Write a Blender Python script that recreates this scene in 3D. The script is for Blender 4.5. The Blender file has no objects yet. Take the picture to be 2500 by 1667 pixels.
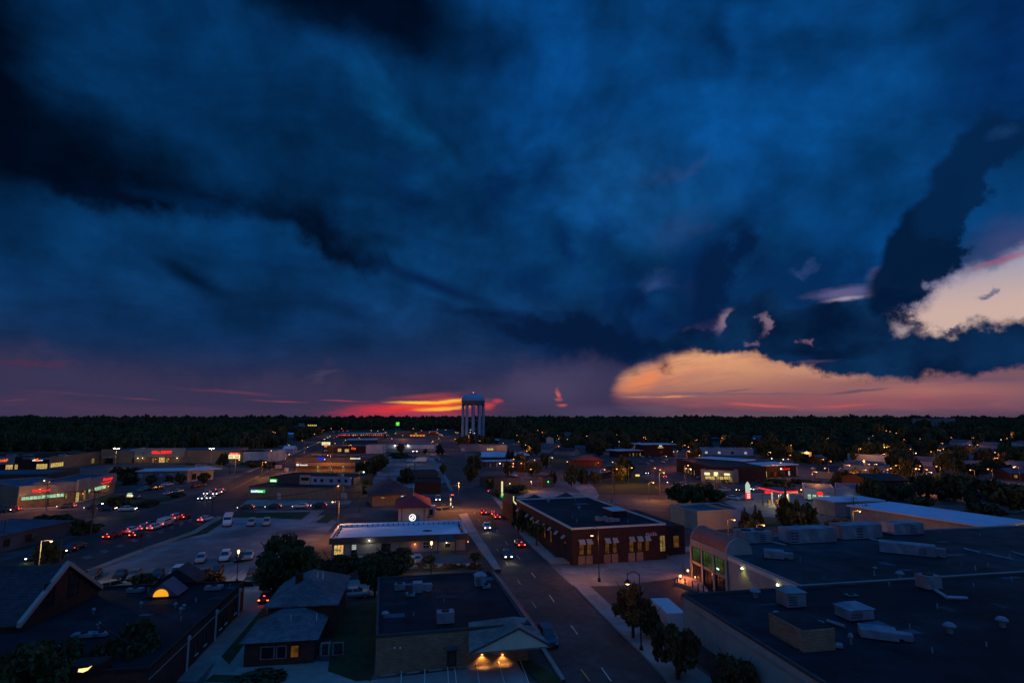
import bpy, bmesh, math, random
import numpy as np
from mathutils import Vector, Matrix

random.seed(7)
R = math.radians
D = bpy.data
SC = bpy.context.scene
COL = SC.collection

# ---------------------------------------------------------------- camera
F_PX, CX, CY, CAM_H = 1400.0, 1250.0, 833.5, 28.0      # photograph measured at 2500 x 1667
TILT = R(7.53)
CT, ST = math.cos(TILT), math.sin(TILT)
cam = D.cameras.new('camera')
cam.sensor_width = 36.0
cam.lens = 36.0 * F_PX / 2500.0
cam.clip_start = 0.5
cam.clip_end = 30000.0
cam_ob = D.objects.new('camera', cam)
COL.objects.link(cam_ob)
cam_ob.location = (0, 0, CAM_H)
cam_ob.rotation_euler = (R(90) + TILT, 0, 0)
SC.camera = cam_ob

# ---------------------------------------------------------------- exposure, render
SC.view_settings.view_transform = 'Standard'
SC.view_settings.look = 'None'
SC.view_settings.exposure = 0.0
SC.view_settings.gamma = 1.0
SC.view_settings.use_curve_mapping = False
SC.render.engine = 'CYCLES'
SC.cycles.use_denoising = True
SC.cycles.max_bounces = 4
SC.cycles.diffuse_bounces = 2
SC.cycles.glossy_bounces = 2
SC.cycles.transparent_max_bounces = 4
SC.cycles.sample_clamp_indirect = 2.0
SC.cycles.use_light_tree = True


def lin(c):
    return tuple((x / 255.0 / 12.92) if x <= 10.3 else ((x / 255.0 + 0.055) / 1.055) ** 2.4 for x in c)


def azel(px, py):
    u, v = (px - CX) / F_PX, -(py - CY) / F_PX
    x, y, z = u, CT - v * ST, ST + v * CT
    return math.degrees(math.atan2(x, y)), math.degrees(math.atan2(z, math.hypot(x, y)))


# ---------------------------------------------------------------- dusk sky (node based clouds laid out by azimuth and elevation)
world = D.worlds.new('World')
SC.world = world
world.use_nodes = True
NT = world.node_tree
NT.nodes.clear()


def nd(t, **kw):
    n = NT.nodes.new(t)
    for k, v in kw.items():
        setattr(n, k, v)
    return n


def put(n, i, v):
    if hasattr(v, 'is_output') or isinstance(v, bpy.types.NodeSocket):
        NT.links.new(v, n.inputs[i])
    else:
        n.inputs[i].default_value = v


def mth(op, a, b=0.0, c=0.0, clamp=False):
    n = nd('ShaderNodeMath', operation=op)
    n.use_clamp = clamp
    put(n, 0, a); put(n, 1, b); put(n, 2, c)
    return n.outputs[0]


def vmt(op, a, b=None, scale=None):
    n = nd('ShaderNodeVectorMath', operation=op)
    put(n, 0, a)
    if b is not None:
        put(n, 1, b)
    if scale is not None:
        n.inputs['Scale'].default_value = scale
    return n.outputs['Value'] if op in ('LENGTH',) else n.outputs[0]


def sstep(val, lo, hi):
    n = nd('ShaderNodeMapRange', interpolation_type='SMOOTHSTEP')
    put(n, 0, val)
    n.inputs[1].default_value, n.inputs[2].default_value = lo, hi
    n.inputs[3].default_value, n.inputs[4].default_value = 0.0, 1.0
    return n.outputs[0]


def mixc(fac, a, b, mode='MIX'):
    n = nd('ShaderNodeMix', data_type='RGBA', blend_type=mode)
    put(n, 0, fac)
    put(n, 6, a if isinstance(a, bpy.types.NodeSocket) else (*a, 1.0))
    put(n, 7, b if isinstance(b, bpy.types.NodeSocket) else (*b, 1.0))
    return n.outputs[2]


def noise(vec, scale, detail=5.0, rough=0.55, dist=0.0, lac=2.0):
    n = nd('ShaderNodeTexNoise', noise_dimensions='3D')
    put(n, 0, vec)
    n.inputs['Scale'].default_value = scale
    n.inputs['Detail'].default_value = detail
    n.inputs['Roughness'].default_value = rough
    n.inputs['Lacunarity'].default_value = lac
    n.inputs['Distortion'].default_value = dist
    return n


geo = nd('ShaderNodeTexCoord').outputs['Generated']
sep = nd('ShaderNodeSeparateXYZ'); put(sep, 0, geo)
dx, dy, dz = sep.outputs
AZ = mth('MULTIPLY', mth('ARCTAN2', dx, dy), 57.29578)
EL = mth('MULTIPLY', mth('ARCSINE', dz), 57.29578)
# cloud texture space: stretched sideways, the more so towards the horizon
zc = mth('MAXIMUM', dz, 0.0)
zz = mth('MULTIPLY', mth('POWER', mth('ADD', zc, 0.02), 0.6), 2.4)
cmb = nd('ShaderNodeCombineXYZ'); put(cmb, 0, dx); put(cmb, 1, dy); put(cmb, 2, zz)
CV = cmb.outputs[0]
n1 = noise(CV, 2.2, 3.0, 0.5)
n2 = noise(CV, 9.0, 8.0, 0.62)
n3 = noise(CV, 3.2, 7.0, 0.58, 0.6)
w1 = vmt('SUBTRACT', n1.outputs['Color'], (0.5, 0.5, 0.5))
w2 = vmt('SUBTRACT', n2.outputs['Color'], (0.5, 0.5, 0.5))
P0 = nd('ShaderNodeCombineXYZ'); put(P0, 0, AZ); put(P0, 1, EL)
P0 = P0.outputs[0]


def warped(a, b):
    s = vmt('ADD', vmt('SCALE', w1, scale=a), vmt('SCALE', w2, scale=b))
    m = vmt('MULTIPLY', s, (1.0, 0.75, 0.0))
    return vmt('ADD', P0, m)


AE = vmt('SCALE', P0, scale=0.14)
nA = noise(AE, 1.15, 7.0, 0.52)
nB = noise(AE, 4.5, 6.0, 0.62)
wA = vmt('SUBTRACT', nA.outputs['Color'], (0.5, 0.5, 0.5))
wB = vmt('SUBTRACT', nB.outputs['Color'], (0.5, 0.5, 0.5))
PUFF = vmt('ADD', P0, vmt('MULTIPLY', vmt('ADD', wA, vmt('SCALE', wB, scale=0.42)), (6.0, 5.0, 0.0)))
PW = {0: P0, 1: warped(8.0, 5.0), 2: warped(2.2, 5.2), 3: warped(1.6, 1.0), 4: PUFF}
PUFFK = mth('ADD', mth('MULTIPLY_ADD', nA.outputs['Fac'], 1.4, -0.7), mth('MULTIPLY_ADD', nB.outputs['Fac'], 0.7, -0.35))
SEPS = {}
for w_, p_ in PW.items():
    sp_ = nd('ShaderNodeSeparateXYZ'); put(sp_, 0, p_)
    SEPS[w_] = (sp_.outputs[0], sp_.outputs[1])
n4 = noise(CV, 34.0, 6.0, 0.6)
FINE = mth('ADD', mth('SUBTRACT', n2.outputs['Fac'], 0.5), mth('MULTIPLY_ADD', n4.outputs['Fac'], 0.7, -0.35))


def blob(col, px, py, rx, ry, rot, rgb, a=1.0, soft=0.0, k=0.0, w=1):
    """soft-edged patch of cloud colour; rot in degrees, clockwise in the view"""
    c0 = azel(px, py)
    t = R(rot)
    ca = azel(px + rx * math.cos(t), py + rx * math.sin(t))
    cb = azel(px - ry * math.sin(t), py + ry * math.cos(t))
    va = (ca[0] - c0[0], ca[1] - c0[1]); vb = (cb[0] - c0[0], cb[1] - c0[1])
    X, Y = SEPS[w]

    def axis(v):
        l2 = v[0] * v[0] + v[1] * v[1]
        p, q = v[0] / l2, v[1] / l2
        return mth('MULTIPLY_ADD', X, p, mth('MULTIPLY_ADD', Y, q, -(c0[0] * p + c0[1] * q)))
    u_, v_ = axis(va), axis((-va[1] * math.hypot(*vb) / math.hypot(*va), va[0] * math.hypot(*vb) / math.hypot(*va)))
    ln = mth('SQRT', mth('MULTIPLY_ADD', u_, u_, mth('MULTIPLY', v_, v_)))
    if k:
        ln = mth('MULTIPLY_ADD', PUFFK if w == 4 else FINE, k, ln)
    f = sstep(ln, 1.0, soft)
    if a < 1:
        f = mth('MULTIPLY', f, a)
    return mixc(f, col, lin(rgb))


def edge(pts, w):
    """elevation of a traced cloud edge for the azimuth looked at"""
    sp = nd('ShaderNodeSeparateXYZ'); put(sp, 0, PW[w])
    x01 = mth('MULTIPLY_ADD', sp.outputs[0], 1 / 96.0, 0.5)
    n = nd('ShaderNodeFloatCurve')
    cv = n.mapping.curves[0]
    ps = sorted((azel(*p)[0] / 96.0 + 0.5, azel(*p)[1] / 60.0 + 0.1) for p in pts)
    n.mapping.use_clip = False
    n.mapping.extend = 'HORIZONTAL'
    while len(cv.points) < len(ps):
        cv.points.new(0.5, 0.5)
    for q, p in zip(cv.points, ps):
        q.location = p
        q.handle_type = 'VECTOR'
    n.mapping.update()
    put(n, 1, x01)
    e = mth('MULTIPLY_ADD', n.outputs[0], 60.0, -6.0)
    return e, sp.outputs[1]


def band(col, top, bot, rgb, a=1.0, st=0.6, sb=0.6, w=2, k=0.0, x0=None, x1=None):
    e1, y = edge(top, w)
    if k:
        y = mth('MULTIPLY_ADD', PUFFK if w == 4 else FINE, k, y)
    f = sstep(mth('SUBTRACT', e1, y), -st, st)
    if bot:
        e2, _ = edge(bot, w)
        f = mth('MULTIPLY', f, sstep(mth('SUBTRACT', y, e2), -sb, sb))
    sp = None
    if x0 is not None or x1 is not None:
        sp = nd('ShaderNodeSeparateXYZ'); put(sp, 0, PW[w])
    if x0 is not None:
        a0 = azel(x0, 900)[0]
        f = mth('MULTIPLY', f, sstep(sp.outputs[0], a0 - 0.8, a0 + 0.8))
    if x1 is not None:
        a1 = azel(x1, 900)[0]
        f = mth('MULTIPLY', f, sstep(sp.outputs[0], a1 + 0.8, a1 - 0.8))
    if a < 1:
        f = mth('MULTIPLY', f, a)
    return mixc(f, col, rgb if isinstance(rgb, bpy.types.NodeSocket) else lin(rgb))


ramp = nd('ShaderNodeValToRGB')
put(ramp, 0, mth('MULTIPLY_ADD', EL, 1 / 100.0, 0.1))
stops = [(-10, (10, 12, 20)), (0, (52, 44, 66)), (3, (45, 44, 76)), (7, (12, 46, 86)), (13, (4, 46, 88)), (25, (4, 50, 94)),
         (45, (3, 42, 86)), (75, (6, 44, 84))]
cr = ramp.color_ramp
cr.interpolation = 'B_SPLINE'
while len(cr.elements) < len(stops):
    cr.elements.new(0.5)
for e_, (el_, c_) in zip(cr.elements, stops):
    e_.position = (el_ + 10) / 100.0
    e_.color = (*lin(c_), 1)
C = ramp.outputs[0]
# overhead and behind the camera the unseen sky is brightened to light the town: paler blue overhead, the pinkish grey counter-glow of dusk low in the east
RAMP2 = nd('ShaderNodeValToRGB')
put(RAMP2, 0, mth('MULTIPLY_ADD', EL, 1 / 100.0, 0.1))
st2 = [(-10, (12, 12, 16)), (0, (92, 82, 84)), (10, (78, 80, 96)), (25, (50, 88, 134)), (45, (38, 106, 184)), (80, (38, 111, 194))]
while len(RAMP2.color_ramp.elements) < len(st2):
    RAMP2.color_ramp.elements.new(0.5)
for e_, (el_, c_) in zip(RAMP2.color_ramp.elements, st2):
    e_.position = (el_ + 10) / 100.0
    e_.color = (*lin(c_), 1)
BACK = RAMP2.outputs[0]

# --- high deck
C = blob(C, 1780, 230, 900, 430, -6, (5, 66, 126), 0.9)
C = blob(C, 1330, 160, 260, 560, 0, (4, 62, 122), 0.75)
C = blob(C, 1560, 470, 420, 190, 15, (16, 76, 134), 0.6)
C = blob(C, 2450, 120, 330, 420, 0, (2, 34, 84), 0.75)
C = blob(C, 520, 230, 600, 330, 10, (2, 44, 86), 0.6)
C = blob(C, -60, 130, 330, 560, 0, (0, 3, 12), 0.97, 0.15)
C = blob(C, 1890, 60, 70, 200, 0, (2, 44, 92), 0.6)
C = blob(C, 1790, 90, 50, 130, 0, (2, 36, 80), 0.7)
C = blob(C, 980, 300, 250, 60, 42, (6, 74, 128), 0.7)
C = blob(C, 920, 170, 80, 22, 55, (6, 66, 118), 0.6, w=3)
C = blob(C, 930, -10, 420, 170, 24, (0, 8, 26), 0.97, 0.25)
C = blob(C, 700, -60, 330, 130, 18, (0, 8, 26), 0.9, 0.2)
C = band(C, [(-200, 240), (0, 270), (200, 320), (400, 390), (600, 440), (780, 500), (880, 570), (960, 640), (1100, 660), (2500, 700)],
         [(-200, 400), (0, 425), (120, 460), (240, 505), (400, 505), (500, 515), (620, 515), (720, 570), (800, 620), (880, 650), (960, 655), (1100, 655), (2500, 690)],
         (0, 9, 28), 0.98, 3.6, 1.0, w=4, x1=940)
C = blob(C, 150, 300, 420, 130, 16, (0, 8, 24), 0.8)
C = blob(C, 470, 480, 200, 30, 16, (1, 34, 72), 0.7)
C = blob(C, 640, 600, 180, 100, 20, (3, 50, 98), 0.65)
C = blob(C, 470, 680, 150, 34, 28, (0, 14, 38), 0.85, w=3)
C = blob(C, 1060, 690, 230, 26, 18, (2, 22, 58), 0.85, w=3)
C = blob(C, 1230, 760, 260, 34, 10, (3, 26, 62), 0.85)
C = blob(C, 850, 770, 170, 40, 12, (4, 24, 58), 0.6)
for x, y, rx, ry, rot, a in [(1210, 480, 60, 150, 35, .7), (1320, 430, 60, 120, 20, .55), (1380, 620, 90, 40, 70, .75), (1480, 560, 60, 150, 12, .55),
                             (1300, 690, 120, 50, 20, .6), (1560, 720, 130, 90, 40, .7), (1700, 600, 90, 170, 30, .6), (1490, 730, 40, 90, 10, .6),
                             (1830, 520, 90, 120, 20, .6), (1000, 480, 160, 60, 30, .55), (1640, 780, 160, 70, 10, .8)]:
    C = blob(C, x, y, rx, ry, rot, (2, 32, 76), a)
for x, y, rx, ry, rot, a in [(1600, 690, 60, 36, 0, .35), (1700, 720, 60, 40, 0, .35), (1660, 560, 120, 60, -30, .2),
                             (1660, 400, 160, 24, -14, .2)]:
    C = blob(C, x, y, rx, ry, rot, (56, 74, 126), a, k=.9, w=4)
C = blob(C, 2150, 560, 420, 170, -12, (3, 54, 106), 0.7)
C_HIGH = C
# --- lower deck underside
C = blob(C, 1450, 830, 480, 72, 6, (4, 30, 68), 0.9, 0.3)
C = blob(C, 560, 800, 760, 110, 3, (4, 38, 76), 0.75, 0.1)
# --- light below the deck along the horizon
C = band(C, [(-400, 845), (0, 870), (330, 905), (560, 930), (720, 925), (800, 885), (850, 925), (1000, 955), (1180, 950), (1260, 905), (1440, 885), (1600, 890), (2600, 890)],
         None, (57, 52, 82), 0.85, 1.3, w=4)
C = blob(C, 1330, 950, 190, 70, 0, (74, 66, 98), 0.7, w=3)
C = blob(C, 800, 915, 60, 12, -8, (84, 80, 106), 0.25, w=2)
C = blob(C, 60, 885, 150, 14, 4, (88, 42, 72), 0.55, w=2)
C = blob(C, 330, 985, 700, 40, 0, (74, 55, 84), 0.7)
for x, y, rx, ry, rot, c, a in [(180, 958, 160, 7, 2, (92, 58, 88), .35), (560, 950, 170, 6, 3, (120, 60, 92), .4), (700, 975, 110, 3, 2, (170, 64, 88), .55), (840, 975, 80, 3, 3, (190, 64, 80), .6),
                                (340, 968, 60, 3, 2, (128, 60, 90), .5), (40, 975, 60, 4, 0, (112, 58, 84), .45)]:
    C = blob(C, x, y, rx, ry, rot, c, a, k=1.0, w=3)
# --- sunset glow by the tower
C = blob(C, 1000, 1004, 270, 36, -2, (150, 48, 80), 0.85, 0.0, k=.6, w=3)
C = blob(C, 1010, 998, 220, 22, -3, (220, 52, 56), 0.9, 0.0, k=.7, w=3)
C = blob(C, 1040, 966, 120, 14, -5, (170, 66, 72), 0.6, 0.0, k=.8, w=3)
C = blob(C, 1070, 984, 140, 18, -4, (250, 92, 44), 0.9, 0.0, k=.7, w=3)
C = blob(C, 1030, 981, 100, 6, 0, (255, 196, 60), 0.95, 0.2, k=.6, w=3)
C = blob(C, 1100, 978, 60, 6, -6, (255, 190, 60), 0.95, 0.2, k=.5, w=3)
C = blob(C, 1080, 997, 90, 7, -4, (255, 178, 60), 0.95, 0.2, k=.5, w=3)
C = blob(C, 1020, 988, 60, 4, 2, (196, 66, 52), 0.8, 0.2, w=3)
C = blob(C, 1060, 1013, 110, 10, 0, (146, 62, 92), 0.75, 0.2, w=3)
C = blob(C, 1192, 990, 26, 14, -10, (206, 66, 66), 0.85, 0.1, k=.8, w=3)
C = blob(C, 1212, 976, 18, 8, 0, (196, 66, 76), 0.7, 0.1, k=.8, w=3)
C = blob(C, 1366, 960, 9, 20, -12, (214, 96, 84), 0.8, 0.1, k=1.2, w=3)
C = blob(C, 1372, 990, 20, 6, 0, (196, 86, 82), 0.8, 0.1, k=1.0, w=3)
C = blob(C, 1360, 975, 12, 6, 0, (200, 80, 80), 0.6, 0.1, k=1.0, w=3)
# --- soft cloud relief everywhere
fac = mth('MULTIPLY_ADD', n3.outputs['Fac'], 2.3, -0.12)
fac2 = mth('MULTIPLY', mth('MULTIPLY_ADD', n2.outputs['Fac'], 0.6, 0.74), mth('MULTIPLY_ADD', nA.outputs['Fac'], 2.3, -0.08))
shade = mth('MULTIPLY', fac, fac2)
cs = nd('ShaderNodeCombineXYZ'); put(cs, 0, shade); put(cs, 1, shade); put(cs, 2, shade)
relief = mth('MULTIPLY', sstep(EL, 1.0, 11.0), 0.85)
C = mixc(relief, C, cs.outputs[0], 'MULTIPLY')
STREAK = sstep(n2.outputs['Fac'], 0.46, 0.66)
gapc = mixc(sstep(EL, 6.0, 0.8), lin((224, 160, 116)), lin((134, 80, 92)))
gapc = mixc(sstep(AZ, azel(1700, 950)[0], azel(2560, 950)[0]), gapc, lin((112, 78, 96)))
gapc = mixc(mth('MULTIPLY', STREAK, 0.4), gapc, lin((160, 104, 104)))
puffc = mixc(sstep(nA.outputs['Fac'], 0.3, 0.72), lin((2, 20, 50)), lin((12, 48, 88)))
# --- the clear orange gap
C = band(C, [(1440, 990), (1484, 972), (1489, 950), (1512, 928), (1545, 906), (1600, 886), (1650, 868), (1720, 850), (1800, 850), (2600, 850)],
         [(1440, 990), (1488, 966), (1540, 978), (1600, 990), (1700, 1000), (2600, 1012)],
         gapc, 1.0, 0.8, 1.3, w=3, x0=1500, k=1.2)
C = blob(C, 1590, 925, 110, 34, -20, (240, 136, 82), 0.8, 0.0, k=1.0, w=3)
for x_, y_, rx_ in ((1600, 905, 70), (1640, 890, 90), (1570, 945, 60), (1660, 925, 90), (1720, 940, 110)):
    C = blob(C, x_, y_, rx_, 4, -13, (178, 112, 100), 0.55, 0.0, k=.9, w=3)
C = blob(C, 1690, 905, 130, 24, -8, (222, 150, 110), 0.7, k=.6, w=3)
C = blob(C, 1960, 900, 330, 34, 2, (206, 146, 116), 0.5, k=.8, w=3)
C = blob(C, 2520, 930, 480, 90, 0, (120, 84, 98), 0.95, 0.15)
C = blob(C, 2240, 960, 480, 34, -2, (174, 110, 102), 0.7, w=3)
C = blob(C, 2050, 988, 760, 34, 0, (144, 84, 94), 0.85, 0.0, w=3)
for x, y, rx, ry, rot, c, a in [(1860, 993, 130, 5, 2, (206, 92, 88), .7), (2060, 992, 120, 5, -2, (196, 84, 84), .6), (2240, 974, 60, 4, 0, (190, 80, 90), .5), (2420, 968, 130, 5, -2, (160, 72, 88), .6),
                                (1700, 966, 230, 8, 0, (122, 92, 104), .85), (1890, 965, 170, 5, 0, (116, 88, 104), .8), (2090, 957, 110, 5, -5, (92, 74, 98), .85), (1800, 955, 60, 4, -6, (110, 84, 100), .7),
                                (1660, 934, 60, 4, -12, (214, 120, 92), .6), (1690, 915, 50, 5, -20, (206, 128, 104), .5), (1560, 970, 60, 4, 0, (210, 130, 100), .6), (1640, 972, 70, 3, 0, (236, 150, 100), .7),
                                (2400, 930, 200, 8, -4, (104, 80, 104), .6), (2230, 940, 150, 6, -3, (150, 104, 106), .6)]:
    C = blob(C, x, y, rx, ry, rot, c, a, 0.1, k=.7, w=3)
C = blob(C, 1900, 1016, 800, 16, 0, (98, 76, 92), 0.85, 0.2, w=3)
C = blob(C, 1600, 1000, 110, 16, 4, (96, 76, 96), 0.8, 0.2, k=.8, w=3)
C = blob(C, 1450, 1005, 200, 26, 0, (70, 62, 92), 0.8, w=3)
# --- the clear gap at the right, mauve veil above it
C = blob(C, 2460, 610, 230, 110, -14, (60, 70, 116), 0.9, 0.0)
C = blob(C, 2380, 730, 300, 150, -20, (92, 92, 130), 0.85, 0.2, w=4)
C = band(C, [(2120, 815), (2190, 790), (2240, 745), (2290, 700), (2340, 655), (2420, 632), (2500, 610), (2700, 560)],
         [(2120, 822), (2190, 850), (2300, 850), (2700, 830)], mixc(sstep(EL, 13.0, 8.0), lin((148, 152, 178)), lin((204, 174, 164))), 1.0, 1.1, 1.2, w=4, x0=2150)
C = blob(C, 2440, 634, 150, 13, -15, (152, 84, 116), 0.7, 0.0, w=3)
C = blob(C, 2400, 720, 30, 12, -20, (80, 88, 128), 0.8, 0.1, k=1.6, w=4)
C = blob(C, 2420, 712, 16, 10, 60, (80, 88, 128), 0.6, 0.1, k=1.6, w=4)
C = blob(C, 2320, 792, 48, 9, -22, (40, 50, 84), 0.9, 0.2, k=1.4, w=4)
# --- lit shreds left of it
C = blob(C, 1960, 690, 330, 110, -8, (4, 40, 84), 0.85, 0.2, k=.8, w=4)
C = blob(C, 1730, 700, 130, 150, 20, (4, 34, 78), 0.8, 0.2, k=.8, w=4)
C = blob(C, 2060, 712, 130, 26, -6, (96, 92, 136), 0.9, 0.1, k=1.0, w=3)
C = blob(C, 2070, 728, 100, 10, -8, (170, 152, 172), 0.85, 0.0, k=.8, w=3)
C = blob(C, 2140, 672, 40, 34, -30, (76, 80, 126), 0.7, 0.1, k=.8, w=3)
C = blob(C, 1950, 634, 44, 13, -4, (50, 74, 124), 0.45, 0.0, k=1., w=4)
C = blob(C, 1770, 785, 50, 30, -60, (150, 122, 136), 0.8, 0.0, k=1.0, w=3)
C = blob(C, 1730, 800, 90, 30, -12, (104, 84, 118), 0.6, 0.1, k=1.4, w=3)
# --- dark cumulus across the right
C = band(C, [(1380, 820), (1480, 830), (1600, 845), (1650, 822), (1700, 812), (1770, 815), (1795, 765), (1830, 740), (1880, 700), (1945, 735), (1985, 742), (2010, 728), (2050, 732), (2075, 722), (2140, 722), (2175, 760), (2200, 800), (2260, 802), (2330, 796), (2400, 780), (2500, 770), (2700, 760)],
         [(1380, 835), (1480, 872), (1560, 874), (1640, 868), (1700, 858), (1740, 872), (1790, 866), (1850, 872), (1900, 895), (1970, 912), (2080, 918), (2200, 922), (2350, 918), (2440, 902), (2500, 884), (2700, 870)],
         puffc, 1.0, 0.45, 0.4, w=4, k=.9, x0=1400)
C = blob(C, 2225, 800, 70, 40, 20, (5, 34, 70), 0.9, 0.3, k=1.2, w=4)
C = blob(C, 2240, 610, 225, 92, -58, (3, 27, 58), 0.98, 0.72, k=.9, w=4)
C = blob(C, 2345, 455, 195, 92, -56, (4, 36, 74), 0.95, 0.68, k=.9, w=4)
C = blob(C, 2180, 745, 66, 66, 0, (2, 24, 56), 0.97, 0.5, k=.8, w=4)
C = blob(C, 1745, 690, 66, 200, 16, (3, 28, 66), 0.9, 0.4, k=.9, w=4)
C = blob(C, 1530, 780, 60, 150, 14, (3, 30, 68), 0.85, 0.3, k=.8, w=4)
C = blob(C, 1420, 825, 300, 52, 8, (3, 26, 60), 0.95, 0.5, k=.8, w=4)
C = blob(C, 2420, 345, 46, 28, -30, (26, 68, 118), 0.4, 0.0, k=1., w=4)
C = blob(C, 2000, 860, 240, 24, 3, (2, 16, 44), 0.6, 0.1)
C = blob(C, 2330, 880, 160, 22, -3, (12, 40, 78), 0.5, 0.1)
C = blob(C, 1858, 795, 15, 40, 4, (140, 114, 132), 0.7, 0.0, k=1.0, w=4)
C = blob(C, 1840, 845, 14, 12, -30, (130, 100, 118), 0.6, 0.0, k=1., w=4)
C = blob(C, 1960, 846, 10, 12, 0, (130, 98, 116), 0.6, 0.0, k=1.0, w=4)
C = blob(C, 2195, 805, 34, 34, -50, (176, 154, 160), 0.8, 0.0, k=1.3, w=4)
C = blob(C, 1985, 880, 80, 6, -2, (80, 62, 90), 0.6, 0.1, k=1., w=3)
sky = nd('ShaderNodeTexSky', sky_type='NISHITA')
sky.sun_disc = False
sky.sun_elevation = R(1.0)
sky.sun_rotation = R(-8.0)


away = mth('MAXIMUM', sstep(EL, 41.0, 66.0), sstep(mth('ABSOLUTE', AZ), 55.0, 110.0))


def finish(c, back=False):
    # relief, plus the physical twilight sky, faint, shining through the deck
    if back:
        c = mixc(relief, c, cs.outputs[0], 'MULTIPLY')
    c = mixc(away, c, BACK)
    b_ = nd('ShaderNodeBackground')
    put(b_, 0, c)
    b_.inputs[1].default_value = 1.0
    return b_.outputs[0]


bgs = nd('ShaderNodeBackground'); put(bgs, 0, sky.outputs[0]); bgs.inputs[1].default_value = 0.00015
# the layers near the western horizon are only worked out where they lie
low = mth('MULTIPLY', sstep(EL, 26.0, 22.0), sstep(mth('ABSOLUTE', AZ), 66.0, 56.0))
mxs = nd('ShaderNodeMixShader')
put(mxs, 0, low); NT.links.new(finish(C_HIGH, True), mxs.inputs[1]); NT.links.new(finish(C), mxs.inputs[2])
bg = nd('ShaderNodeAddShader')
NT.links.new(mxs.outputs[0], bg.inputs[0]); NT.links.new(bgs.outputs[0], bg.inputs[1])
world.cycles.sampling_method = 'NONE'
wo = nd('ShaderNodeOutputWorld')
NT.links.new(bg.outputs[0], wo.inputs[0])

# last glimmer of a sun already behind the clouds
sun = D.lights.new('sun', 'SUN')
sun.energy = 0.015
sun.angle = R(12)
sun.color = (1.0, 0.6, 0.4)
sun_ob = D.objects.new('sun', sun)
COL.objects.link(sun_ob)
sun_ob.rotation_euler = Vector((math.sin(R(-8)), math.cos(R(-8)), math.tan(R(6)))).to_track_quat('Z', 'Y').to_euler()


# ================================================================ helpers
def gz(x, y):
    """the land climbs gently beyond the town"""
    r = math.hypot(x, y)
    t = min(1.0, max(0.0, (r - 620.0) / 700.0))
    return 13.0 * t * t * (3 - 2 * t)


def gp(px, py, z=0.0):
    """point of the ground (or of the level z above it) seen at a spot of the photograph"""
    u, v = (px - CX) / F_PX, -(py - CY) / F_PX
    d = (u, CT - v * ST, ST + v * CT)
    zz_ = z
    for _ in range(12):
        t = (zz_ - CAM_H) / d[2]
        x, y = d[0] * t, d[1] * t
        g_ = z + gz(x, y)
        if abs(g_ - zz_) < 0.01:
            break
        zz_ = 0.5 * (zz_ + g_)
    return Vector((x, y, zz_ - z))


def hrow(p, row):
    """height above the ground point p of what shows at picture row row"""
    v = -(row - CY) / F_PX
    return CAM_H + p[1] * (ST + v * CT) / (CT - v * ST) - p[2]


class MB:
    def __init__(s):
        s.v, s.f = [], []

    def add(s, vs, fs):
        o = len(s.v)
        s.v += [tuple(v) for v in vs]
        s.f += [tuple(i + o for i in f) for f in fs]
        return s

    def box(s, x0, y0, z0, x1, y1, z1):
        x0, x1 = sorted((x0, x1)); y0, y1 = sorted((y0, y1)); z0, z1 = sorted((z0, z1))
        return s.add([(x0, y0, z0), (x1, y0, z0), (x1, y1, z0), (x0, y1, z0), (x0, y0, z1), (x1, y0, z1), (x1, y1, z1), (x0, y1, z1)],
                     [(3, 2, 1, 0), (4, 5, 6, 7), (0, 1, 5, 4), (1, 2, 6, 5), (2, 3, 7, 6), (3, 0, 4, 7)])

    def poly(s, pts):
        return s.add(pts, [tuple(range(len(pts)))])

    def prism(s, pts, z0, z1):
        n = len(pts)
        a = sum(pts[i][0] * pts[(i + 1) % n][1] - pts[(i + 1) % n][0] * pts[i][1] for i in range(n))
        if a < 0:
            pts = pts[::-1]
        vs = [(p[0], p[1], z0 + (p[2] if len(p) > 2 else 0)) for p in pts] + [(p[0], p[1], z1 + (p[2] if len(p) > 2 else 0)) for p in pts]
        return s.add(vs, [tuple(range(n - 1, -1, -1)), tuple(range(n, 2 * n))] + [(i, (i + 1) % n, (i + 1) % n + n, i + n) for i in range(n)])

    def tube(s, p, q, r, n=6, r2=None):
        p, q = Vector(p), Vector(q)
        r2 = r if r2 is None else r2
        d = (q - p).normalized()
        u = d.cross(Vector((0, 0, 1)) if abs(d.z) < 0.9 else Vector((1, 0, 0))).normalized()
        w = d.cross(u)
        vs = []
        for c, rr in ((p, r), (q, r2)):
            for i in range(n):
                t = 2 * math.pi * i / n
                vs.append(c + u * (rr * math.cos(t)) + w * (rr * math.sin(t)))
        return s.add(vs, [tuple(range(n)), tuple(range(2 * n - 1, n - 1, -1))] + [(i + n, (i + 1) % n + n, (i + 1) % n, i) for i in range(n)])

    def lathe(s, prof, n=12, c=(0, 0, 0)):
        vs, fs = [], []
        for r, z in prof:
            for i in range(n):
                t = 2 * math.pi * i / n
                vs.append((c[0] + r * math.cos(t), c[1] + r * math.sin(t), c[2] + z))
        for k in range(len(prof) - 1):
            for i in range(n):
                j = (i + 1) % n
                fs.append((k * n + i, k * n + j, (k + 1) * n + j, (k + 1) * n + i))
        fs.append(tuple(range(n - 1, -1, -1)))
        fs.append(tuple((len(prof) - 1) * n + i for i in range(n)))
        return s.add(vs, fs)

    def mesh(s, name, smooth=False):
        me = D.meshes.new(name)
        me.from_pydata(s.v, [], s.f)
        if smooth:
            me.shade_smooth()
        return me

    def build(s, name, mat, parent=None, smooth=False, label=None):
        me = s.mesh(name, smooth)
        if mat:
            me.materials.append(mat)
        return link(name, me, parent, label)


def link(name, data, parent=None, label=None):
    o = D.objects.new(name, data)
    COL.objects.link(o)
    if parent:
        o.parent = parent
    if label:
        o['label'] = label
    return o


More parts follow.
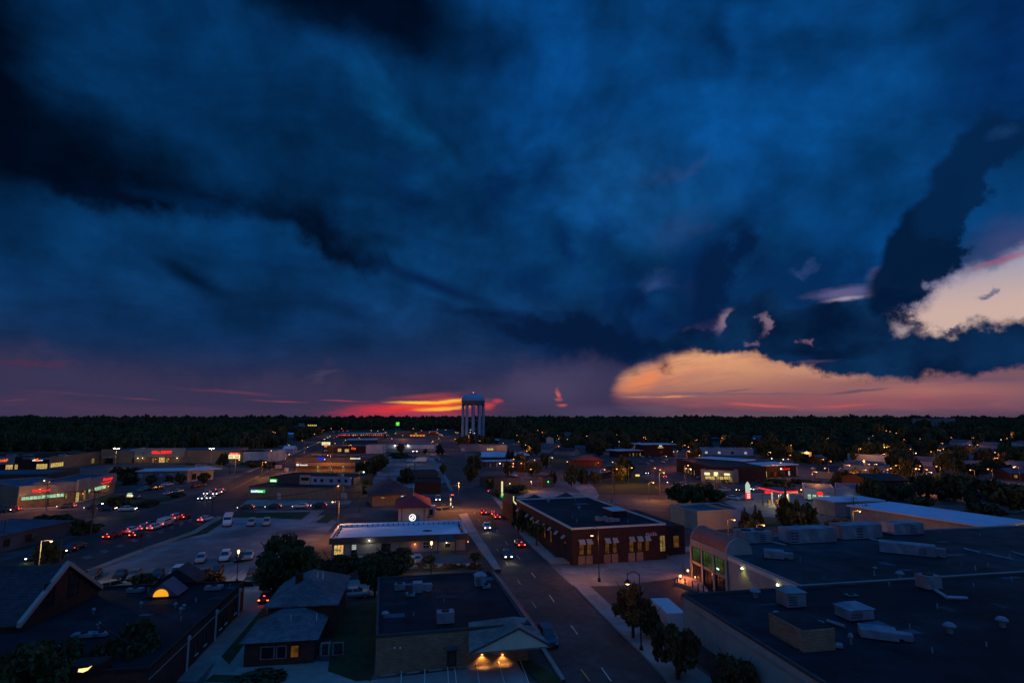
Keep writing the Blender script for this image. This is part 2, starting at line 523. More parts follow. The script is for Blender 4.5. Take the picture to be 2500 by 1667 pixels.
def tag(o, label=None, cat=None, group=None, kind=None):
    if label: o['label'] = label
    if cat: o['category'] = cat
    if group: o['group'] = group
    if kind: o['kind'] = kind
    return o


def thing(name, label, cat, loc=(0, 0, 0), rz=0.0, group=None):
    o = link(name, None)
    o.location = loc
    o.rotation_euler = (0, 0, rz)
    o.empty_display_size = 0.5
    return tag(o, label, cat, group)


def copy_thing(root, loc, rz, label=None, group=None, scale=None):
    r = root.copy(); COL.objects.link(r)
    r.location = loc; r.rotation_euler = (0, 0, rz)
    if scale: r.scale = scale
    if label: r['label'] = label
    if group: r['group'] = group
    for ch in list(root.children):
        c = ch.copy(); COL.objects.link(c); c.parent = r
        for g_ in ch.children:
            e = g_.copy(); COL.objects.link(e); e.parent = c
    return r


# ---------------------------------------------------------------- materials
MATS = {}


def mat(name, rgb, rough=0.85, var=0.25, scale=0.6, metal=0.0, bump=0.0, stain=0.0, kind=None, rgb2=None, spec=0.3):
    if name in MATS:
        return MATS[name]
    m = D.materials.new(name); m.use_nodes = True
    nt = m.node_tree; N = nt.nodes; L = nt.links
    b = N['Principled BSDF']
    b.inputs['Roughness'].default_value = rough
    b.inputs['Metallic'].default_value = metal
    b.inputs['Specular IOR Level'].default_value = spec
    tc = N.new('ShaderNodeTexCoord')
    src = tc.outputs['Object']
    nz = N.new('ShaderNodeTexNoise'); nz.inputs['Scale'].default_value = scale; nz.inputs['Detail'].default_value = 6; nz.inputs['Roughness'].default_value = 0.6
    L.new(src, nz.inputs['Vector'])
    mx = N.new('ShaderNodeMix'); mx.data_type = 'RGBA'
    lo = tuple(c * (1 - var) for c in rgb); hi = tuple(min(1, c * (1 + var)) for c in (rgb2 or rgb))
    mr = N.new('ShaderNodeMapRange'); mr.inputs[1].default_value = 0.3; mr.inputs[2].default_value = 0.7
    L.new(nz.outputs['Fac'], mr.inputs[0]); L.new(mr.outputs[0], mx.inputs[0])
    mx.inputs[6].default_value = (*lo, 1); mx.inputs[7].default_value = (*hi, 1)
    out = mx.outputs[2]
    if stain:
        n2_ = N.new('ShaderNodeTexNoise'); n2_.inputs['Scale'].default_value = scale * 0.13; n2_.inputs['Detail'].default_value = 8
        n2_.inputs['Distortion'].default_value = 0.8
        L.new(src, n2_.inputs['Vector'])
        m2 = N.new('ShaderNodeMapRange'); m2.inputs[1].default_value = 0.42; m2.inputs[2].default_value = 0.62
        m2.inputs[3].default_value = 1 - stain; m2.inputs[4].default_value = 1.0
        L.new(n2_.outputs['Fac'], m2.inputs[0])
        vm = N.new('ShaderNodeVectorMath'); vm.operation = 'SCALE'
        L.new(out, vm.inputs[0]); L.new(m2.outputs[0], vm.inputs['Scale'])
        out = vm.outputs[0]
    if kind in ('brick', 'tile', 'rib', 'slab'):
        if kind == 'rib':
            bt = N.new('ShaderNodeTexWave'); bt.wave_type = 'BANDS'; bt.bands_direction = 'X'
            bt.inputs['Scale'].default_value = 2.6; L.new(src, bt.inputs[0])
            f_ = bt.outputs['Fac']
            mr2 = N.new('ShaderNodeMapRange'); mr2.inputs[1].default_value = 0; mr2.inputs[2].default_value = 0.25; mr2.inputs[3].default_value = 0.72; mr2.inputs[4].default_value = 1
            L.new(f_, mr2.inputs[0]); f_ = mr2.outputs[0]
        else:
            bt = N.new('ShaderNodeTexBrick')
            bt.inputs['Color1'].default_value = (1, 1, 1, 1); bt.inputs['Color2'].default_value = (0.72, 0.72, 0.72, 1)
            bt.inputs['Mortar'].default_value = (0.55, 0.55, 0.55, 1)
            bt.inputs['Scale'].default_value = 1.0
            w_, h_ = {'brick': (0.6, 0.2), 'tile': (0.8, 0.35), 'slab': (4.5, 4.5)}[kind]
            bt.inputs['Brick Width'].default_value = w_; bt.inputs['Row Height'].default_value = h_
            bt.inputs['Mortar Size'].default_value = 0.03 if kind != 'slab' else 0.05
            if kind == 'slab':
                bt.offset = 0
            sp_ = N.new('ShaderNodeSeparateXYZ'); L.new(src, sp_.inputs[0])
            ad = N.new('ShaderNodeMath'); ad.operation = 'ADD'; L.new(sp_.outputs[0], ad.inputs[0]); L.new(sp_.outputs[1], ad.inputs[1])
            cb_ = N.new('ShaderNodeCombineXYZ')
            if kind == 'brick':
                L.new(ad.outputs[0], cb_.inputs[0]); L.new(sp_.outputs[2], cb_.inputs[1])
            else:
                L.new(sp_.outputs[0], cb_.inputs[0]); L.new(sp_.outputs[1], cb_.inputs[1])
            L.new(cb_.outputs[0], bt.inputs['Vector'])
            f_ = bt.outputs['Color']
        vm = N.new('ShaderNodeVectorMath'); vm.operation = 'MULTIPLY'
        L.new(out, vm.inputs[0]); L.new(f_, vm.inputs[1])
        out = vm.outputs[0]
    L.new(out, b.inputs['Base Color'])
    if bump:
        n3_ = N.new('ShaderNodeTexNoise'); n3_.inputs['Scale'].default_value = scale * 8; n3_.inputs['Detail'].default_value = 4
        L.new(src, n3_.inputs['Vector'])
        bp = N.new('ShaderNodeBump'); bp.inputs['Strength'].default_value = bump; bp.inputs['Distance'].default_value = 0.1
        L.new(n3_.outputs['Fac'], bp.inputs['Height']); L.new(bp.outputs[0], b.inputs['Normal'])
    MATS[name] = m
    return m


def glow(name, rgb, strength, var=0.0, scale=1.5, pattern=False):
    if name in MATS:
        return MATS[name]
    m = D.materials.new(name); m.use_nodes = True
    nt = m.node_tree; N = nt.nodes; L = nt.links
    N.clear()
    e = N.new('ShaderNodeEmission'); o = N.new('ShaderNodeOutputMaterial')
    e.inputs[0].default_value = (*rgb, 1); e.inputs[1].default_value = strength
    if var:
        # what stands inside a lit room shows as lighter and darker patches
        tc = N.new('ShaderNodeTexCoord'); nz = N.new('ShaderNodeTexVoronoi' if pattern else 'ShaderNodeTexNoise')
        nz.inputs['Scale'].default_value = scale
        L.new(tc.outputs['Object'], nz.inputs['Vector'])
        mr = N.new('ShaderNodeMapRange'); mr.inputs[1].default_value = 0.3 if not pattern else 0.0; mr.inputs[2].default_value = 0.7 if not pattern else 1.0
        mr.inputs[3].default_value = strength * (1 - var); mr.inputs[4].default_value = strength * (1 + var * 0.6)
        L.new(nz.outputs[0] if not pattern else nz.outputs['Color'], mr.inputs[0]); L.new(mr.outputs[0], e.inputs[1])
    L.new(e.outputs[0], o.inputs[0])
    MATS[name] = m
    return m


M = dict(
    asphalt=mat('asphalt', (.088, .07, .064), .9, .3, .8, stain=.35, bump=.2),
    new_asphalt=mat('new_asphalt', (.045, .042, .044), .8, .25, .7, stain=.3, bump=.2),
    lot=mat('lot', (.135, .118, .108), .9, .28, .35, stain=.6, bump=.2, kind='slab'),
    old_lot=mat('old_lot', (.3, .3, .31), .9, .2, .3, stain=.6, bump=.2, kind='slab'),
    concrete=mat('concrete', (.33, .29, .26), .9, .16, .9, stain=.3, bump=.15),
    slab=mat('slab', (.3, .28, .26), .9, .16, .6, stain=.35, kind='slab'),
    pave=mat('pave', (.28, .25, .22), .9, .18, .9, stain=.3),
    kerb=mat('kerb', (.3, .28, .26), .9, .15, 1.),
    grass=mat('grass', (.03, .055, .018), .95, .45, .5, stain=.3, bump=.5),
    soil=mat('soil', (.05, .042, .035), .95, .4, .06, rgb2=(.05, .07, .04)),
    paint=mat('paint', (.6, .58, .5), .8, .3, 3.),
    yellow=mat('yellow_paint', (.55, .38, .08), .8, .3, 3.),
    roof=mat('dark_roof', (.013, .013, .017), .85, .45, .4, rgb2=(.024, .026, .035), stain=.6, bump=.15),
    roof2=mat('grey_roof', (.028, .03, .038), .85, .4, .3, rgb2=(.055, .06, .07), stain=.6, bump=.15),
    roof3=mat('blue_grey_roof', (.09, .12, .17), .7, .25, .3, stain=.4),
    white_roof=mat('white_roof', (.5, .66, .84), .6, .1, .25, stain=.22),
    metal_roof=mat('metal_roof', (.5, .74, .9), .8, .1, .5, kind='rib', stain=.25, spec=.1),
    shingle=mat('shingle', (.17, .17, .19), .9, .3, 1.2, kind='tile', stain=.3),
    dark_shingle=mat('dark_shingle', (.06, .06, .075), .9, .3, 1.2, kind='tile', stain=.3),
    red_roof=mat('red_roof', (.2, .03, .04), .7, .2, .8, kind='rib'),
    red_tile=mat('red_tile', (.42, .09, .05), .8, .2, .8, kind='tile'),
    copper=mat('copper_barrel_roof', (.36, .13, .09), .6, .15, .8, kind='rib'),
    trim=mat('light_trim', (.55, .55, .55), .6, .1, 1.),
    brick=mat('red_brick', (.125, .052, .04), .9, .25, 1.2, kind='brick'),
    dark_brick=mat('dark_brick', (.055, .03, .026), .9, .3, 1.2, kind='brick'),
    tan_brick=mat('tan_brick', (.38, .26, .17), .9, .2, 1., kind='brick', stain=.2),
    cream=mat('cream_wall', (.5, .42, .3), .9, .1, .7, stain=.2),
    stone=mat('pale_stone', (.34, .34, .32), .9, .12, .8, stain=.2),
    grey_wall=mat('grey_wall', (.26, .26, .27), .9, .15, .7, stain=.25),
    white_wall=mat('white_wall', (.6, .6, .62), .8, .1, .7, stain=.25),
    blue_wall=mat('blue_wall', (.3, .4, .55), .8, .1, .7, stain=.25),
    dark_wall=mat('dark_wall', (.07, .065, .065), .9, .25, .7),
    steel=mat('dark_steel', (.03, .03, .035), .5, .1, 3., metal=.6),
    galv=mat('galvanised_steel', (.4, .42, .44), .5, .15, 2., metal=.4),
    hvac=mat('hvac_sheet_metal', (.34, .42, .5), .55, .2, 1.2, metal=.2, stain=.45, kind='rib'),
    lamp_pole=mat('lamp_pole_paint', (.1, .1, .1), .6, .1, 2.),
    wood=mat('pole_wood', (.09, .065, .05), .9, .3, 4.),
    bark=mat('bark', (.06, .045, .035), .95, .3, 4.),
    leaf=mat('leaf', (.045, .062, .022), .8, .5, .45, rgb2=(.075, .085, .03)),
    leaf_far=mat('leaf_far', (.06, .08, .03), .8, .5, .6, rgb2=(.12, .11, .05)),
    canopy=mat('canopy_shingle', (.34, .25, .22), .9, .2, 1.5, kind='tile', stain=.3),
    leaf_dark=mat('leaf_dark', (.03, .045, .02), .8, .5, .45, rgb2=(.055, .065, .028)),
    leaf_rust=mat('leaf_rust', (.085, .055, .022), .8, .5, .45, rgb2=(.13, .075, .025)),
    glass=mat('dark_glass', (.02, .022, .028), .12, .1, 1., spec=.6),
    rubber=mat('rubber', (.02, .02, .02), .9, .1, 4.),
    tank=mat('tank_paint', (.24, .44, .66), .5, .08, .1, stain=.2),
    black=mat('black_plate', (.015, .015, .015), .6, .1, 2.),
    orange_cone=mat('orange_barrel', (.6, .18, .04), .7, .1, 2.),
)
E_ = dict(
    sodium=glow('sodium_lamp', (1, .46, .13), 8),
    sodium_far=glow('sodium_lamp_far', (1, .36, .08), 4),
    white=glow('white_lamp', (1, .95, .78), 14),
    white_far=glow('white_lamp_far', (1, .86, .6), 5),
    head=glow('headlight_beam', (1, .88, .7), 9),
    tail=glow('tail_light_glow', (1, .06, .03), 3.2),
    brake=glow('brake_light_glow', (1, .1, .04), 8),
    shop=glow('shop_window_warm', (1, .68, .2), .62, .7, 1.6),
    shop_green=glow('shop_window_cool', (.55, 1, .62), .62, .55, 1.3),
    room_yellow=glow('room_yellow', (1, .66, .2), .2, .7, 1.1),
    room_amber=glow('room_amber', (1, .42, .1), .08, .7, 1.1),
    room_green=glow('room_green', (.4, .7, .22), .06, .97, .5),
    room_pale=glow('room_pale', (.8, .9, .85), .45, .6, 1.),
    red_sign=glow('red_neon', (1, .015, .015), 1.6),
    orange_sign=glow('orange_neon', (1, .12, .02), 1.6),
    white_sign=glow('white_letters', (1, 1, 1), 1.5),
    green_sign=glow('green_sign', (.03, .9, .08), .7),
    cyan_sign=glow('cyan_sign', (.1, .75, .85), .6),
    blue_sign=glow('blue_sign', (.01, .04, .8), .7),
    yellow_sign=glow('yellow_sign', (1, .72, .12), 1.1),
    cream_sign=glow('cream_sign', (1, .9, .45), 1.1),
    amber=glow('amber_glass', (1, .42, .02), .95),
)


# ---------------------------------------------------------------- lettering
def lettering(name, s, m, parent, x0, x1, z0, z1, y, face_rot=0.0, bold=0.0, shear=0.0):
    """real extruded letters filling a box on a facade; local x to the right, z up, facing -y"""
    if s.startswith('#'):
        # lettering too small to be read in the photograph: strokes only
        n = int(s[1:]); rg = random.Random(n * 31 + int(x0 * 7)); b = MB(); w = (x1 - x0) / n
        for i in range(n):
            a = x0 + i * w; c = a + w * .72; h = z1 if rg.random() < .5 or n < 3 else z0 + (z1 - z0) * .75; q = w * .2
            b.box(a, y, z0, a + q, y - .03, h)
            for zz1 in rg.sample([z0, (z0 + h) / 2 - .1 * (h - z0), h - .18 * (h - z0)], 2):
                b.box(a + q + .001, y, zz1, c, y - .03, zz1 + .18 * (h - z0))
            if rg.random() < .5:
                b.box(c - q, y - .001, z0 + .2 * (h - z0), c + .001, y - .029, h - .2 * (h - z0))
        return b.build(name, m, parent)
    cu = D.curves.new(name, 'FONT'); cu.body = s; cu.size = 1.0; cu.extrude = 0.02; cu.offset = bold; cu.shear = shear
    cu.resolution_u = 2
    tmp = D.objects.new(name, cu); COL.objects.link(tmp)
    dg = bpy.context.evaluated_depsgraph_get()
    me = D.meshes.new_from_object(tmp.evaluated_get(dg))
    D.objects.remove(tmp)
    n = len(me.vertices); co = np.empty(n * 3); me.vertices.foreach_get('co', co); co = co.reshape(-1, 3)
    mn, mx = co.min(0), co.max(0)
    out = np.empty_like(co)
    out[:, 0] = x0 + (co[:, 0] - mn[0]) / (mx[0] - mn[0]) * (x1 - x0)
    out[:, 2] = z0 + (co[:, 1] - mn[1]) / (mx[1] - mn[1]) * (z1 - z0)
    out[:, 1] = y - (co[:, 2] - mn[2]) * 1.5
    me.vertices.foreach_set('co', out.ravel()); me.update()
    me.materials.clear(); me.materials.append(m)
    o = link(name, me, parent)
    return o


# ================================================================ ground sheets
_lv = [0.0]


def flat(name, pts, m, z=None, kind='structure', h=None, parent=None):
    """one flat sheet through picture points lying on the ground"""
    if z is None:
        _lv[0] += 0.004; z = 0.02 + _lv[0]
    P = [gp(*p) for p in pts]
    b = MB()
    if h:
        b.prism([(p.x, p.y) for p in P], 0.0, h + _lv[0] * .2)
    else:
        vs = [(p.x, p.y, z) for p in P]
        a = sum(vs[i][0] * vs[(i + 1) % len(vs)][1] - vs[(i + 1) % len(vs)][0] * vs[i][1] for i in range(len(vs)))
        b.poly(vs if a > 0 else vs[::-1])
    me = b.mesh(name)
    bm = bmesh.new(); bm.from_mesh(me); bmesh.ops.triangulate(bm, faces=[f for f in bm.faces if len(f.verts) > 4], ngon_method='EAR_CLIP'); bm.to_mesh(me); bm.free()
    me.materials.append(m)
    o = link(name, me, parent)
    if kind:
        o['kind'] = kind
    return o


def strip(name, left, right, m, kind='structure', h=None, n=8, sub=8, lift=0.0):
    """road-like band between two picture polylines with the same number of points, following the land"""
    _lv[0] += 0.004
    z = 0.02 + _lv[0] + lift
    A = [gp(*p) for p in left]; B_ = [gp(*p) for p in right]
    b = MB(); rows = []
    for i in range(len(A) - 1):
        for k in range(sub + (i == len(A) - 2)):
            t = k / sub
            rows.append((A[i].lerp(A[i + 1], t), B_[i].lerp(B_[i + 1], t)))
    for a, c in rows:
        b.v.append((a.x, a.y, gz(a.x, a.y) + z + (h or 0)))
        b.v.append((c.x, c.y, gz(c.x, c.y) + z + (h or 0)))
    for i in range(len(rows) - 1):
        q = (2 * i, 2 * i + 1, 2 * i + 3, 2 * i + 2)
        b.f.append(q)
    if h:
        o0 = len(b.v)
        for a, c in rows:
            b.v.append((a.x, a.y, gz(a.x, a.y))); b.v.append((c.x, c.y, gz(c.x, c.y)))
        for i in range(len(rows) - 1):
            b.f.append((2 * i, 2 * i + 2, o0 + 2 * i + 2, o0 + 2 * i))
            b.f.append((2 * i + 1, o0 + 2 * i + 1, o0 + 2 * i + 3, 2 * i + 3))
    me = b.mesh(name)
    bm = bmesh.new(); bm.from_mesh(me); bmesh.ops.recalc_face_normals(bm, faces=bm.faces)
    if not h:
        for f in bm.faces:
            if f.normal.z < 0: f.normal_flip()
    bm.to_mesh(me); bm.free()
    me.materials.append(m)
    o = link(name, me)
    o['kind'] = kind
    return o


def ground():
    rs = [0, 40, 120, 300, 500, 620] + list(range(660, 1340, 40)) + [1500, 1800, 2400, 3200, 4500, 7000, 12000]
    n = 192
    b = MB(); b.v.append((0, 0, 0))
    for r in rs[1:]:
        for i in range(n):
            t = 2 * math.pi * i / n
            x, y = r * math.cos(t), r * math.sin(t)
            b.v.append((x, y, gz(x, y)))
    for i in range(n):
        b.f.append((0, 1 + i, 1 + (i + 1) % n))
    for k in range(len(rs) - 2):
        for i in range(n):
            a, c = 1 + k * n + i, 1 + k * n + (i + 1) % n
            b.f.append((a, a + n, c + n, c))
    tag(b.build('ground', M['soil']), kind='structure')


ground()


# ================================================================ roads, lots, kerbs, lawns
flat('town_pavement', [(-900, 1667), (-900, 1180), (0, 1140), (560, 1122), (640, 1100), (800, 1062), (1240, 1062), (1500, 1085), (1800, 1100), (2150, 1130), (3300, 1260), (3300, 1667), (2500, 1667), (1250, 1760)], M['lot'])
# road sheets
strip('main_street', [(1400, 1700), (1381, 1665), (1332, 1588), (1240, 1428), (1196, 1347), (1169, 1307), (1140, 1252), (1112, 1204), (1090, 1160), (1080, 1119), (1076, 1085), (1073, 1066), (1072, 1052)],
      [(1664, 1700), (1625, 1667), (1560, 1592), (1400, 1432), (1312, 1347), (1281, 1318), (1240, 1262), (1197, 1197), (1162, 1162), (1137, 1119), (1117, 1085), (1100, 1066), (1090, 1052)], M['asphalt'])
strip('cross_street', [(-420, 1316), (0, 1275), (300, 1262), (600, 1247), (850, 1236), (1110, 1224), (1260, 1217)],
      [(-420, 1292), (0, 1252), (300, 1240), (600, 1229), (850, 1221), (1110, 1211), (1260, 1204)], M['asphalt'])
strip('far_cross_street', [(420, 1196), (640, 1188), (860, 1176), (1090, 1166), (1170, 1164)], [(420, 1188), (640, 1180), (860, 1169), (1090, 1160), (1170, 1158)], M['asphalt'])
strip('avenue', [(-500, 1530), (-200, 1446), (0, 1372), (158, 1320), (282, 1270), (400, 1234), (515, 1196), (606, 1154), (680, 1125), (780, 1080), (808, 1062), (822, 1050)],
      [(-120, 1560), (60, 1470), (208, 1396), (351, 1340), (468, 1300), (530, 1262), (590, 1212), (651, 1168), (748, 1118), (804, 1082), (826, 1062), (836, 1050)], M['new_asphalt'])
strip('side_street', [(1400, 1432), (1520, 1429), (1640, 1413), (1760, 1402), (2000, 1380)], [(1345, 1381), (1480, 1373), (1590, 1361), (1700, 1349), (1900, 1330)], M['slab'])
strip('east_road', [(1540, 1120), (1590, 1140), (1650, 1172), (1720, 1215), (1800, 1262)], [(1560, 1113), (1640, 1128), (1720, 1160), (1820, 1195), (2000, 1250)], M['asphalt'])
strip('east_cross_road', [(1240, 1218), (1500, 1216), (1700, 1214), (1900, 1222), (2200, 1240)], [(1240, 1200), (1500, 1206), (1700, 1202), (1900, 1209), (2200, 1222)], M['asphalt'])
# lots
flat('bank_lot', [(351, 1342), (560, 1265), (792, 1258), (822, 1274), (787, 1312), (735, 1352), (650, 1424), (218, 1436), (208, 1400)], M['old_lot'])
flat('bus_lot', [(560, 1264), (640, 1247), (792, 1245), (770, 1262)], M['pave'])
flat('tavern_lot', [(606, 1219), (860, 1222), (850, 1231), (585, 1237)], M['pave'])
flat('centre_lot', [(950, 1116), (1072, 1112), (1086, 1160), (1100, 1176), (905, 1206), (905, 1180)], M['old_lot'])
flat('drive_through_lot', [(1000, 1372), (1178, 1344), (1208, 1392), (1140, 1402), (850, 1412), (850, 1392)], M['lot'])
flat('truck_lot', [(1442, 1436), (1520, 1430), (1644, 1414), (1700, 1416), (1735, 1456), (1670, 1470), (1672, 1560), (1580, 1596)], M['new_asphalt'])
flat('fuel_station_forecourt', [(1765, 1226), (1830, 1203), (2050, 1206), (2060, 1228), (1990, 1262), (1850, 1262)], M['pave'])
flat('east_lot', [(1250, 1216), (1380, 1176), (1437, 1176), (1465, 1204), (1458, 1218)], M['old_lot'])
flat('drive_lane', [(1380, 1170), (1400, 1168), (1458, 1204), (1430, 1212)], M['concrete'])
flat('shopping_lot', [(115, 1150), (250, 1134), (545, 1131), (640, 1132), (560, 1165), (480, 1150), (280, 1160), (120, 1175)], M['lot'])
flat('pharmacy_lot', [(180, 1236), (282, 1200), (470, 1196), (540, 1185), (430, 1226), (330, 1246)], M['lot'])
flat('south_walk_plaza', [(500, 1667), (620, 1430), (650, 1436), (640, 1520), (600, 1612), (860, 1617), (905, 1667), (905, 1760), (420, 1760)], M['concrete'])
flat('stall_apron', [(905, 1662), (1262, 1618), (1345, 1760), (905, 1760)], M['concrete'])
flat('alley', [(597, 1432), (650, 1434), (860, 1416), (1000, 1412), (940, 1450), (820, 1470), (652, 1500), (540, 1600), (480, 1667), (430, 1667), (560, 1510)], M['pave'])
flat('bank_drive', [(850, 1392), (940, 1378), (1120, 1376), (1120, 1384), (940, 1390), (850, 1404)], M['concrete'])
# lawns
for nm, pts in [('lawn', [(1445, 1176), (1500, 1168), (1562, 1163), (1640, 1199), (1588, 1207), (1462, 1206)]),
                ('lawn', [(540, 1604), (650, 1476), (652, 1498), (560, 1624)]),
                ('lawn', [(824, 1478), (938, 1470), (905, 1662), (868, 1664), (800, 1640), (812, 1560)]),
                ('lawn', [(565, 1262), (600, 1252), (760, 1250), (735, 1268), (640, 1264)]),
                ('lawn', [(770, 1276), (800, 1254), (826, 1254), (800, 1276)]),
                ('lawn', [(370, 1330), (470, 1290), (540, 1264), (560, 1266), (505, 1302), (420, 1322)]),
                ('lawn', [(1258, 1614), (1292, 1612), (1372, 1660), (1350, 1700)]),
                ('lawn', [(996, 1390), (1176, 1385), (1174, 1391), (996, 1398)]),
                ('lawn', [(1188, 1263), (1200, 1262), (1216, 1290), (1206, 1294)]),
                ('lawn', [(290, 1258), (330, 1256), (345, 1262), (310, 1270)]),
                ('lawn', [(230, 1212), (280, 1206), (330, 1220), (420, 1212), (440, 1216), (340, 1240), (260, 1238)]),
                ('lawn', [(1330, 1122), (1380, 1114), (1440, 1140), (1420, 1152), (1350, 1140)]),
                ('lawn', [(1806, 1218), (1830, 1214), (1842, 1220), (1812, 1224)]),
                ('lawn', [(1830, 1268), (1960, 1262), (1990, 1276), (1860, 1284)]),
                ('lawn', [(0, 1385), (100, 1366), (160, 1358), (90, 1400), (-60, 1440)]),
                ('lawn', [(500, 1667), (520, 1650), (640, 1652), (650, 1667)]),
                ('lawn', [(1212, 1182), (1262, 1176), (1300, 1190), (1286, 1202), (1216, 1200)])]:
    flat(nm, pts, M['grass'])
# pavements with real kerbs
strip('pavement', [(1400, 1432), (1470, 1505), (1560, 1592), (1660, 1700)], [(1442, 1436), (1520, 1508), (1640, 1592), (1790, 1700)], M['concrete'], h=.13)
strip('pavement', [(1345, 1379), (1281, 1318), (1219, 1234), (1200, 1212)], [(1372, 1378), (1330, 1340), (1262, 1270), (1236, 1232)], M['concrete'], h=.13)
strip('pavement', [(1345, 1379), (1480, 1371), (1590, 1359), (1700, 1347)], [(1338, 1366), (1478, 1358), (1588, 1347), (1700, 1335)], M['concrete'], h=.125)
strip('pavement', [(1224, 1394), (1196, 1347), (1169, 1307), (1140, 1255)], [(1208, 1394), (1176, 1352), (1146, 1310), (1120, 1258)], M['concrete'], h=.13)
strip('pavement', [(1381, 1665), (1332, 1588), (1300, 1534)], [(1372, 1667), (1322, 1590), (1292, 1540)], M['concrete'], h=.13)
strip('pavement', [(208, 1396), (351, 1340), (468, 1300), (530, 1262)], [(226, 1398), (366, 1342), (480, 1302), (545, 1264)], M['pave'], h=.12)
strip('pavement', [(606, 1154), (680, 1125), (780, 1080)], [(596, 1154), (671, 1125), (775, 1080)], M['concrete'], h=.12)
strip('pavement', [(1085, 1155), (1107, 1200)], [(1078, 1155), (1098, 1200)], M['concrete'], h=.12)
strip('pavement', [(40, 1246), (145, 1241), (180, 1232), (279, 1202)], [(40, 1243), (145, 1238), (176, 1229), (276, 1199)], M['concrete'], h=.12)
strip('pavement', [(996, 1384), (1176, 1378)], [(996, 1389), (1176, 1383)], M['concrete'], h=.12)


def dashes(name, pts, n, m, width=.14, duty=.45, solid=False, lab=None):
    _lv[0] += 0.004
    z = 0.03 + _lv[0]
    P = [gp(*p) for p in pts]
    seg = [(P[i + 1] - P[i]).length for i in range(len(P) - 1)]; T = sum(seg)

    def at(s):
        for i, l in enumerate(seg):
            if s <= l or i == len(seg) - 1:
                return P[i].lerp(P[i + 1], s / l), (P[i + 1] - P[i]).normalized()
            s -= l
    b = MB()
    for i in range(n):
        a, d = at(T * i / n); c, _ = at(T * (i + (1 if solid else duty)) / n)
        q = Vector((-d.y, d.x, 0)) * width
        v = [a - q, c - q, c + q, a + q]
        b.poly([(w.x, w.y, gz(w.x, w.y) + z) for w in v[::-1]] if q.cross(c - a).z > 0 else [(w.x, w.y, gz(w.x, w.y) + z) for w in v])
    o = b.build(name, m)
    o['kind'] = 'structure'
    return o


dashes('lane_marking', [(1492, 1667), (1380, 1510), (1330, 1440), (1230, 1320), (1170, 1240)], 9, M['paint'], .07, .25)
dashes('lane_marking', [(1440, 1667), (1330, 1520), (1285, 1450), (1205, 1330), (1150, 1240)], 10, M['yellow'], .07, .25)
dashes('lane_marking', [(100, 1400), (300, 1330), (430, 1284), (500, 1256)], 12, M['paint'], .08, .4)
dashes('lane_marking', [(60, 1420), (250, 1352), (400, 1300), (480, 1268)], 12, M['paint'], .08, .4)
dashes('lane_marking', [(560, 1200), (620, 1168), (700, 1128), (790, 1080)], 1, M['yellow'], .12, solid=True)
dashes('lane_marking', [(1420, 1440), (1470, 1400), (1480, 1378)], 3, M['paint'], .05, .3)
dashes('lane_marking', [(1258, 1270), (1230, 1240)], 1, M['paint'], .07, solid=True)
dashes('lane_marking', [(1232, 1236), (1200, 1206)], 1, M['paint'], .07, solid=True)
dashes('lane_marking', [(1600, 1190), (1700, 1230)], 5, M['paint'], .08, .4)
# stall lines of the parking bays in the foreground, wheel stops below the wall
for a, c in [((980, 1634), (978, 1720)), ((1037, 1628), (1036, 1720)), ((1092, 1624), (1098, 1720)), ((1110, 1637), (1120, 1720)), ((1163, 1622), (1176, 1720)), ((1216, 1616), (1245, 1720)), ((1268, 1614), (1310, 1720))]:
    dashes('parking_line', [a, c], 1, M['paint'], .05, solid=True)
for k in range(9):
    dashes('parking_line', [(300 + k * 38, 1428 - k * 1.5), (330 + k * 38, 1404 - k * 1.5)], 1, M['paint'], .05, solid=True)


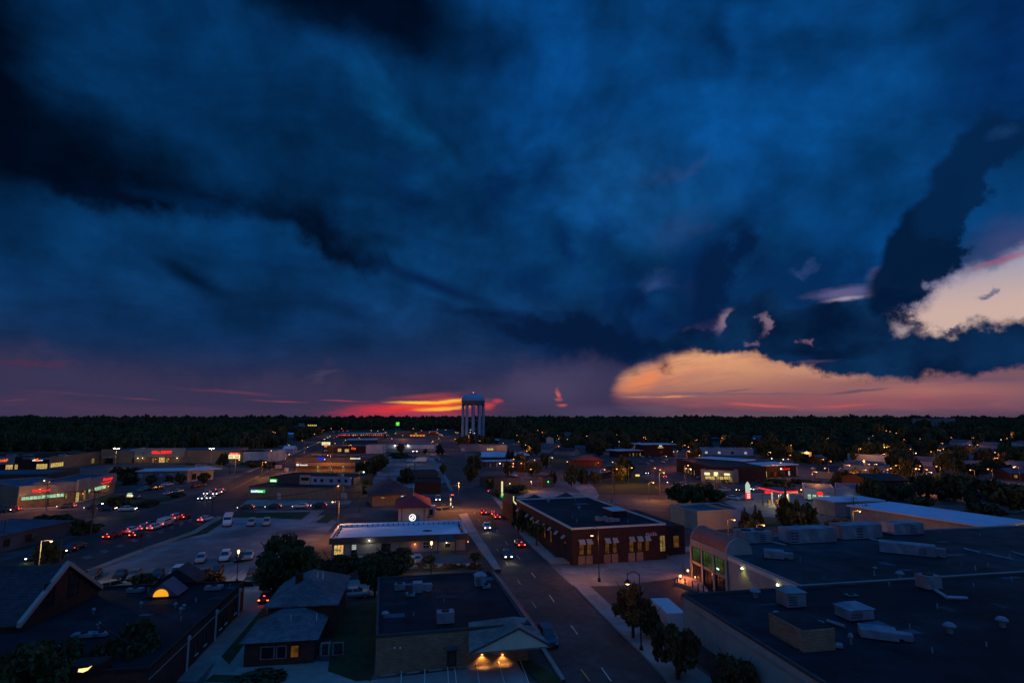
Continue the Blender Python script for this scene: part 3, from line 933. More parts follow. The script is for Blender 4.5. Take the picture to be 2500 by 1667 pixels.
# ================================================================ buildings
class Bld:
    def __init__(s, name, label, cat, A, B_, h, W, wall, roof, style='flat', top=False, parapet=.45, ridge=None, ov=.35, group=None, world=None, trim=None, rows=None, walk=None):
        if world:
            a, c = Vector((*world[0], 0)), Vector((*world[1], 0))
        else:
            a, c = gp(*A, h if top else 0), gp(*B_, h if top else 0)
        zb = gz(a.x, a.y)
        if isinstance(h, tuple):
            h = hrow(a, h[0])
        s.A, s.rz = Vector((a.x, a.y, 0)), math.atan2(c.y - a.y, c.x - a.x)
        s.L, s.W, s.h = math.hypot(c.x - a.x, c.y - a.y), W, h
        s.t = thing(name, label, cat, (a.x, a.y, zb), s.rz, group)
        s.zb = zb
        L, b = s.L, MB().box(0, 0, -.3, s.L, W, h)
        s.wall = b.build('wall', wall, s.t)
        trim = trim or wall
        s.roofpart = None
        if style == 'flat':
            r = MB().box(.28, .28, h + .004, L - .28, W - .28, h + .07)
            s.roofpart = r.build('roof', roof, s.t)
            if parapet:
                p = MB(); q = .26; z0, z1 = h + .003, h + parapet
                p.box(-.04, -.04, z0, L + .04, q, z1).box(-.04, W - q, z0, L + .04, W + .04, z1).box(-.04, q + .002, z0, q, W - q - .002, z1).box(L - q, q + .002, z0, L + .04, W - q - .002, z1)
                p.build('parapet', trim, s.t)
                s.top = h + .07
            else:
                s.top = h + .07
        elif style == 'slab':
            r = MB().box(-ov, -ov, h + .003, L + ov, W + ov, h + .35)
            s.roofpart = r.build('roof', roof, s.t); s.top = h + .35
        elif style in ('gable', 'gableY'):
            rh = ridge or 2.0; b = MB(); th = .18
            if style == 'gable':      # ridge along the front
                e0, e1, m_ = -ov, W + ov, W / 2
                sec = [(e0, h - ov * rh / (W / 2)), (m_, h + rh), (e1, h - ov * rh / (W / 2))]
                for (y0, z0), (y1, z1) in (sec[:2], sec[1:]):
                    b.add([(-ov, y0, z0), (L + ov, y0, z0), (L + ov, y1, z1), (-ov, y1, z1), (-ov, y0, z0 + th), (L + ov, y0, z0 + th), (L + ov, y1, z1 + th), (-ov, y1, z1 + th)],
                          [(3, 2, 1, 0), (4, 5, 6, 7), (0, 1, 5, 4), (2, 3, 7, 6), (1, 2, 6, 5), (3, 0, 4, 7)])
                gs = [[(0, 0, h), (0, W / 2, h + rh), (0, W, h)], [(L, 0, h), (L, W, h), (L, W / 2, h + rh)]]
            else:
                e0, e1, m_ = -ov, L + ov, L / 2
                sec = [(e0, h - ov * rh / (L / 2)), (m_, h + rh), (e1, h - ov * rh / (L / 2))]
                for (x0, z0), (x1, z1) in (sec[:2], sec[1:]):
                    b.add([(x0, -ov, z0), (x1, -ov, z1), (x1, W + ov, z1), (x0, W + ov, z0), (x0, -ov, z0 + th), (x1, -ov, z1 + th), (x1, W + ov, z1 + th), (x0, W + ov, z0 + th)],
                          [(3, 2, 1, 0), (4, 5, 6, 7), (0, 1, 5, 4), (2, 3, 7, 6), (1, 2, 6, 5), (3, 0, 4, 7)])
                gs = [[(0, 0, h), (L, 0, h), (L / 2, 0, h + rh)], [(0, W, h), (L / 2, W, h + rh), (L, W, h)]]
            for g in gs: MB().poly(g).build('gable', wall, s.t)
            s.roofpart = b.build('roof', roof, s.t); s.top = h + rh
        elif style == 'hip':
            rh = ridge or 2.0; q = min(L, W) / 2 + ov
            b = MB()
            if L >= W:
                p, r_ = (-ov + q, W / 2), (L + ov - q, W / 2)
            else:
                p, r_ = (L / 2, -ov + q), (L / 2, W + ov - q)
            z = h + .003
            b.add([(-ov, -ov, z), (L + ov, -ov, z), (L + ov, W + ov, z), (-ov, W + ov, z), (-ov, -ov, z + .15), (L + ov, -ov, z + .15), (L + ov, W + ov, z + .15), (-ov, W + ov, z + .15),
                   (*p, h + rh), (*r_, h + rh)],
                  [(3, 2, 1, 0), (0, 1, 5, 4), (1, 2, 6, 5), (2, 3, 7, 6), (3, 0, 4, 7)] + ([(4, 5, 9, 8), (5, 6, 9), (6, 7, 8, 9), (7, 4, 8)] if L >= W else [(4, 5, 8), (5, 6, 9, 8), (6, 7, 9), (7, 4, 8, 9)]))
            s.roofpart = b.build('roof', roof, s.t); s.top = h + rh

    # faces: F towards the camera, R and L the sides
    def frame(s, face):
        return {'F': ((0, 0, 0), 0), 'R': ((s.L, 0, 0), math.pi / 2), 'L': ((0, s.W, 0), -math.pi / 2)}[face]

    def at(s, face, px, py):
        u, v = (px - CX) / F_PX, -(py - CY) / F_PX
        d = Vector((u, CT - v * ST, ST + v * CT)); o = Vector((0, 0, CAM_H))
        fo, fr = s.frame(face)
        Mx = Matrix.Translation((s.A.x, s.A.y, s.zb)) @ Matrix.Rotation(s.rz, 4, 'Z') @ Matrix.Translation(fo) @ Matrix.Rotation(fr, 4, 'Z')
        I = Mx.inverted(); o = I @ o; d = I.to_3x3() @ d
        p = o + d * (-o.y / d.y)
        return p.x, p.z

    def fbox(s, face, bx):
        x0, y0, x1, y1 = bx
        ym, xm = (y0 + y1) / 2, (x0 + x1) / 2
        u0, u1 = s.at(face, x0, ym)[0], s.at(face, x1, ym)[0]
        return min(u0, u1), max(u0, u1), s.at(face, xm, y1)[1], s.at(face, xm, y0)[1]

    def put(s, o, face):
        fo, fr = s.frame(face)
        o.location = fo; o.rotation_euler = (0, 0, fr)
        return o

    def part(s, name, face, b, m, label=None):
        return s.put(b.build(name, m, s.t, label=label), face)

    def win(s, face, bx=None, uz=None, pane=None, frame=None, nx=1, nz=1, name='window', label=None, fw=.09):
        u0, u1, z0, z1 = uz or s.fbox(face, bx)
        b = MB(); d = .09
        b.box(u0 - fw, -d, z0 - fw, u1 + fw, -.004, z0).box(u0 - fw, -d, z1, u1 + fw, -.004, z1 + fw)
        b.box(u0 - fw, -d, z0 + .001, u0, -.004, z1 - .001).box(u1, -d, z0 + .001, u1 + fw, -.004, z1 - .001)
        for i in range(1, nx):
            x = u0 + (u1 - u0) * i / nx
            b.box(x - fw * .4, -d * .8, z0 + .001, x + fw * .4, -.03, z1 - .001)
        for i in range(1, nz):
            z = z0 + (z1 - z0) * i / nz
            b.box(u0 + .001, -d * .7, z - fw * .4, u1 - .001, -.032, z + fw * .4)
        f = s.part(name, face, b, frame or M['steel'], label)
        MB().box(u0, -.022, z0, u1, -.006, z1).build('pane', pane or M['glass'], f)
        return f

    def sign(s, face, bx, text, m, board=None, name='shop_sign', uz=None, inset=.1, shear=0.0, bold=.01, label=None):
        u0, u1, z0, z1 = uz or s.fbox(face, bx)
        if board:
            o = s.part(name, face, MB().box(u0, -.16, z0, u1, -.005, z1), board, label)
            if text:
                w, h_ = (u1 - u0) * inset, (z1 - z0) * inset * 1.6
                lettering('lettering', text, m, o, u0 + w, u1 - w, z0 + h_, z1 - h_, -.165, bold=bold, shear=shear)
        else:
            o = s.put(lettering(name, text, m, s.t, u0, u1, z0, z1, -.05, bold=bold, shear=shear), face)
            if label: o['label'] = label
        return o

    def on_roof(s, px, py, dz=0.0):
        """local point of the roof seen at a picture point"""
        p = gp(px, py, s.top)
        q = Matrix.Rotation(-s.rz, 4, 'Z') @ (Vector((p.x, p.y, 0)) - s.A)
        return q.x, q.y


def hvac(label, bl, px, py, sx, sy, h, kind='box', rz=0.0, group='air handling units on the flat roofs'):
    """rooftop unit standing on a roof: cabinet, base rail, fan, louvre, duct"""
    u, v = bl.on_roof(px, py)
    c, s_ = math.cos(bl.rz), math.sin(bl.rz)
    loc = (bl.A.x + u * c - v * s_, bl.A.y + u * s_ + v * c, bl.zb + bl.top)
    t = thing('rooftop_unit' if kind != 'vent' else 'roof_vent', label, 'air conditioner' if kind != 'vent' else 'vent', loc, bl.rz + rz, group if kind != 'vent' else 'small vents on the flat roofs')
    if kind == 'vent':
        MB().lathe([(.22 * sx, 0), (.22 * sx, h * .6)], 8).build('pipe', M['hvac'], t)
        MB().lathe([(.45 * sx, h * .6), (.5 * sx, h * .75), (.3 * sx, h)], 8).build('cowl', M['hvac'], t)
        return t
    x, y = sx / 2, sy / 2
    MB().box(-x + .1, -y + .1, 0, x - .1, y - .1, .16).build('base_rail', M['steel'], t)
    MB().box(-x, -y, .162, x, y, h).build('cabinet', M['hvac'], t)
    nseg = max(1, int(sx / 2.4))
    b = MB()
    for i in range(nseg):
        if (i * 5 + int(sx * 10)) % 3: continue
        x0 = -x + sx * i / nseg + .18; x1 = -x + sx * (i + .6) / nseg - .18
        for k in range(4):
            z = .35 + (h - .6) * k / 4
            b.box(x0, -y - .04, z, x1, -y - .003, z + (h - .6) / 8)
    if b.v: b.build('louvre', M['roof3'], t)['kind'] = 'stuff'
    if kind == 'box':
        for i in range(nseg):
            MB().lathe([(min(sx / nseg, sy) * .34, h + .003), (min(sx / nseg, sy) * .34, h + .14)], 14, (-x + sx * (i + .5) / nseg, 0, 0)).build('fan', M['black'], t)
    if kind == 'duct':
        MB().box(x + .003, -y * .5, .3, x + 1.3, y * .5, h * .8).box(x + .5, -y * .5 + .002, .163, x + 1.2, y * .5 - .002, .298).build('duct', M['hvac'], t)
    if kind == 'cap':
        MB().add([(-x - .15, -y - .15, h + .002), (x + .15, -y - .15, h + .002), (x + .15, y + .15, h + .002), (-x - .15, y + .15, h + .002), (-x * .5, -y * .5, h + .4), (x * .5, -y * .5, h + .4), (x * .5, y * .5, h + .4), (-x * .5, y * .5, h + .4)],
                 [(0, 1, 5, 4), (1, 2, 6, 5), (2, 3, 7, 6), (3, 0, 4, 7), (4, 5, 6, 7), (3, 2, 1, 0)]).build('hood', M['hvac'], t)
    return t


def point_light(parent, loc, energy, rgb, size=.25, spot=None, rot=None):
    l = D.lights.new('lamp_light', 'SPOT' if spot else 'POINT')
    l.energy = energy; l.color = rgb; l.shadow_soft_size = size
    if spot:
        l.spot_size = R(spot); l.spot_blend = .6
    o = link('lamp_light', l, parent)
    o.location = loc
    if rot: o.rotation_euler = rot
    return o


SOD = (1.0, .34, .07)
WARM = (1.0, .62, .26)


def wall_lamp(bl, face, px, py, energy, rgb, glowm, r=.16, spot=None, name='wall_lamp', out=.5):
    u, z = bl.at(face, px, py)
    b = MB().box(u - .05, -.3, z + .16, u + .05, -.005, z + .2)
    o = bl.part(name, face, b, M['steel'])
    MB().lathe([(r * .5, z + .15), (r, z), (r * .8, z - .08), (.02, z - .1)], 8, (u, -.3, 0)).build('bulb', glowm, o)
    if energy:
        if spot:
            point_light(o, (u, -out, z - .15), energy, rgb, .1, spot, (0, 0, 0))
        else:
            point_light(o, (u, -out, z - .25), energy, rgb, .15)
    return o


# ---------------------------------------------------------------- foreground
# near brown-walled office with the gabled canopy
a = gp(918, 1557, 3.9); c = gp(1290, 1527, 3.9); bk = gp(948, 1412, 3.9)
F1 = Bld('office_building', 'tan brick office with dark flat roof and a gabled canopy over lit parking bays', 'building', None, None, 3.9,
         (bk - a).length, M['tan_brick'], M['roof'], world=((a.x, a.y), (c.x, c.y)), parapet=.3, trim=M['dark_wall'])
# mansard strip along the street side
Wd = F1.W; Lf = F1.L
MB().add([(Lf + .05, 0, 3.2), (Lf + 1.7, 0, 2.7), (Lf + 1.7, Wd, 2.7), (Lf + .05, Wd, 3.2), (Lf + .05, 0, 4.3), (Lf + 1.7, 0, 2.85), (Lf + 1.7, Wd, 2.85), (Lf + .05, Wd, 4.3)],
         [(3, 2, 1, 0), (4, 5, 6, 7), (0, 1, 5, 4), (1, 2, 6, 5), (2, 3, 7, 6), (3, 0, 4, 7)]).build('mansard', M['roof3'], F1.t)
u0, _ = F1.at('F', 1135, 1585); u1 = Lf + 1.8
um = u0 + (u1 - u0) * .62
can = MB()
dpt = 3.4
can.add([(u0, -dpt, 2.75), (u1, -dpt, 2.75), (um, -dpt + .9, 4.55), (u0 + .6, 1.4, 4.33), (u1 - 1.6, 1.4, 4.33), (u0, -dpt, 2.6), (u1, -dpt, 2.6), (u1 - .4, -.05, 2.6), (u0 + .2, -.05, 2.6), (um + .2, 1.4, 4.6)],
        [(0, 2, 9, 3), (1, 4, 9, 2), (5, 8, 7, 6), (0, 5, 6, 1), (0, 3, 8, 5), (1, 6, 7, 4), (3, 9, 4, 7, 8)])
can.build('canopy_roof', M['canopy'], F1.t)
MB().add([(u0 + .4, -dpt - .02, 2.78), (u1 - .3, -dpt - .02, 2.78), (um, -dpt + .86, 4.5)], [(0, 1, 2)]).build('pediment', M['cream'], F1.t)
for p_, q_ in (((u0, -dpt - .04, 2.76), (um, -dpt + .86, 4.58)), ((u1, -dpt - .04, 2.76), (um, -dpt + .86, 4.58))):
    MB().tube(p_, q_, .13, 4).build('rake_board', M['dark_wall'], F1.t)
for px in (1176, 1226):
    u, z = F1.at('F', px, 1600)
    z = F1.at('F', px, 1595)[1]
    o = MB().lathe([(.1, z + .02), (.12, z - .06), (.04, z - .08)], 8, (u, -.2, 0)).build('downlight', E_['sodium_far'], F1.t)
    point_light(o, (u, -.3, z - .1), 130, (1, .42, .1), .04, 120, (R(8), 0, 0))
for px in (963, 977):
    wall_lamp(F1, 'F', px, 1578, 0, WARM, M['trim'], r=.12, name='flood_lamp')
F1.win('F', (1094, 1584, 1112, 1622), pane=M['dark_wall'], frame=M['steel'], name='door')
F1.part('door_hood', 'F', MB().box(F1.at('F', 1088, 1582)[0], -.8, F1.at('F', 1100, 1582)[1] + .05, F1.at('F', 1116, 1582)[0], -.005, F1.at('F', 1100, 1582)[1] + .2), M['roof3'])
for k, (px, py, sx, sy, h, kd, lb) in enumerate([(976, 1440, 1.4, 1.2, .9, 'box', 'small pale unit nearest the left edge of the near office roof'),
                                                 (1019, 1446, 1.3, 1.5, 1.4, 'duct', 'tall pale unit with duct, second from left on the near office roof'),
                                                 (1002, 1456, 1.2, 1.0, .5, 'box', 'low pale box beside the second unit of the near office roof'),
                                                 (1172, 1430, 1.5, 1.3, 1.5, 'cap', 'tall hooded unit near the street end of the near office roof'),
                                                 (1187, 1436, 1.1, 1.0, .55, 'box', 'low pale box beside the hooded unit of the near office roof'),
                                                 (1087, 1520, 2.0, 1.4, 1.35, 'box', 'large pale unit with round fan in the middle of the near office roof')]):
    hvac(lb, F1, px, py, sx, sy, h, kd)
hvac('small white vent at the left edge of the near office roof', F1, 940, 1507, 1, 1, .7, 'vent')
hvac('tiny white vent above the centre of the near office roof', F1, 1052, 1435, .6, 1, .5, 'vent')
# seams of the roofing felt
for k in range(4):
    y = F1.W * (k + 1) / 5
    MB().box(.3, y, F1.top + .003, Lf - .3, y + .07, F1.top + .012).build('roof_seam', M['roof2'], F1.t)
MB().box(Lf * .42, .3, F1.top + .013, Lf * .42 + .06, F1.W * .8, F1.top + .02).build('roof_seam', M['roof2'], F1.t)
# wheel stops and mulch beds
for px0, px1, py, lb in [(1174, 1208, 1627, 'lit concrete wheel stop left under the canopy lamps'), (1227, 1260, 1620, 'lit concrete wheel stop right under the canopy lamps'),
                         (1118, 1150, 1631, 'unlit wheel stop left of the lit pair'), (1047, 1080, 1638, 'dark wheel stop in the middle of the parking bays'),
                         (992, 1025, 1644, 'dark wheel stop second from the left end of the bays'), (930, 966, 1650, 'dark wheel stop at the left end of the bays')]:
    p, q = gp(px0, py), gp(px1, py - (px1 - px0) * .12)
    t = thing('wheel_stop', lb, 'wheel stop', p, math.atan2(q.y - p.y, q.x - p.x), 'wheel stops below the tan wall')
    l_ = (q - p).length
    MB().add([(0, -.11, .03), (l_, -.11, .03), (l_, .11, .03), (0, .11, .03), (.05, -.05, .17), (l_ - .05, -.05, .17), (l_ - .05, .05, .17), (.05, .05, .17)],
             [(3, 2, 1, 0), (4, 5, 6, 7), (0, 1, 5, 4), (1, 2, 6, 5), (2, 3, 7, 6), (3, 0, 4, 7)]).build('block', M['concrete'], t)
    for x in (.2, l_ - .2):
        MB().lathe([(.02, .17), (.02, .19)], 6, (x, 0, 0)).build('pin', M['steel'], t)

# brick house with hipped roofs
H1 = Bld('brick_house', 'dark red brick house with grey hipped roof and a lower front wing', 'house', None, None, 4.2, 12.5, M['brick'], M['shingle'], 'hip', ridge=2.4, ov=.5,
         world=((gp(654, 1482, 4.2).x, gp(654, 1482, 4.2).y), (gp(818, 1474, 4.2).x, gp(818, 1474, 4.2).y)))
hb = MB().box(-.6, -7.4, -.2, H1.L - 1.2, -.005, 2.75); hb.build('front_wing', M['brick'], H1.t)
L2 = H1.L - 1.2
b = MB().add([(-1.1, -7.9, 2.753), (L2 + .5, -7.9, 2.753), (L2 + .5, -.01, 2.753), (-1.1, -.01, 2.753), (2.4, -3.4, 4.1), (L2 - 3, -3.4, 4.1), (L2 - 2.4, -.01, 4.1), (1.8, -.01, 4.1)],
             [(3, 2, 1, 0), (0, 1, 5, 4), (1, 2, 6, 5), (3, 0, 4, 7), (4, 5, 6, 7)])
b.build('wing_roof', M['shingle'], H1.t)
for x in (3.6, 6.6):
    MB().box(x, -4.2, 3.6, x + .1, -4.1, 4.5).build('vent_pipe', M['trim'], H1.t)
for x in (5.0, 5.7):
    MB().lathe([(.12, H1.h + 1.7), (.1, H1.h + 2.6)], 6, (x, H1.W * .45, 0)).build('vent_pipe', M['trim'], H1.t)
for x0, x1, pm in [(1.3, 2.6, M['glass']), (3.0, 3.9, M['glass']), (4.5, 5.3, E_['room_amber']), (7.9, 8.6, M['glass']), (9.2, 10.2, M['glass'])]:
    fr = MB().box(x0 - .12, -7.5, .8, x1 + .12, -7.405, 2.2)
    f = fr.build('window', M['grey_wall'] if pm is M['glass'] else M['dark_brick'], H1.t)
    MB().box(x0, -7.53, .9, x1, -7.502, 2.1).build('pane', pm, f)
MB().box(-1.2, -8.6, 0, L2 + .6, -7.45, .12).build('front_step', M['concrete'], H1.t)
MB().box(L2 + .2, -5, .0, L2 + 1.4, -3.4, .9).build('side_stair', M['concrete'], H1.t)
MB().box(H1.L * .3, H1.W * .3, H1.h + 1.2, H1.L * .3 + .9, H1.W * .3 + .7, H1.h + 3.0).build('chimney', M['dark_brick'], H1.t)

# church
ea, eb, pk = gp(49, 1529, 4.6), gp(241, 1440, 4.6), None
CW = (eb - ea).length
dirn = (eb - ea).normalized()
rz = math.atan2(dirn.y, dirn.x) - math.pi / 2
a0 = ea - Vector((math.cos(rz), math.sin(rz), 0)) * 30
mid = (ea + eb) / 2
ph = hrow(mid, 1382)
CH = Bld('church', 'dark steep-roofed brick church with pale gable coping', 'church', None, None, 4.6, CW, M['dark_brick'], M['dark_shingle'], 'gable', ridge=ph - 4.6, ov=.1,
         world=((a0.x, a0.y), (ea.x, ea.y)))
for y0, y1 in ((0, CW / 2), (CW, CW / 2)):
    b = MB(); z0, z1 = 4.6, ph
    q = .35 if y0 == 0 else -.35
    b.add([(CH.L - .15, y0 - q, z0), (CH.L + .35, y0 - q, z0), (CH.L + .35, y1, z1 + .1), (CH.L - .15, y1, z1 + .1), (CH.L - .15, y0 - q, z0 + .55), (CH.L + .35, y0 - q, z0 + .55), (CH.L + .35, y1, z1 + .65), (CH.L - .15, y1, z1 + .65)],
          [(3, 2, 1, 0), (4, 5, 6, 7), (0, 1, 5, 4), (1, 2, 6, 5), (2, 3, 7, 6), (3, 0, 4, 7)])
    b.build('coping', M['stone'], CH.t)
for y in (.3, .62):
    CH.win('R', uz=(CW * y - .9, CW * y + .9, 5.4, 8.2), frame=M['dark_brick'], nx=2, nz=3)
na, nb = gp(597, 1422, 3.9), gp(405, 1600, 3.9)
wd = (na - nb).normalized(); aW = 30.0
nb2 = na - wd * aW
rzz = math.atan2(wd.y, wd.x) - math.pi / 2
ll = 24.0
a0 = nb2 - Vector((math.cos(rzz), math.sin(rzz), 0)) * ll
AN = Bld('church_hall', 'flat-roofed brick hall beside the church, white downpipes along its wall', 'church hall', None, None, 3.9, aW, M['brick'], M['roof'],
         world=((a0.x, a0.y), (nb2.x, nb2.y)), parapet=.35, trim=M['dark_brick'])
for px, py0, py1 in ((582, 1440, 1508), (525, 1493, 1562), (457, 1555, 1618)):
    u, _ = AN.at('R', px, (py0 + py1) / 2)
    o = AN.part('downpipe', 'R', MB().box(u - .07, -.18, .05, u + .07, -.01, 3.4), M['trim'])
    MB().box(u - .18, -.26, 3.4, u + .18, -.01, 3.8).build('hopper', M['trim'], o)
for px, py in ((478, 1570), (500, 1540), (537, 1510), (550, 1498), (573, 1475)):
    u, z = AN.at('R', px, py)
    f = AN.win('R', uz=(u - .45, u + .45, 1.0, 2.3), frame=M['dark_brick'])
    b = MB().add([(u - .55, -.6, 2.3), (u + .55, -.6, 2.3), (u + .55, -.01, 2.75), (u - .55, -.01, 2.75)], [(0, 1, 2, 3), (3, 2, 1, 0)])
    AN.part('awning', 'R', MB().box(u - .5, -.22, .86, u + .5, -.01, .95), M['trim'])
AN.part('string_course', 'R', MB().box(0, -.05, 3.1, aW, -.006, 3.22), M['stone'])


def clutter(bl, n, seed, x0=.04, x1=.96, y0=.05, y1=.95):
    # repairs in the roofing felt, drain bowls and little pipes
    rg = random.Random(seed)
    for k in range(n):
        x, y = bl.L * rg.uniform(x0, x1), bl.W * rg.uniform(y0, y1); w, d = rg.uniform(.8, 4), rg.uniform(.6, 2.4)
        if k % 3 == 0:
            MB().box(x, y, bl.top + .003, min(bl.L - .4, x + w), min(bl.W - .4, y + d), bl.top + .014 + k * .001).build('roof_patch', M['roof2'] if k % 2 else M['roof3'], bl.t)
        elif k % 3 == 1:
            MB().lathe([(.07, bl.top), (.07, bl.top + rg.uniform(.3, .7))], 6, (x, y, 0)).build('vent_pipe', M['hvac'], bl.t)
        else:
            MB().lathe([(.2, bl.top + .003), (.14, bl.top + .09)], 8, (x, y, 0)).build('drain', M['steel'], bl.t)


clutter(F1, 16, 1)


def roof_gable(px, py, w, d, h, rh, lab, lit=False, roofm=None):
    u, v = AN.on_roof(px, py)
    c_, s_ = math.cos(AN.rz), math.sin(AN.rz)
    zz = AN.top
    mb = MB().box(u - w / 2, v, zz - .02, u + w / 2, v + d, zz + h)
    o = mb.build('roof_house', M['dark_brick'], AN.t, label=lab)
    g = MB().add([(u - w / 2 - .2, v - .2, zz + h), (u + w / 2 + .2, v - .2, zz + h), (u, v - .2, zz + h + rh), (u - w / 2 - .2, v + d, zz + h), (u + w / 2 + .2, v + d, zz + h), (u, v + d, zz + h + rh)],
                 [(0, 1, 2), (1, 4, 5, 2), (0, 2, 5, 3), (3, 5, 4), (0, 3, 4, 1)])
    g.build('gable_roof', roofm or M['dark_shingle'], o)
    if lit:
        n = 14
        pts = [(u + .95 * math.cos(math.pi * i / n), v - .3, zz + .35 + .95 * math.sin(math.pi * i / n)) for i in range(n + 1)]
        MB().add(pts + [(x, y + .06, z) for x, y, z in pts], [tuple(range(n + 1))[::-1], tuple(range(n + 1, 2 * n + 2))]).build('lunette', E_['amber'], o)


roof_gable(394, 1461, 3.8, 3.4, .35, 1.7, 'small gable with a glowing orange half-round window', True, M['roof3'])
roof_gable(430, 1431, 5.5, 4.0, .5, 2.0, 'dark brick gable behind the lit half-round window')
for px, py, sx, sy, h, kd, lb in [(522, 1440, 2.2, 1.2, .6, 'box', 'low pale unit near the far corner of the church hall roof'), (330, 1446, 2.0, 1.0, .6, 'box', 'low blue-white unit near the lit half-round window'),
                                  (205, 1556, 2.2, 1.0, .5, 'box', 'left of the two blue-white units on the church hall roof'), (246, 1554, 1.5, .8, .5, 'box', 'right of the two blue-white units on the church hall roof'),
                                  (160, 1582, 1.2, .8, .4, 'box', 'smallest low unit at the near end of the church hall roof')]:
    hvac(lb, AN, px, py, sx, sy, h, kd)
for px, py in ((228, 1498), (344, 1482), (428, 1484), (441, 1496), (449, 1488), (240, 1534)):
    hvac('thin white vent standing on the dark church hall roof', AN, px, py, .5, 1, .7, 'vent')
MB().box(2.0, 2, AN.top + .003, 2.2, 20, AN.top + .2).build('roof_curb', M['roof3'], AN.t)
# long crooked coping and the lit window near the bottom edge
clutter(AN, 18, 2, .3, .96)
u, v = AN.on_roof(205, 1648)
o = MB().box(u - 1.4, v, AN.top - .02, u + 1.4, v + 2.0, AN.top + .9).build('roof_house', M['dark_brick'], AN.t, label='low dark roof box with a bright crescent of lamp light')
MB().add([(u - .55, v - .02, AN.top + .35), (u - .1, v - .02, AN.top + .28), (u + .3, v - .02, AN.top + .45), (u + .65, v - .02, AN.top + .85), (u + .3, v - .02, AN.top + .68), (u - .5, v - .02, AN.top + .62)],
         [(0, 1, 2, 3, 4, 5)]).build('lit_opening', glow('crescent_light', (1, .72, .25), 1.5), o)

# near right building (big dark roof) and the barrel-roofed hall behind it
N1 = Bld('warehouse', 'large flat-roofed building at the lower right with pale street wall', 'building', None, None, 6.4, 30.0, M['stone'], M['roof'],
         world=((26.5, 44.0), (26.5 + 76 * math.cos(R(11)), 44.0 + 76 * math.sin(R(11)))), parapet=.3, trim=M['dark_wall'])
N1.part('stone_band', 'L', MB().box(0, -.06, 5.5, N1.W, -.006, 5.8), M['concrete'])
N1.part('plinth', 'L', MB().box(0, -.12, 0, N1.W, -.007, 2.4), M['dark_wall'])
PU, PV = N1.on_roof(1985, 1560)
c_, s_ = math.cos(N1.rz), math.sin(N1.rz)
# brick penthouse
pa = gp(1983, 1590 + 2, N1.top + .0); pa = gp(1962, 1592, N1.top)
b2 = gp(2026, 1583, N1.top); bk2 = gp(1897, 1548, N1.top)


def to_local(bl, p):
    q = Matrix.Rotation(-bl.rz, 4, 'Z') @ (Vector((p.x, p.y, 0)) - bl.A)
    return q.x, q.y


x0, y0 = to_local(N1, pa); x1, y1 = to_local(N1, b2); x2, y2 = to_local(N1, bk2)
MB().box(x0, y0, N1.top - .02, x0 + 3.4, y0 + 5.0, N1.top + 1.9).build('penthouse', M['tan_brick'], N1.t)
MB().box(x0 + .12, y0 + .12, N1.top + 1.903, x0 + 3.28, y0 + 4.88, N1.top + 1.96).build('penthouse_roof', M['roof'], N1.t)
for px, py, sx, sy, h, kd, rz_, lb in [(1932, 1478, 2.4, 2.0, 1.7, 'cap', 0, 'raised pale unit on legs behind the brick penthouse'), (2086, 1508, 3.0, 2.2, 1.2, 'cap', 0, 'double hooded pale unit right of the brick penthouse'),
                                       (2144, 1556, 3.2, 2.0, .9, 'duct', -.6, 'L-shaped pale unit with duct at the lower right'), (2268, 1436, 2.2, 1.8, 1.7, 'box', 0, 'dim pale unit beside a long roof duct at the right'),
                                       (2078, 1454, 1.4, 1.0, .15, 'box', 0, 'flat pale hatch behind the double hooded unit'), (2034, 1580, 1.6, .8, .4, 'box', -.6, 'low pale duct at the foot of the brick penthouse')]:
    hvac(lb, N1, px, py, sx, sy, h, kd, rz_)
for px, py, s__, lb in [(1845, 1458, 1.3, 'pale round vent at the left of the big dark roof'), (2320, 1545, 1.2, 'pale vent low in the middle of the big dark roof'), (2448, 1530, 1.2, 'pale vent at the right of the big dark roof'),
                        (2198, 1413, 1.1, 'small pale vent beside the dim unit at the right'), (1896, 1515, .8, 'small dim vent left of the penthouse'), (2078, 1572, .5, 'tiny pale pipe right of the penthouse')]:
    hvac(lb, N1, px, py, s__, 1, 1.0, 'vent')
for p_, q_ in (((2284, 1444), (2312, 1462)), ((2312, 1462), (2362, 1464)), ((1975, 1518), (2012, 1526)), ((2020, 1520), (2062, 1534))):
    a_, d_ = gp(*p_, N1.top), gp(*q_, N1.top)
    (ax, ay), (bx_, by_) = to_local(N1, a_), to_local(N1, d_)
    MB().tube((ax, ay, N1.top + .22), (bx_, by_, N1.top + .22), .2, 6).build('roof_duct', M['hvac'], N1.t)
for k in range(5):
    y = N1.W * (k + .7) / 6
    MB().box(.4, y, N1.top + .003, N1.L - .4, y + .08, N1.top + .012).build('roof_seam', M['roof2'], N1.t)

clutter(N1, 34, 3, .03, .7)
A1 = Bld('barrel_roofed_hall', 'pale stone hall with a copper barrel roof and green-lit tall windows', 'building', None, None, 6.4, 28.5, M['stone'], M['roof2'],
         world=((37.0, 76.95), (37.0 + 82 * math.cos(R(11)), 76.95 + 82 * math.sin(R(11)))), parapet=.3, trim=M['stone'])
clutter(A1, 34, 4, .06, .8)
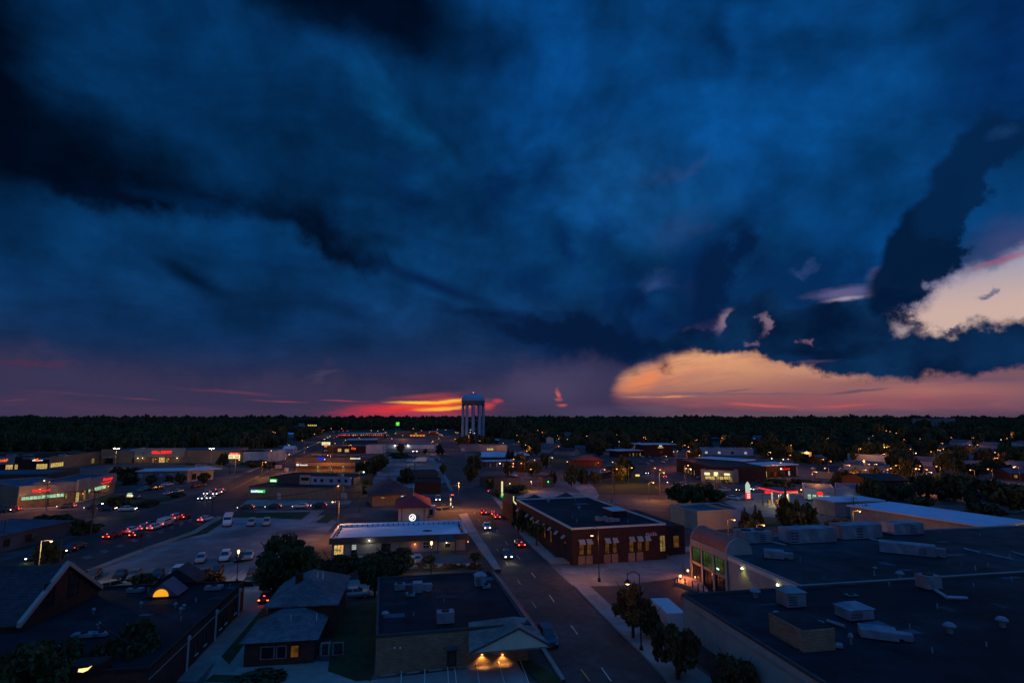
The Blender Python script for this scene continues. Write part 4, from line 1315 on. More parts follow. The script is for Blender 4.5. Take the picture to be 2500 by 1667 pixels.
# the barrel vault over the street front
nseg = 14; rv = 2.15; d0, d1 = A1.W - 11.5, A1.W
vs, fs = [], []
for y in (d0 + .3, d1 - .3):
    for i in range(nseg + 1):
        t = math.pi * i / nseg
        vs.append((rv - rv * math.cos(t), y, 6.75 + 2.15 * math.sin(t)))
for i in range(nseg):
    fs.append((i, i + nseg + 1, i + nseg + 2, i + 1))
MB().add(vs, fs).build('barrel_roof', M['copper'], A1.t)
for y, w_ in ((d0, .35), (d1 - .35, .35)):
    vs, fs = [], []
    for yy in (y, y + w_):
        vs.append((rv, yy, 6.4))
        for i in range(nseg + 1):
            t = math.pi * i / nseg
            vs.append((rv - (rv + .15) * math.cos(t), yy, 6.5 + (rv + .38) * math.sin(t)))
    n_ = nseg + 2
    for i in range(1, nseg + 1):
        fs += [(0, i, i + 1), (n_, n_ + i + 1, n_ + i), (i, n_ + i, n_ + i + 1, i + 1)]
    MB().add(vs, fs).build('end_arch', M['stone'], A1.t)
# glazing bays on the street front, face L: u runs from the far corner towards the camera
A1.part('frieze', 'L', MB().box(0, -.14, 5.75, 11.6, -.006, 6.85), M['stone'])
A1.part('floor_band', 'L', MB().box(0, -.14, 2.85, 11.6, -.007, 3.3), M['stone'])
for k in range(3):
    u0_, u1_ = .55 + k * 3.7, 3.75 + k * 3.7
    A1.win('L', uz=(u0_, u1_, 3.4, 5.65), pane=E_['room_green'], nx=4, nz=3, fw=.07, label='tall green-lit office window')
    A1.win('L', uz=(u0_, u1_, .2, 2.75), pane=M['glass'], nx=3, nz=1, fw=.07)
    A1.part('column', 'L', MB().box(u1_ + .02, -.3, 0, u1_ + .48, -.141, 5.74), M['stone'])
A1.part('column', 'L', MB().box(.0, -.3, 0, .45, -.141, 5.74), M['stone'])
o = A1.part('ceiling_light', 'L', MB().box(8.3, -.05, 3.7, 9.0, -.03, 3.95), glow('office_strip', (.7, 1, .75), 2.0))
A1.part('coping_band', 'L', MB().box(11.7, -.12, 5.9, A1.W, -.006, 6.45), M['trim'])
A1.part('dado', 'L', MB().box(11.7, -.5, 0, A1.W, -.006, 1.2), M['stone'])
wall_lamp(A1, 'L', 1816, 1387, 45, (.95, .8, .12), glow('wall_flood', (1, .95, .45), 9), spot=130)
wall_lamp(A1, 'L', 1903, 1427, 45, (.8, .85, .1), glow('wall_flood', (1, .95, .45), 9), spot=130)
wall_lamp(A1, 'L', 1701, 1408, 5, (1, .25, .08), glow('red_wall_light', (1, .3, .12), 6), r=.1)
for px, py, sx, sy, h, kd, rz_, lb in [(1838, 1322, 5.2, 3.6, 2.0, 'box', 0, 'pale box unit just behind the copper barrel roof'), (1972, 1322, 9.0, 3.2, 2.5, 'none', 0, 'long pale unit, middle of the back row on the hall roof'),
                                       (2090, 1312, 8.2, 3.2, 2.5, 'none', 0, 'long pale unit with dark end louvres in the back row'), (2204, 1302, 6.4, 3.0, 2.1, 'none', 0, 'dimmer long unit at the right end of the back row'),
                                       (2215, 1352, 7.4, 2.4, 1.7, 'duct', -.75, 'long slanted pale unit with sloping end in front of the back row'), (1890, 1362, 2.8, 2.0, 1.2, 'duct', -.6, 'small slanted pale unit behind the lit wall')]:
    hvac(lb, A1, px, py, sx, sy, h, kd, rz_)
for p_, q_ in (((2354, 1341), (2392, 1350)), ((2410, 1354), (2474, 1368)), ((2471, 1349), (2510, 1360)), ((2122, 1316), (2158, 1324)), ((1880, 1324), (1918, 1332))):
    a_, d_ = gp(*p_, A1.top), gp(*q_, A1.top)
    (ax, ay), (bx_, by_) = to_local(A1, a_), to_local(A1, d_)
    MB().tube((ax, ay, A1.top + .15), (bx_, by_, A1.top + .15), .16, 6).build('roof_pipe', M['hvac'], A1.t)
hvac('tiny flat vent in the open middle of the hall roof', A1, 2136, 1389, .8, 1, .3, 'vent')
# steps, bollards and low lamps at the lit entrance
strip('entrance_terrace', [(1650, 1428), (1735, 1454)], [(1652, 1410), (1705, 1418)], M['concrete'], h=.15)
for k, (px, py) in enumerate([(1654, 1428), (1673, 1433), (1691, 1440), (1705, 1445), (1718, 1450), (1731, 1452)]):
    p = gp(px, py)
    t = thing('bollard', ['dark bollard at the street end of the lit terrace', 'second dark bollard on the orange-lit terrace', 'third dark bollard on the orange-lit terrace', 'fourth bollard of the terrace row, just past the orange light',
                          'fifth bollard of the terrace row, before the glass front', 'last bollard of the terrace row, hard by the near roof'][k], 'bollard', p, 0, 'bollards along the lit terrace')
    MB().lathe([(.11, 0), (.1, 1.35), (.06, 1.42)], 8).build('post', M['steel'], t)
    MB().lathe([(.15, 0), (.15, .06)], 8).build('base', M['steel'], t)
for k, (px, py, rw) in enumerate([(1662, 1422, 1410), (1680, 1408, 1396)]):
    p = gp(px, py)
    t = thing('path_lamp', ['glowing orange path lamp nearest the street by the terrace', 'glowing orange path lamp beside the glass entrance stair'][k], 'lamp', p, 0, 'path lamps on the lit terrace')
    MB().lathe([(.09, 0), (.08, .95)], 8).build('post', M['steel'], t)
    MB().lathe([(.1, .95), (.19, 1.1), (.1, 1.25)], 8).build('lamp_head', E_['sodium'], t)
    point_light(t, (0, -.45, 1.35), 420, (1, .22, .03), .15)
p = gp(1672, 1404)
t = thing('handrail', 'dark double handrail climbing to the glass entrance', 'railing', p, R(78))
for z in (.55, 1.0):
    MB().tube((0, 0, z), (4.2, 0, z + .5), .03, 5).build('rail', M['steel'], t)
for x in (0, 2.1, 4.2):
    MB().tube((x, 0, 0), (x, 0, 1 + x * .12), .03, 5).build('post', M['steel'], t)


# ---------------------------------------------------------------- middle of the town
# long pale-roofed bank with drive-through
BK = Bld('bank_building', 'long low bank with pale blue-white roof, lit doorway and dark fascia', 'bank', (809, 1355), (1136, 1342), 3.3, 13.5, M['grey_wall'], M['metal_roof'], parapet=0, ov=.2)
MB().box(-.5, -.55, 2.3, BK.L + .5, -.006, 3.42).build('fascia', M['dark_wall'], BK.t)
MB().box(-.5, 0, 2.8, -.006, BK.W, 3.46).build('side_fascia', M['white_wall'], BK.t)
MB().box(BK.L + .006, 0, 2.8, BK.L + .5, BK.W, 3.46).build('side_fascia', M['white_wall'], BK.t)
MB().box(0, BK.W - 2.0, BK.top + .003, BK.L, BK.W, BK.top + .55).build('back_parapet', M['metal_roof'], BK.t)
for k in range(24):
    x = BK.L * (k + .5) / 24
    MB().box(x - .08, BK.W - 2.15, BK.top + .1, x + .08, BK.W - 2.003, BK.top + .62).build('parapet_brace', M['steel'], BK.t)
for k in range(6):
    y = 1.2 + k * 1.6
    MB().box(BK.L - .9, y, BK.top + .003, BK.L - .3, y + .5, BK.top + .25).build('gutter_box', M['steel'], BK.t)
    MB().box(.3, y, BK.top + .003, .9, y + .25, BK.top + .2).build('roof_rail', M['steel'], BK.t)
MB().lathe([(1.1, BK.top + .002), (.9, BK.top + .02)], 14, (BK.L * .71, 4.6, 0)).build('soot_stain', M['roof'], BK.t)
BK.win('F', (816, 1330, 838, 1353), pane=E_['shop'], nx=3, nz=2, name='door', label='brightly lit glass door')
BK.sign('F', (810, 1320, 838, 1327), '#5', M['blue_wall'], M['white_wall'])
BK.sign('F', (924, 1316, 951, 1323), '#6', M['blue_wall'], M['white_wall'])
BK.win('F', (859, 1329, 870, 1341), pane=E_['room_pale'], nx=1, nz=3)
BK.win('F', (859, 1343, 870, 1351), pane=M['glass'])
BK.win('F', (932, 1327, 952, 1346), pane=M['glass'], nx=2)
BK.win('F', (1033, 1322, 1047, 1338), pane=M['glass'], nx=2, nz=2, frame=M['trim'])
BK.win('F', (1086, 1326, 1100, 1336), pane=M['black'], frame=M['trim'], name='cash_machine')
u, z = BK.at('F', 832, 1337)
BK.part('open_sign', 'F', MB().lathe([(.25, 0), (.3, .1), (.25, .2)], 10, (u, -.16, z)), E_['red_sign'])
u0, _ = BK.at('F', 1066, 1320); u1, _ = BK.at('F', 1112, 1318)
BK.part('drive_canopy', 'F', MB().add([(u0, -2.6, 2.3), (u1, -2.6, 2.3), (u1, -.56, 2.3), (u0, -.56, 2.3), (u0, -2.6, 2.5), (u1, -2.6, 2.5), (u1 - .8, -.56, 3.5), (u0 + .8, -.56, 3.5)],
                                 [(3, 2, 1, 0), (4, 5, 6, 7), (0, 1, 5, 4), (1, 2, 6, 5), (3, 0, 4, 7)]), M['dark_wall'])
for uu in (u0 + .15, u1 - .15):
    BK.part('canopy_post', 'F', MB().box(uu - .08, -2.5, 0, uu + .08, -2.34, 2.298), M['steel'])
for px, cw in ((816, 0), (1002, 0)):
    pass
wall_lamp(BK, 'F', 902, 1317, 60, (1, .95, .65), E_['white'], r=.3, out=1.0)
wall_lamp(BK, 'F', 1013, 1327, 22, (1, .22, .04), glow('orange_wall_light', (1, .35, .1), 3), r=.16)
wall_lamp(BK, 'F', 1090, 1323, 12, (1, .85, .45), E_['white_far'], r=.1, out=1.2)
wall_lamp(BK, 'R', 1139, 1322, 40, (1, .22, .04), glow('orange_wall_light', (1, .35, .1), 3), r=.1, out=1.2)

# red-roofed restaurant with the round sign
RD = Bld('restaurant', 'red-roofed restaurant with white front wall and glowing round sign', 'restaurant', (972, 1272), (1042, 1270), 3.6, 15, M['white_wall'], M['red_roof'], 'hip', ridge=2.6, ov=1.2)
u, z = RD.at('F', 1007, 1261)
r_ = .92
n = 20
ring = MB()
for i in range(n):
    t0, t1 = 2 * math.pi * i / n, 2 * math.pi * (i + 1) / n
    ring.add([(u + rr * math.cos(t), -1.25, z + rr * math.sin(t)) for rr, t in ((r_, t0), (r_, t1), (r_ * .76, t1), (r_ * .76, t0))], [(0, 3, 2, 1)])
brd = RD.part('round_sign', 'F', MB().lathe([(r_ * .98, -.02), (r_ * .98, .02)], 20), M['black'])
brd.rotation_euler = (R(90), 0, 0); brd.location = (u, -1.2, z)
RD.part('sign_ring', 'F', ring, E_['white_sign'])
RD.put(lettering('sign_glyph', 'd', E_['white_sign'], RD.t, u - .55, u + .1, z - .5, z + .55, -1.24, bold=.03, shear=.25), 'F')
RD.put(lettering('sign_glyph', 'p', E_['white_sign'], RD.t, u - .05, u + .55, z - .55, z + .4, -1.24, bold=.03, shear=.25), 'F')
for uf in (.12, .9):
    RD.part('pilaster', 'F', MB().box(RD.L * uf - .1, -.08, 0, RD.L * uf + .1, -.006, 3.5), M['dark_wall'])
MB().lathe([(.6, 4.6), (.45, 5.2), (.12, 6.0)], 8, (RD.L * .5, 3.8, 0)).build('cupola', M['galv'], RD.t)
MB().tube((RD.L * .5, 3.8, 6.0), (RD.L * .5, 3.8, 9.2), .05, 5).build('mast', M['galv'], RD.t)
p = gp(1053, 1260)
t = thing('booth', 'small white drive-through booth right of the red roof', 'booth', p, R(8))
MB().box(-.95, -.9, 0, .95, .9, 2.9).build('wall', M['white_wall'], t)
MB().box(-.5, -.94, .5, .45, -.905, 2.1).build('window', M['glass'], t)
MB().box(-1.1, -1.05, 2.903, 1.1, 1.05, 3.05).build('roof', M['trim'], t)

TV = Bld('tavern', 'low tavern with dark hipped roof and two bright framed windows', 'tavern', (908, 1236), (1008, 1231), 3.4, 17, M['tan_brick'], M['dark_shingle'], 'hip', ridge=4.2, ov=.9)
for px0 in (981, 993):
    TV.win('F', (px0, 1211, px0 + 11, 1220), pane=E_['shop'], frame=E_['white_sign'], fw=.1, label='bright white-framed poster window')
TV.win('F', (930, 1213, 939, 1216), pane=E_['room_yellow'])
PB = Bld('shop_building', 'dark brick shop with black roof behind the two bright windows', 'shop', (1012, 1206), (1076, 1205), 4.0, 15, M['dark_brick'], M['roof'])
P2 = Bld('side_hall', 'low dark flat-roofed hall between car park and main street', 'hall', (1000, 1180), (1070, 1178), 4.2, 13, M['dark_wall'], M['roof2'])

LN = Bld('loan_office', 'tan brick loan office with a blue-green lit sign', 'shop', (606, 1217), (851, 1221), 4.0, 12.5, M['tan_brick'], M['roof'], parapet=.25, trim=M['dark_wall'])
LN.sign('F', (613, 1195, 647, 1202), None, None, E_['cyan_sign'], label='lit sign, blue at the left and green at the right')
uu = LN.fbox('F', (630, 1195, 647, 1202))
LN.part('sign_panel', 'F', MB().box(uu[0], -.17, uu[2], uu[1], -.161, uu[3]), E_['green_sign'])
LN.sign('F', (614, 1196, 642, 1201), 'LendNation', E_['white_sign'], None, name='sign_lettering').location = (0, -.14, 0)
LN.win('F', (678, 1204, 685, 1217), pane=M['white_wall'], frame=M['trim'], name='door', label='pale metal door')
LN.win('F', (834, 1204, 846, 1215), pane=M['blue_wall'], frame=M['trim'], label='pale blue window')
wall_lamp(LN, 'F', 825, 1187, 10, SOD, E_['sodium'], r=.2)
# upper storey hall behind
UP = Bld('upper_hall', 'dark hall with a pale blue windowed block rising behind the loan office', 'building', None, None, 6.2, 17, M['dark_wall'], M['roof'], parapet=.25,
         world=((gp(655, 1178, 4.4).x, gp(655, 1178, 4.4).y + .6), (gp(862, 1182, 4.4).x, gp(862, 1182, 4.4).y + .6)))
ux0, _ = UP.at('F', 760, 1177); ux1, _ = UP.at('F', 858, 1177)
ub = UP.part('front_block', 'F', MB().box(ux0, -.5, 4.0, ux1, -.01, 6.9), M['blue_wall'])
for px in (771, 787, 810, 829, 846):
    u, z = UP.at('F', px, 1180)
    MB().box(u - .55, -.54, 5.0, u + .55, -.505, 6.1).build('window', M['glass'], ub)
ux0, _ = UP.at('F', 733, 1171); ux1, _ = UP.at('F', 758, 1171)
cb = UP.part('stair_block', 'F', MB().box(ux0, -.4, 4.0, ux1, -.01, 7.3), M['cream'])
MB().box(ux0 + .5, -.44, 5.4, ux1 - .4, -.405, 6.5).build('window', M['glass'], cb)
UP.sign('F', (658, 1175, 677, 1184), 'LendNation', E_['white_sign'], E_['green_sign'], uz=(UP.at('F', 659, 1180)[0], UP.at('F', 676, 1180)[0], 4.6, 5.7), label='second lit green sign')
hvac('pale unit on the dark hall roof behind the loan office', UP, 832, 1164, 1.8, 1.6, 1.2)

DS = Bld('shop_row', 'shop row with white lettering and three lit doorways', 'shops', (722, 1152), (866, 1152), 4.7, 9, M['tan_brick'], M['roof'], parapet=.2)
DS.sign('F', (736, 1136, 751, 1140), 'Discount', E_['white_sign'], None, uz=(DS.at('F', 732, 1138)[0], DS.at('F', 744, 1138)[0], 3.3, 3.9))
DS.sign('F', None, '#4', E_['white_sign'], None, uz=(DS.at('F', 745, 1138)[0], DS.at('F', 751, 1138)[0], 3.3, 3.9))
DS.sign('F', (723, 1135, 731, 1141), 'W', E_['white_sign'], None, uz=(DS.at('F', 723, 1138)[0], DS.at('F', 730, 1138)[0], 3.0, 4.2))
DS.part('soffit', 'F', MB().box(0, -1.6, 2.9, DS.L, -.006, 3.1), M['dark_wall'])
for px in (777, 808, 839):
    DS.win('F', (px - 4, 1143, px + 3, 1151), pane=E_['room_yellow'], nx=2, name='door')
    u, _ = DS.at('F', px, 1141)
    o = DS.part('downlight', 'F', MB().lathe([(.12, 2.88), (.2, 2.78)], 8, (u, -1.0, 0)), E_['white_far'])
    point_light(o, (u, -1.1, 2.6), 12, WARM, .1)
DT = Bld('shop_row', 'orange-lit shop row with a blue panel and small white lettering', 'shops', (720, 1139), (865, 1139), 5.0, 16, M['tan_brick'], M['roof'], parapet=.2)
DT.sign('F', (776, 1124, 792, 1131), None, None, E_['blue_sign'], uz=(DT.at('F', 776, 1128)[0], DT.at('F', 792, 1128)[0], 3.9, 5.3))
DT.sign('F', (854, 1124, 874, 1128), '#15', E_['white_sign'], None, uz=(DT.L - 1.6, DT.L + 3.4, 4.3, 5.0))
u = DT.L - 2.1
DT.part('sign_disc', 'F', MB().box(u - .35, -.1, 4.2, u + .35, -.02, 5.1), E_['yellow_sign'])
DT.part('side_wing', 'F', MB().box(DT.L + .003, 0.02, -.2, DT.L + 7.5, 12, 4.4), M['dark_wall'])
for px in (745, 793, 835):
    wall_lamp(DT, 'F', px, 1130, 7, SOD, E_['sodium_far'], r=.08, out=1.8)

RW = Bld('restaurant', 'restaurant with yellow and red neon window signs under a blue roof', 'restaurant', (800, 1106), (905, 1106), 5.4, 22, M['dark_brick'], M['roof3'], 'slab')
RW.win('F', (825, 1095, 833, 1102), pane=E_['shop'], nx=2, nz=2)
RW.win('F', (842, 1096, 852, 1103), pane=E_['shop'], nx=3)
RW.sign('F', (858, 1092, 869, 1097), '#4', E_['orange_sign'], None)
WB = Bld('white_block', 'plain white boxy building right of the red neon sign', 'building', (893, 1107), (934, 1107), 6.2, 12, M['white_wall'], M['roof2'])
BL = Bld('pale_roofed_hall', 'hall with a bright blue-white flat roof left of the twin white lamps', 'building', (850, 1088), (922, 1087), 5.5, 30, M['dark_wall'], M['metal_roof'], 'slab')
DL = Bld('car_dealership', 'far long canopy with a row of warm and red lights beneath', 'car dealer', (830, 1068), (938, 1068), 4.8, 22, M['dark_wall'], M['metal_roof'], 'slab', ov=2.0)
rr = random.Random(3)
for k in range(22):
    u = DL.L * (k + .5) / 22
    DL.part('showroom_light', 'F', MB().box(u - .35, -1.2, 2.6 + rr.random() * .6, u + .35 + rr.random() * .6, -.9, 3.2 + rr.random() * .5), [E_['shop'], E_['tail'], E_['orange_sign'], E_['yellow_sign']][rr.choice([0, 0, 3, 1, 2])])
GH = Bld('far_store', 'far orange-lit store front below the green pylon sign', 'store', (1000, 1066), (1038, 1066), 5.5, 20, M['red_tile'], M['roof2'])
for k in range(5):
    GH.win('F', uz=(GH.L * k / 5 + .6, GH.L * (k + 1) / 5 - .6, .8, 2.6), pane=E_['orange_sign'] if k % 2 else E_['shop'])
GH.sign('F', None, None, None, E_['green_sign'], uz=(GH.L * .35, GH.L * .35 + 2.2, 3.6, 4.8))
Bld('far_store', 'far reddish long store left of the street, pale roof edge', 'store', (965, 1064), (998, 1064), 6, 18, M['tan_brick'], M['roof2'])
Bld('far_store', 'far small store with pale roof beside the street end', 'store', (1046, 1062), (1066, 1062), 5, 14, M['red_tile'], M['metal_roof'], 'slab')
WT = Bld('white_hall', 'long pale hall with two dazzling white lamps on its roof line', 'hall', (944, 1101), (1060, 1101), 5.0, 30, M['white_wall'], M['roof3'], parapet=.3)
WT.part('darker_band', 'F', MB().box(0, -.05, .3, WT.L, -.006, 2.0), M['grey_wall'])
for k in range(7):
    WT.win('F', uz=(WT.L * (k + .3) / 7, WT.L * (k + .62) / 7, .6, 1.7), frame=M['trim'])
for px in (964, 997):
    wall_lamp(WT, 'F', px, 1087, 60, (1, .95, .7), E_['white'], r=.55, out=1.5)
Bld('grey_hall', 'dull grey roof standing behind the long pale hall', 'hall', (945, 1084), (1056, 1083), 5.5, 26, M['grey_wall'], M['roof2'])

# right of the main street
MT = Bld('long_store', 'long pale low store with yellow windows, below the water tower', 'store', (1127, 1102), (1238, 1101), 4.6, 24, M['grey_wall'], M['roof3'])
MT.win('F', (1189, 1094, 1204, 1099), pane=E_['shop'], nx=4)
MT.win('F', (1126, 1094, 1134, 1100), pane=M['white_wall'], frame=M['trim'], label='pale doors')
Bld('tower_store', 'dark store with thin pale roof edge right of the water tower foot', 'store', (1172, 1087), (1216, 1087), 5, 20, M['dark_brick'], M['metal_roof'], 'slab', ov=1)
B1 = Bld('blue_roofed_house', 'house with big sloping bright blue roof', 'house', (1176, 1127), (1238, 1127), 3.2, 12, M['dark_wall'], M['metal_roof'], 'gable', ridge=2.6, ov=.6)
B2 = Bld('blue_roofed_house', 'smaller house with rounded blue roof behind trees', 'house', (1254, 1124), (1292, 1124), 3.2, 10, M['dark_wall'], M['metal_roof'], 'hip', ridge=2.2, ov=.5)
B3 = Bld('motel_row', 'low red brick row with a line of pale doors and two lamps', 'motel', (1186, 1141), (1256, 1139), 3.2, 7, M['brick'], M['metal_roof'], 'slab', ov=.8)
for k in range(9):
    B3.win('F', uz=(B3.L * (k + .25) / 9, B3.L * (k + .6) / 9, .3, 2.2), pane=M['white_wall'] if k % 2 else M['glass'], frame=M['trim'], name='door' if k % 2 else 'window')
wall_lamp(B3, 'F', 1220, 1131, 12, WARM, E_['white'], r=.22, out=1.2)
wall_lamp(B3, 'F', 1253, 1131, 22, (1, .3, .06), E_['sodium'], r=.25, out=1.2)
Bld('brick_block', 'plain red brick block with flat blue-grey roof', 'building', (1266, 1151), (1322, 1150), 4.6, 12, M['brick'], M['roof3'])
B4 = Bld('drive_in_restaurant', 'dark low restaurant with green-lit sides behind shrubs', 'restaurant', (1206, 1196), (1270, 1192), 3.6, 14, M['dark_wall'], M['roof'])
wall_lamp(B4, 'F', 1244, 1180, 5, (.6, 1, .4), E_['white_far'], r=.14, out=1)
wall_lamp(B4, 'L', 1200, 1172, 9, (.75, .9, .15), E_['white_far'], r=.1, out=1)
B5 = Bld('kiosk', 'small dark kiosk with a green lit window', 'kiosk', (1326, 1190), (1350, 1189), 3.4, 5, M['dark_wall'], M['roof'])
B5.win('F', (1336, 1174, 1342, 1184), pane=E_['room_green'], frame=M['steel'])
u, z = B5.at('F', 1338, 1177)
B5.part('green_light', 'F', MB().box(u - .2, -.12, z, u + .25, -.1, z + .5), glow('green_lamp', (.1, 1, .35), 2.2))
B6 = Bld('red_tiled_house', 'house whose red tile roof glows under a street lamp', 'house', (1408, 1139), (1470, 1138), 3.6, 11, M['red_tile'], M['red_tile'], 'hip', ridge=2.6, ov=.6)
B6.win('F', (1452, 1129, 1457, 1137), pane=E_['room_amber'], name='door')
wall_lamp(B6, 'F', 1460, 1129, 60, (1, .2, .05), E_['sodium_far'], r=.12, out=3)
point_light(B6.t, (B6.L * .6, -4, 8), 260, (1, .16, .05), .5)
Bld('timber_shed', 'long narrow shed with pale mono roof beside the lawn', 'shed', (1440, 1176), (1500, 1164), 2.6, 6, M['dark_wall'], M['roof3'], 'slab')
# large dark brick restaurant with awnings
q0, q1, q2 = gp(1396, 1293, 6.6), gp(1625, 1281, 6.6), gp(1294, 1220, 6.6)
DR = Bld('brick_restaurant', 'dark brick restaurant with white window awnings and pale roof coping', 'restaurant', None, None, 6.6, (q2 - q0).length, M['dark_brick'], M['roof'],
         world=((q0.x, q0.y), (q1.x, q1.y)), parapet=.35, trim=M['trim'])
for px0, px1 in ((1414, 1424), (1433, 1442), (1477, 1486), (1496, 1504), (1536, 1545), (1556, 1565), (1575, 1583)):
    u0, z1 = DR.at('F', px0, 1311 - (px0 - 1414) * .055); u1, _ = DR.at('F', px1, 1311)
    DR.win('F', uz=(u0, u1, 1.9, 4.0), pane=E_['room_amber'], nx=2, nz=2)
    DR.part('awning', 'F', MB().add([(u0 - .2, -.9, 4.05), (u1 + .2, -.9, 4.05), (u1 + .2, -.1, 4.75), (u0 - .2, -.1, 4.75), (u0 - .2, -.9, 3.9), (u1 + .2, -.9, 3.9)], [(0, 1, 2, 3), (4, 5, 1, 0), (3, 2, 5, 4)]), M['stone'])
    DR.part('window_wall', 'F', MB().box(u0 - .3, -.12, .1, u1 + .3, -.006, 1.7), M['tan_brick'])
DR.win('F', (1628, 1295, 1638, 1316), uz=(DR.L - 1.4, DR.L - .3, 1.6, 4.6), pane=E_['room_yellow'], nx=2, nz=3)
DR.sign('F', (1590, 1292, 1622, 1299), '#5', M['trim'], None, uz=(DR.L - 4.4, DR.L - 1.9, 4.7, 5.5))
for k in range(9):
    u = DR.W * (1 - (k + .6) / 9.5)
    DR.win('L', uz=(DR.W - u - .5, DR.W - u + .5, 1.9, 4.2), pane=E_['room_amber'] if k in (3, 5, 6) else (E_['room_yellow'] if k == 4 else M['glass']), nx=1, nz=2)
    DR.part('awning', 'L', MB().add([(DR.W - u - .7, -.8, 4.3), (DR.W - u + .7, -.8, 4.3), (DR.W - u + .7, -.1, 4.9), (DR.W - u - .7, -.1, 4.9)], [(0, 1, 2, 3)]), M['stone'])
MB().box(DR.L, 3, -.1, DR.L + 6, DR.W * .6, 5.6).build('annex', M['dark_brick'], DR.t)
MB().box(DR.L + .2, 3.2, 5.604, DR.L + 5.8, DR.W * .6 - .2, 5.7).build('annex_roof', M['roof'], DR.t)
DR.win('F', uz=(DR.L + 1.6, DR.L + 2.8, 2.2, 4.4), pane=E_['room_amber'])
ob_ = [o for o in DR.t.children if o.name.startswith('window')][-1]
ob_.location = (0, 3.0, 0)
for px, py, rh in ((1306, 1213, 1.8), (1375, 1207, 2.0)):
    p = gp(px, py, 6.9)
    x, y = to_local(DR, p)
    MB().add([(x - 3.4, DR.W + .1, 5.8), (x + 3.4, DR.W + .1, 5.8), (x + 3.4, DR.W + 6, 5.8), (x - 3.4, DR.W + 6, 5.8), (x, DR.W + 3, 5.8 + rh)],
             [(0, 1, 4), (1, 2, 4), (2, 3, 4), (3, 0, 4), (3, 2, 1, 0)]).build('pyramid_roof', M['dark_shingle'], DR.t)
    MB().box(x - 3.2, DR.W + .15, 0, x + 3.2, DR.W + 5.8, 5.79).build('back_wing', M['dark_brick'], DR.t)
for px, py, sx, sy, h, kd, lb in [(1468, 1272, 2.2, 1.4, 1.0, 'box', 'left of two pale roof units near the restaurant front'), (1488, 1275, 1.8, 1.3, .9, 'duct', 'right of two pale roof units near the restaurant front'),
                                  (1494, 1232, 1.6, 1.2, 1.0, 'box', 'small pale unit at the back of the restaurant roof')]:
    hvac(lb, DR, px, py, sx, sy, h, kd)
hvac('tiny vent on the left part of the restaurant roof', DR, 1339, 1226, .9, 1, .7, 'vent')
hvac('tiny vent at the centre of the restaurant roof', DR, 1414, 1243, .9, 1, .7, 'vent')
u_, v_ = DR.on_roof(1512, 1262)
MB().box(u_ - 1.6, v_, DR.top, u_ + 1.8, v_ + 5, DR.top + 1.3).build('roof_house', M['dark_brick'], DR.t)
MB().box(u_ - 1.7, v_ - .1, DR.top + 1.303, u_ + 1.9, v_ + 5.1, DR.top + 1.4).build('roof_house_cap', M['trim'], DR.t)
# corner tower with a bright slit sign
CT_ = Bld('corner_tower', 'narrow brick gable house with a slanted white sign light', 'building', (1252, 1276), (1266, 1275), 5.2, 8, M['dark_brick'], M['dark_shingle'], 'gableY', ridge=1.6, ov=.2)
CT_.part('light_bar', 'F', MB().box(.1, -.12, 5.6, .28, -.03, 7.0).add([(.1, -.12, 5.5), (.3, -.12, 5.7), (1.5, -.12, 4.6), (1.3, -.12, 4.4)], [(0, 3, 2, 1)]), E_['cream_sign'])
clutter(DR, 16, 5)
# planter wall in front of the restaurant
dv = [gp(1330, 1306), gp(1388, 1352), gp(1480, 1346), gp(1588, 1337), gp(1640, 1332)]
t = thing('planter_wall', 'low pale-topped wall framing the dark planting round the brick restaurant', 'wall', (0, 0, 0))
for a_, b_ in zip(dv[:-1], dv[1:]):
    d_ = (b_ - a_).normalized(); q = Vector((-d_.y, d_.x, 0)) * .18
    bb = MB(); bc = MB()
    P_ = [a_ - q, b_ - q, b_ + q, a_ + q]
    bb.prism([(p.x, p.y) for p in P_], 0, .75); bb.build('wall_run', M['brick'], t)
    q *= 1.25; P_ = [a_ - q, b_ - q, b_ + q, a_ + q]
    bc.prism([(p.x, p.y) for p in P_], .755, .86); bc.build('coping', M['trim'], t)
flat('planting_soil', [(1330, 1303), (1392, 1350), (1480, 1342), (1640, 1329), (1630, 1322), (1400, 1334), (1300, 1262), (1294, 1268)], M['grass'])

# sports bar group, upper right
SB = Bld('bar_building', 'left low wing with a bright blue flat roof and small lit windows', 'restaurant', (1507, 1116), (1590, 1114), 4.4, 12, M['dark_brick'], M['metal_roof'], 'slab', ov=2.0)
for k in range(6):
    SB.win('F', uz=(SB.L * (.35 + k * .1), SB.L * (.35 + k * .1) + 1.0, .6, 2.6), pane=E_['room_yellow'] if k % 2 else E_['room_amber'])
S2 = Bld('bar_building', 'taller bar with thin blue roof and a yellow-and-white sign on its pale front', 'restaurant', (1572, 1115), (1642, 1114), 8.6, 16, M['dark_brick'], M['metal_roof'], 'slab', ov=2.4)
u0, _ = S2.at('F', 1599, 1100); u1, _ = S2.at('F', 1625, 1100)
S2.part('front_block', 'F', MB().box(u0, -1.0, 0, u1, -.006, 8.4), M['grey_wall'])
s0, z0 = S2.at('F', 1605, 1093); s1, z1 = S2.at('F', 1618, 1089)
S2.sign('F', None, '#5', E_['yellow_sign'], None, uz=(s0, s1, z0, z0 + .9)); S2.t.children[-1].location = (0, -1.05, 0)
o_ = S2.sign('F', None, '#3', E_['white_sign'], None, uz=(s0 + .9, s1 - .9, z0 + 1.1, z0 + 1.8)); o_.location = (0, -1.05, 0)
for o_ in S2.t.children:
    if o_.name.startswith('shop_sign'): o_.location = (0, -1.05, 0)
wall_lamp(S2, 'F', 1613, 1102, 20, SOD, E_['sodium'], r=.25, out=1.6)
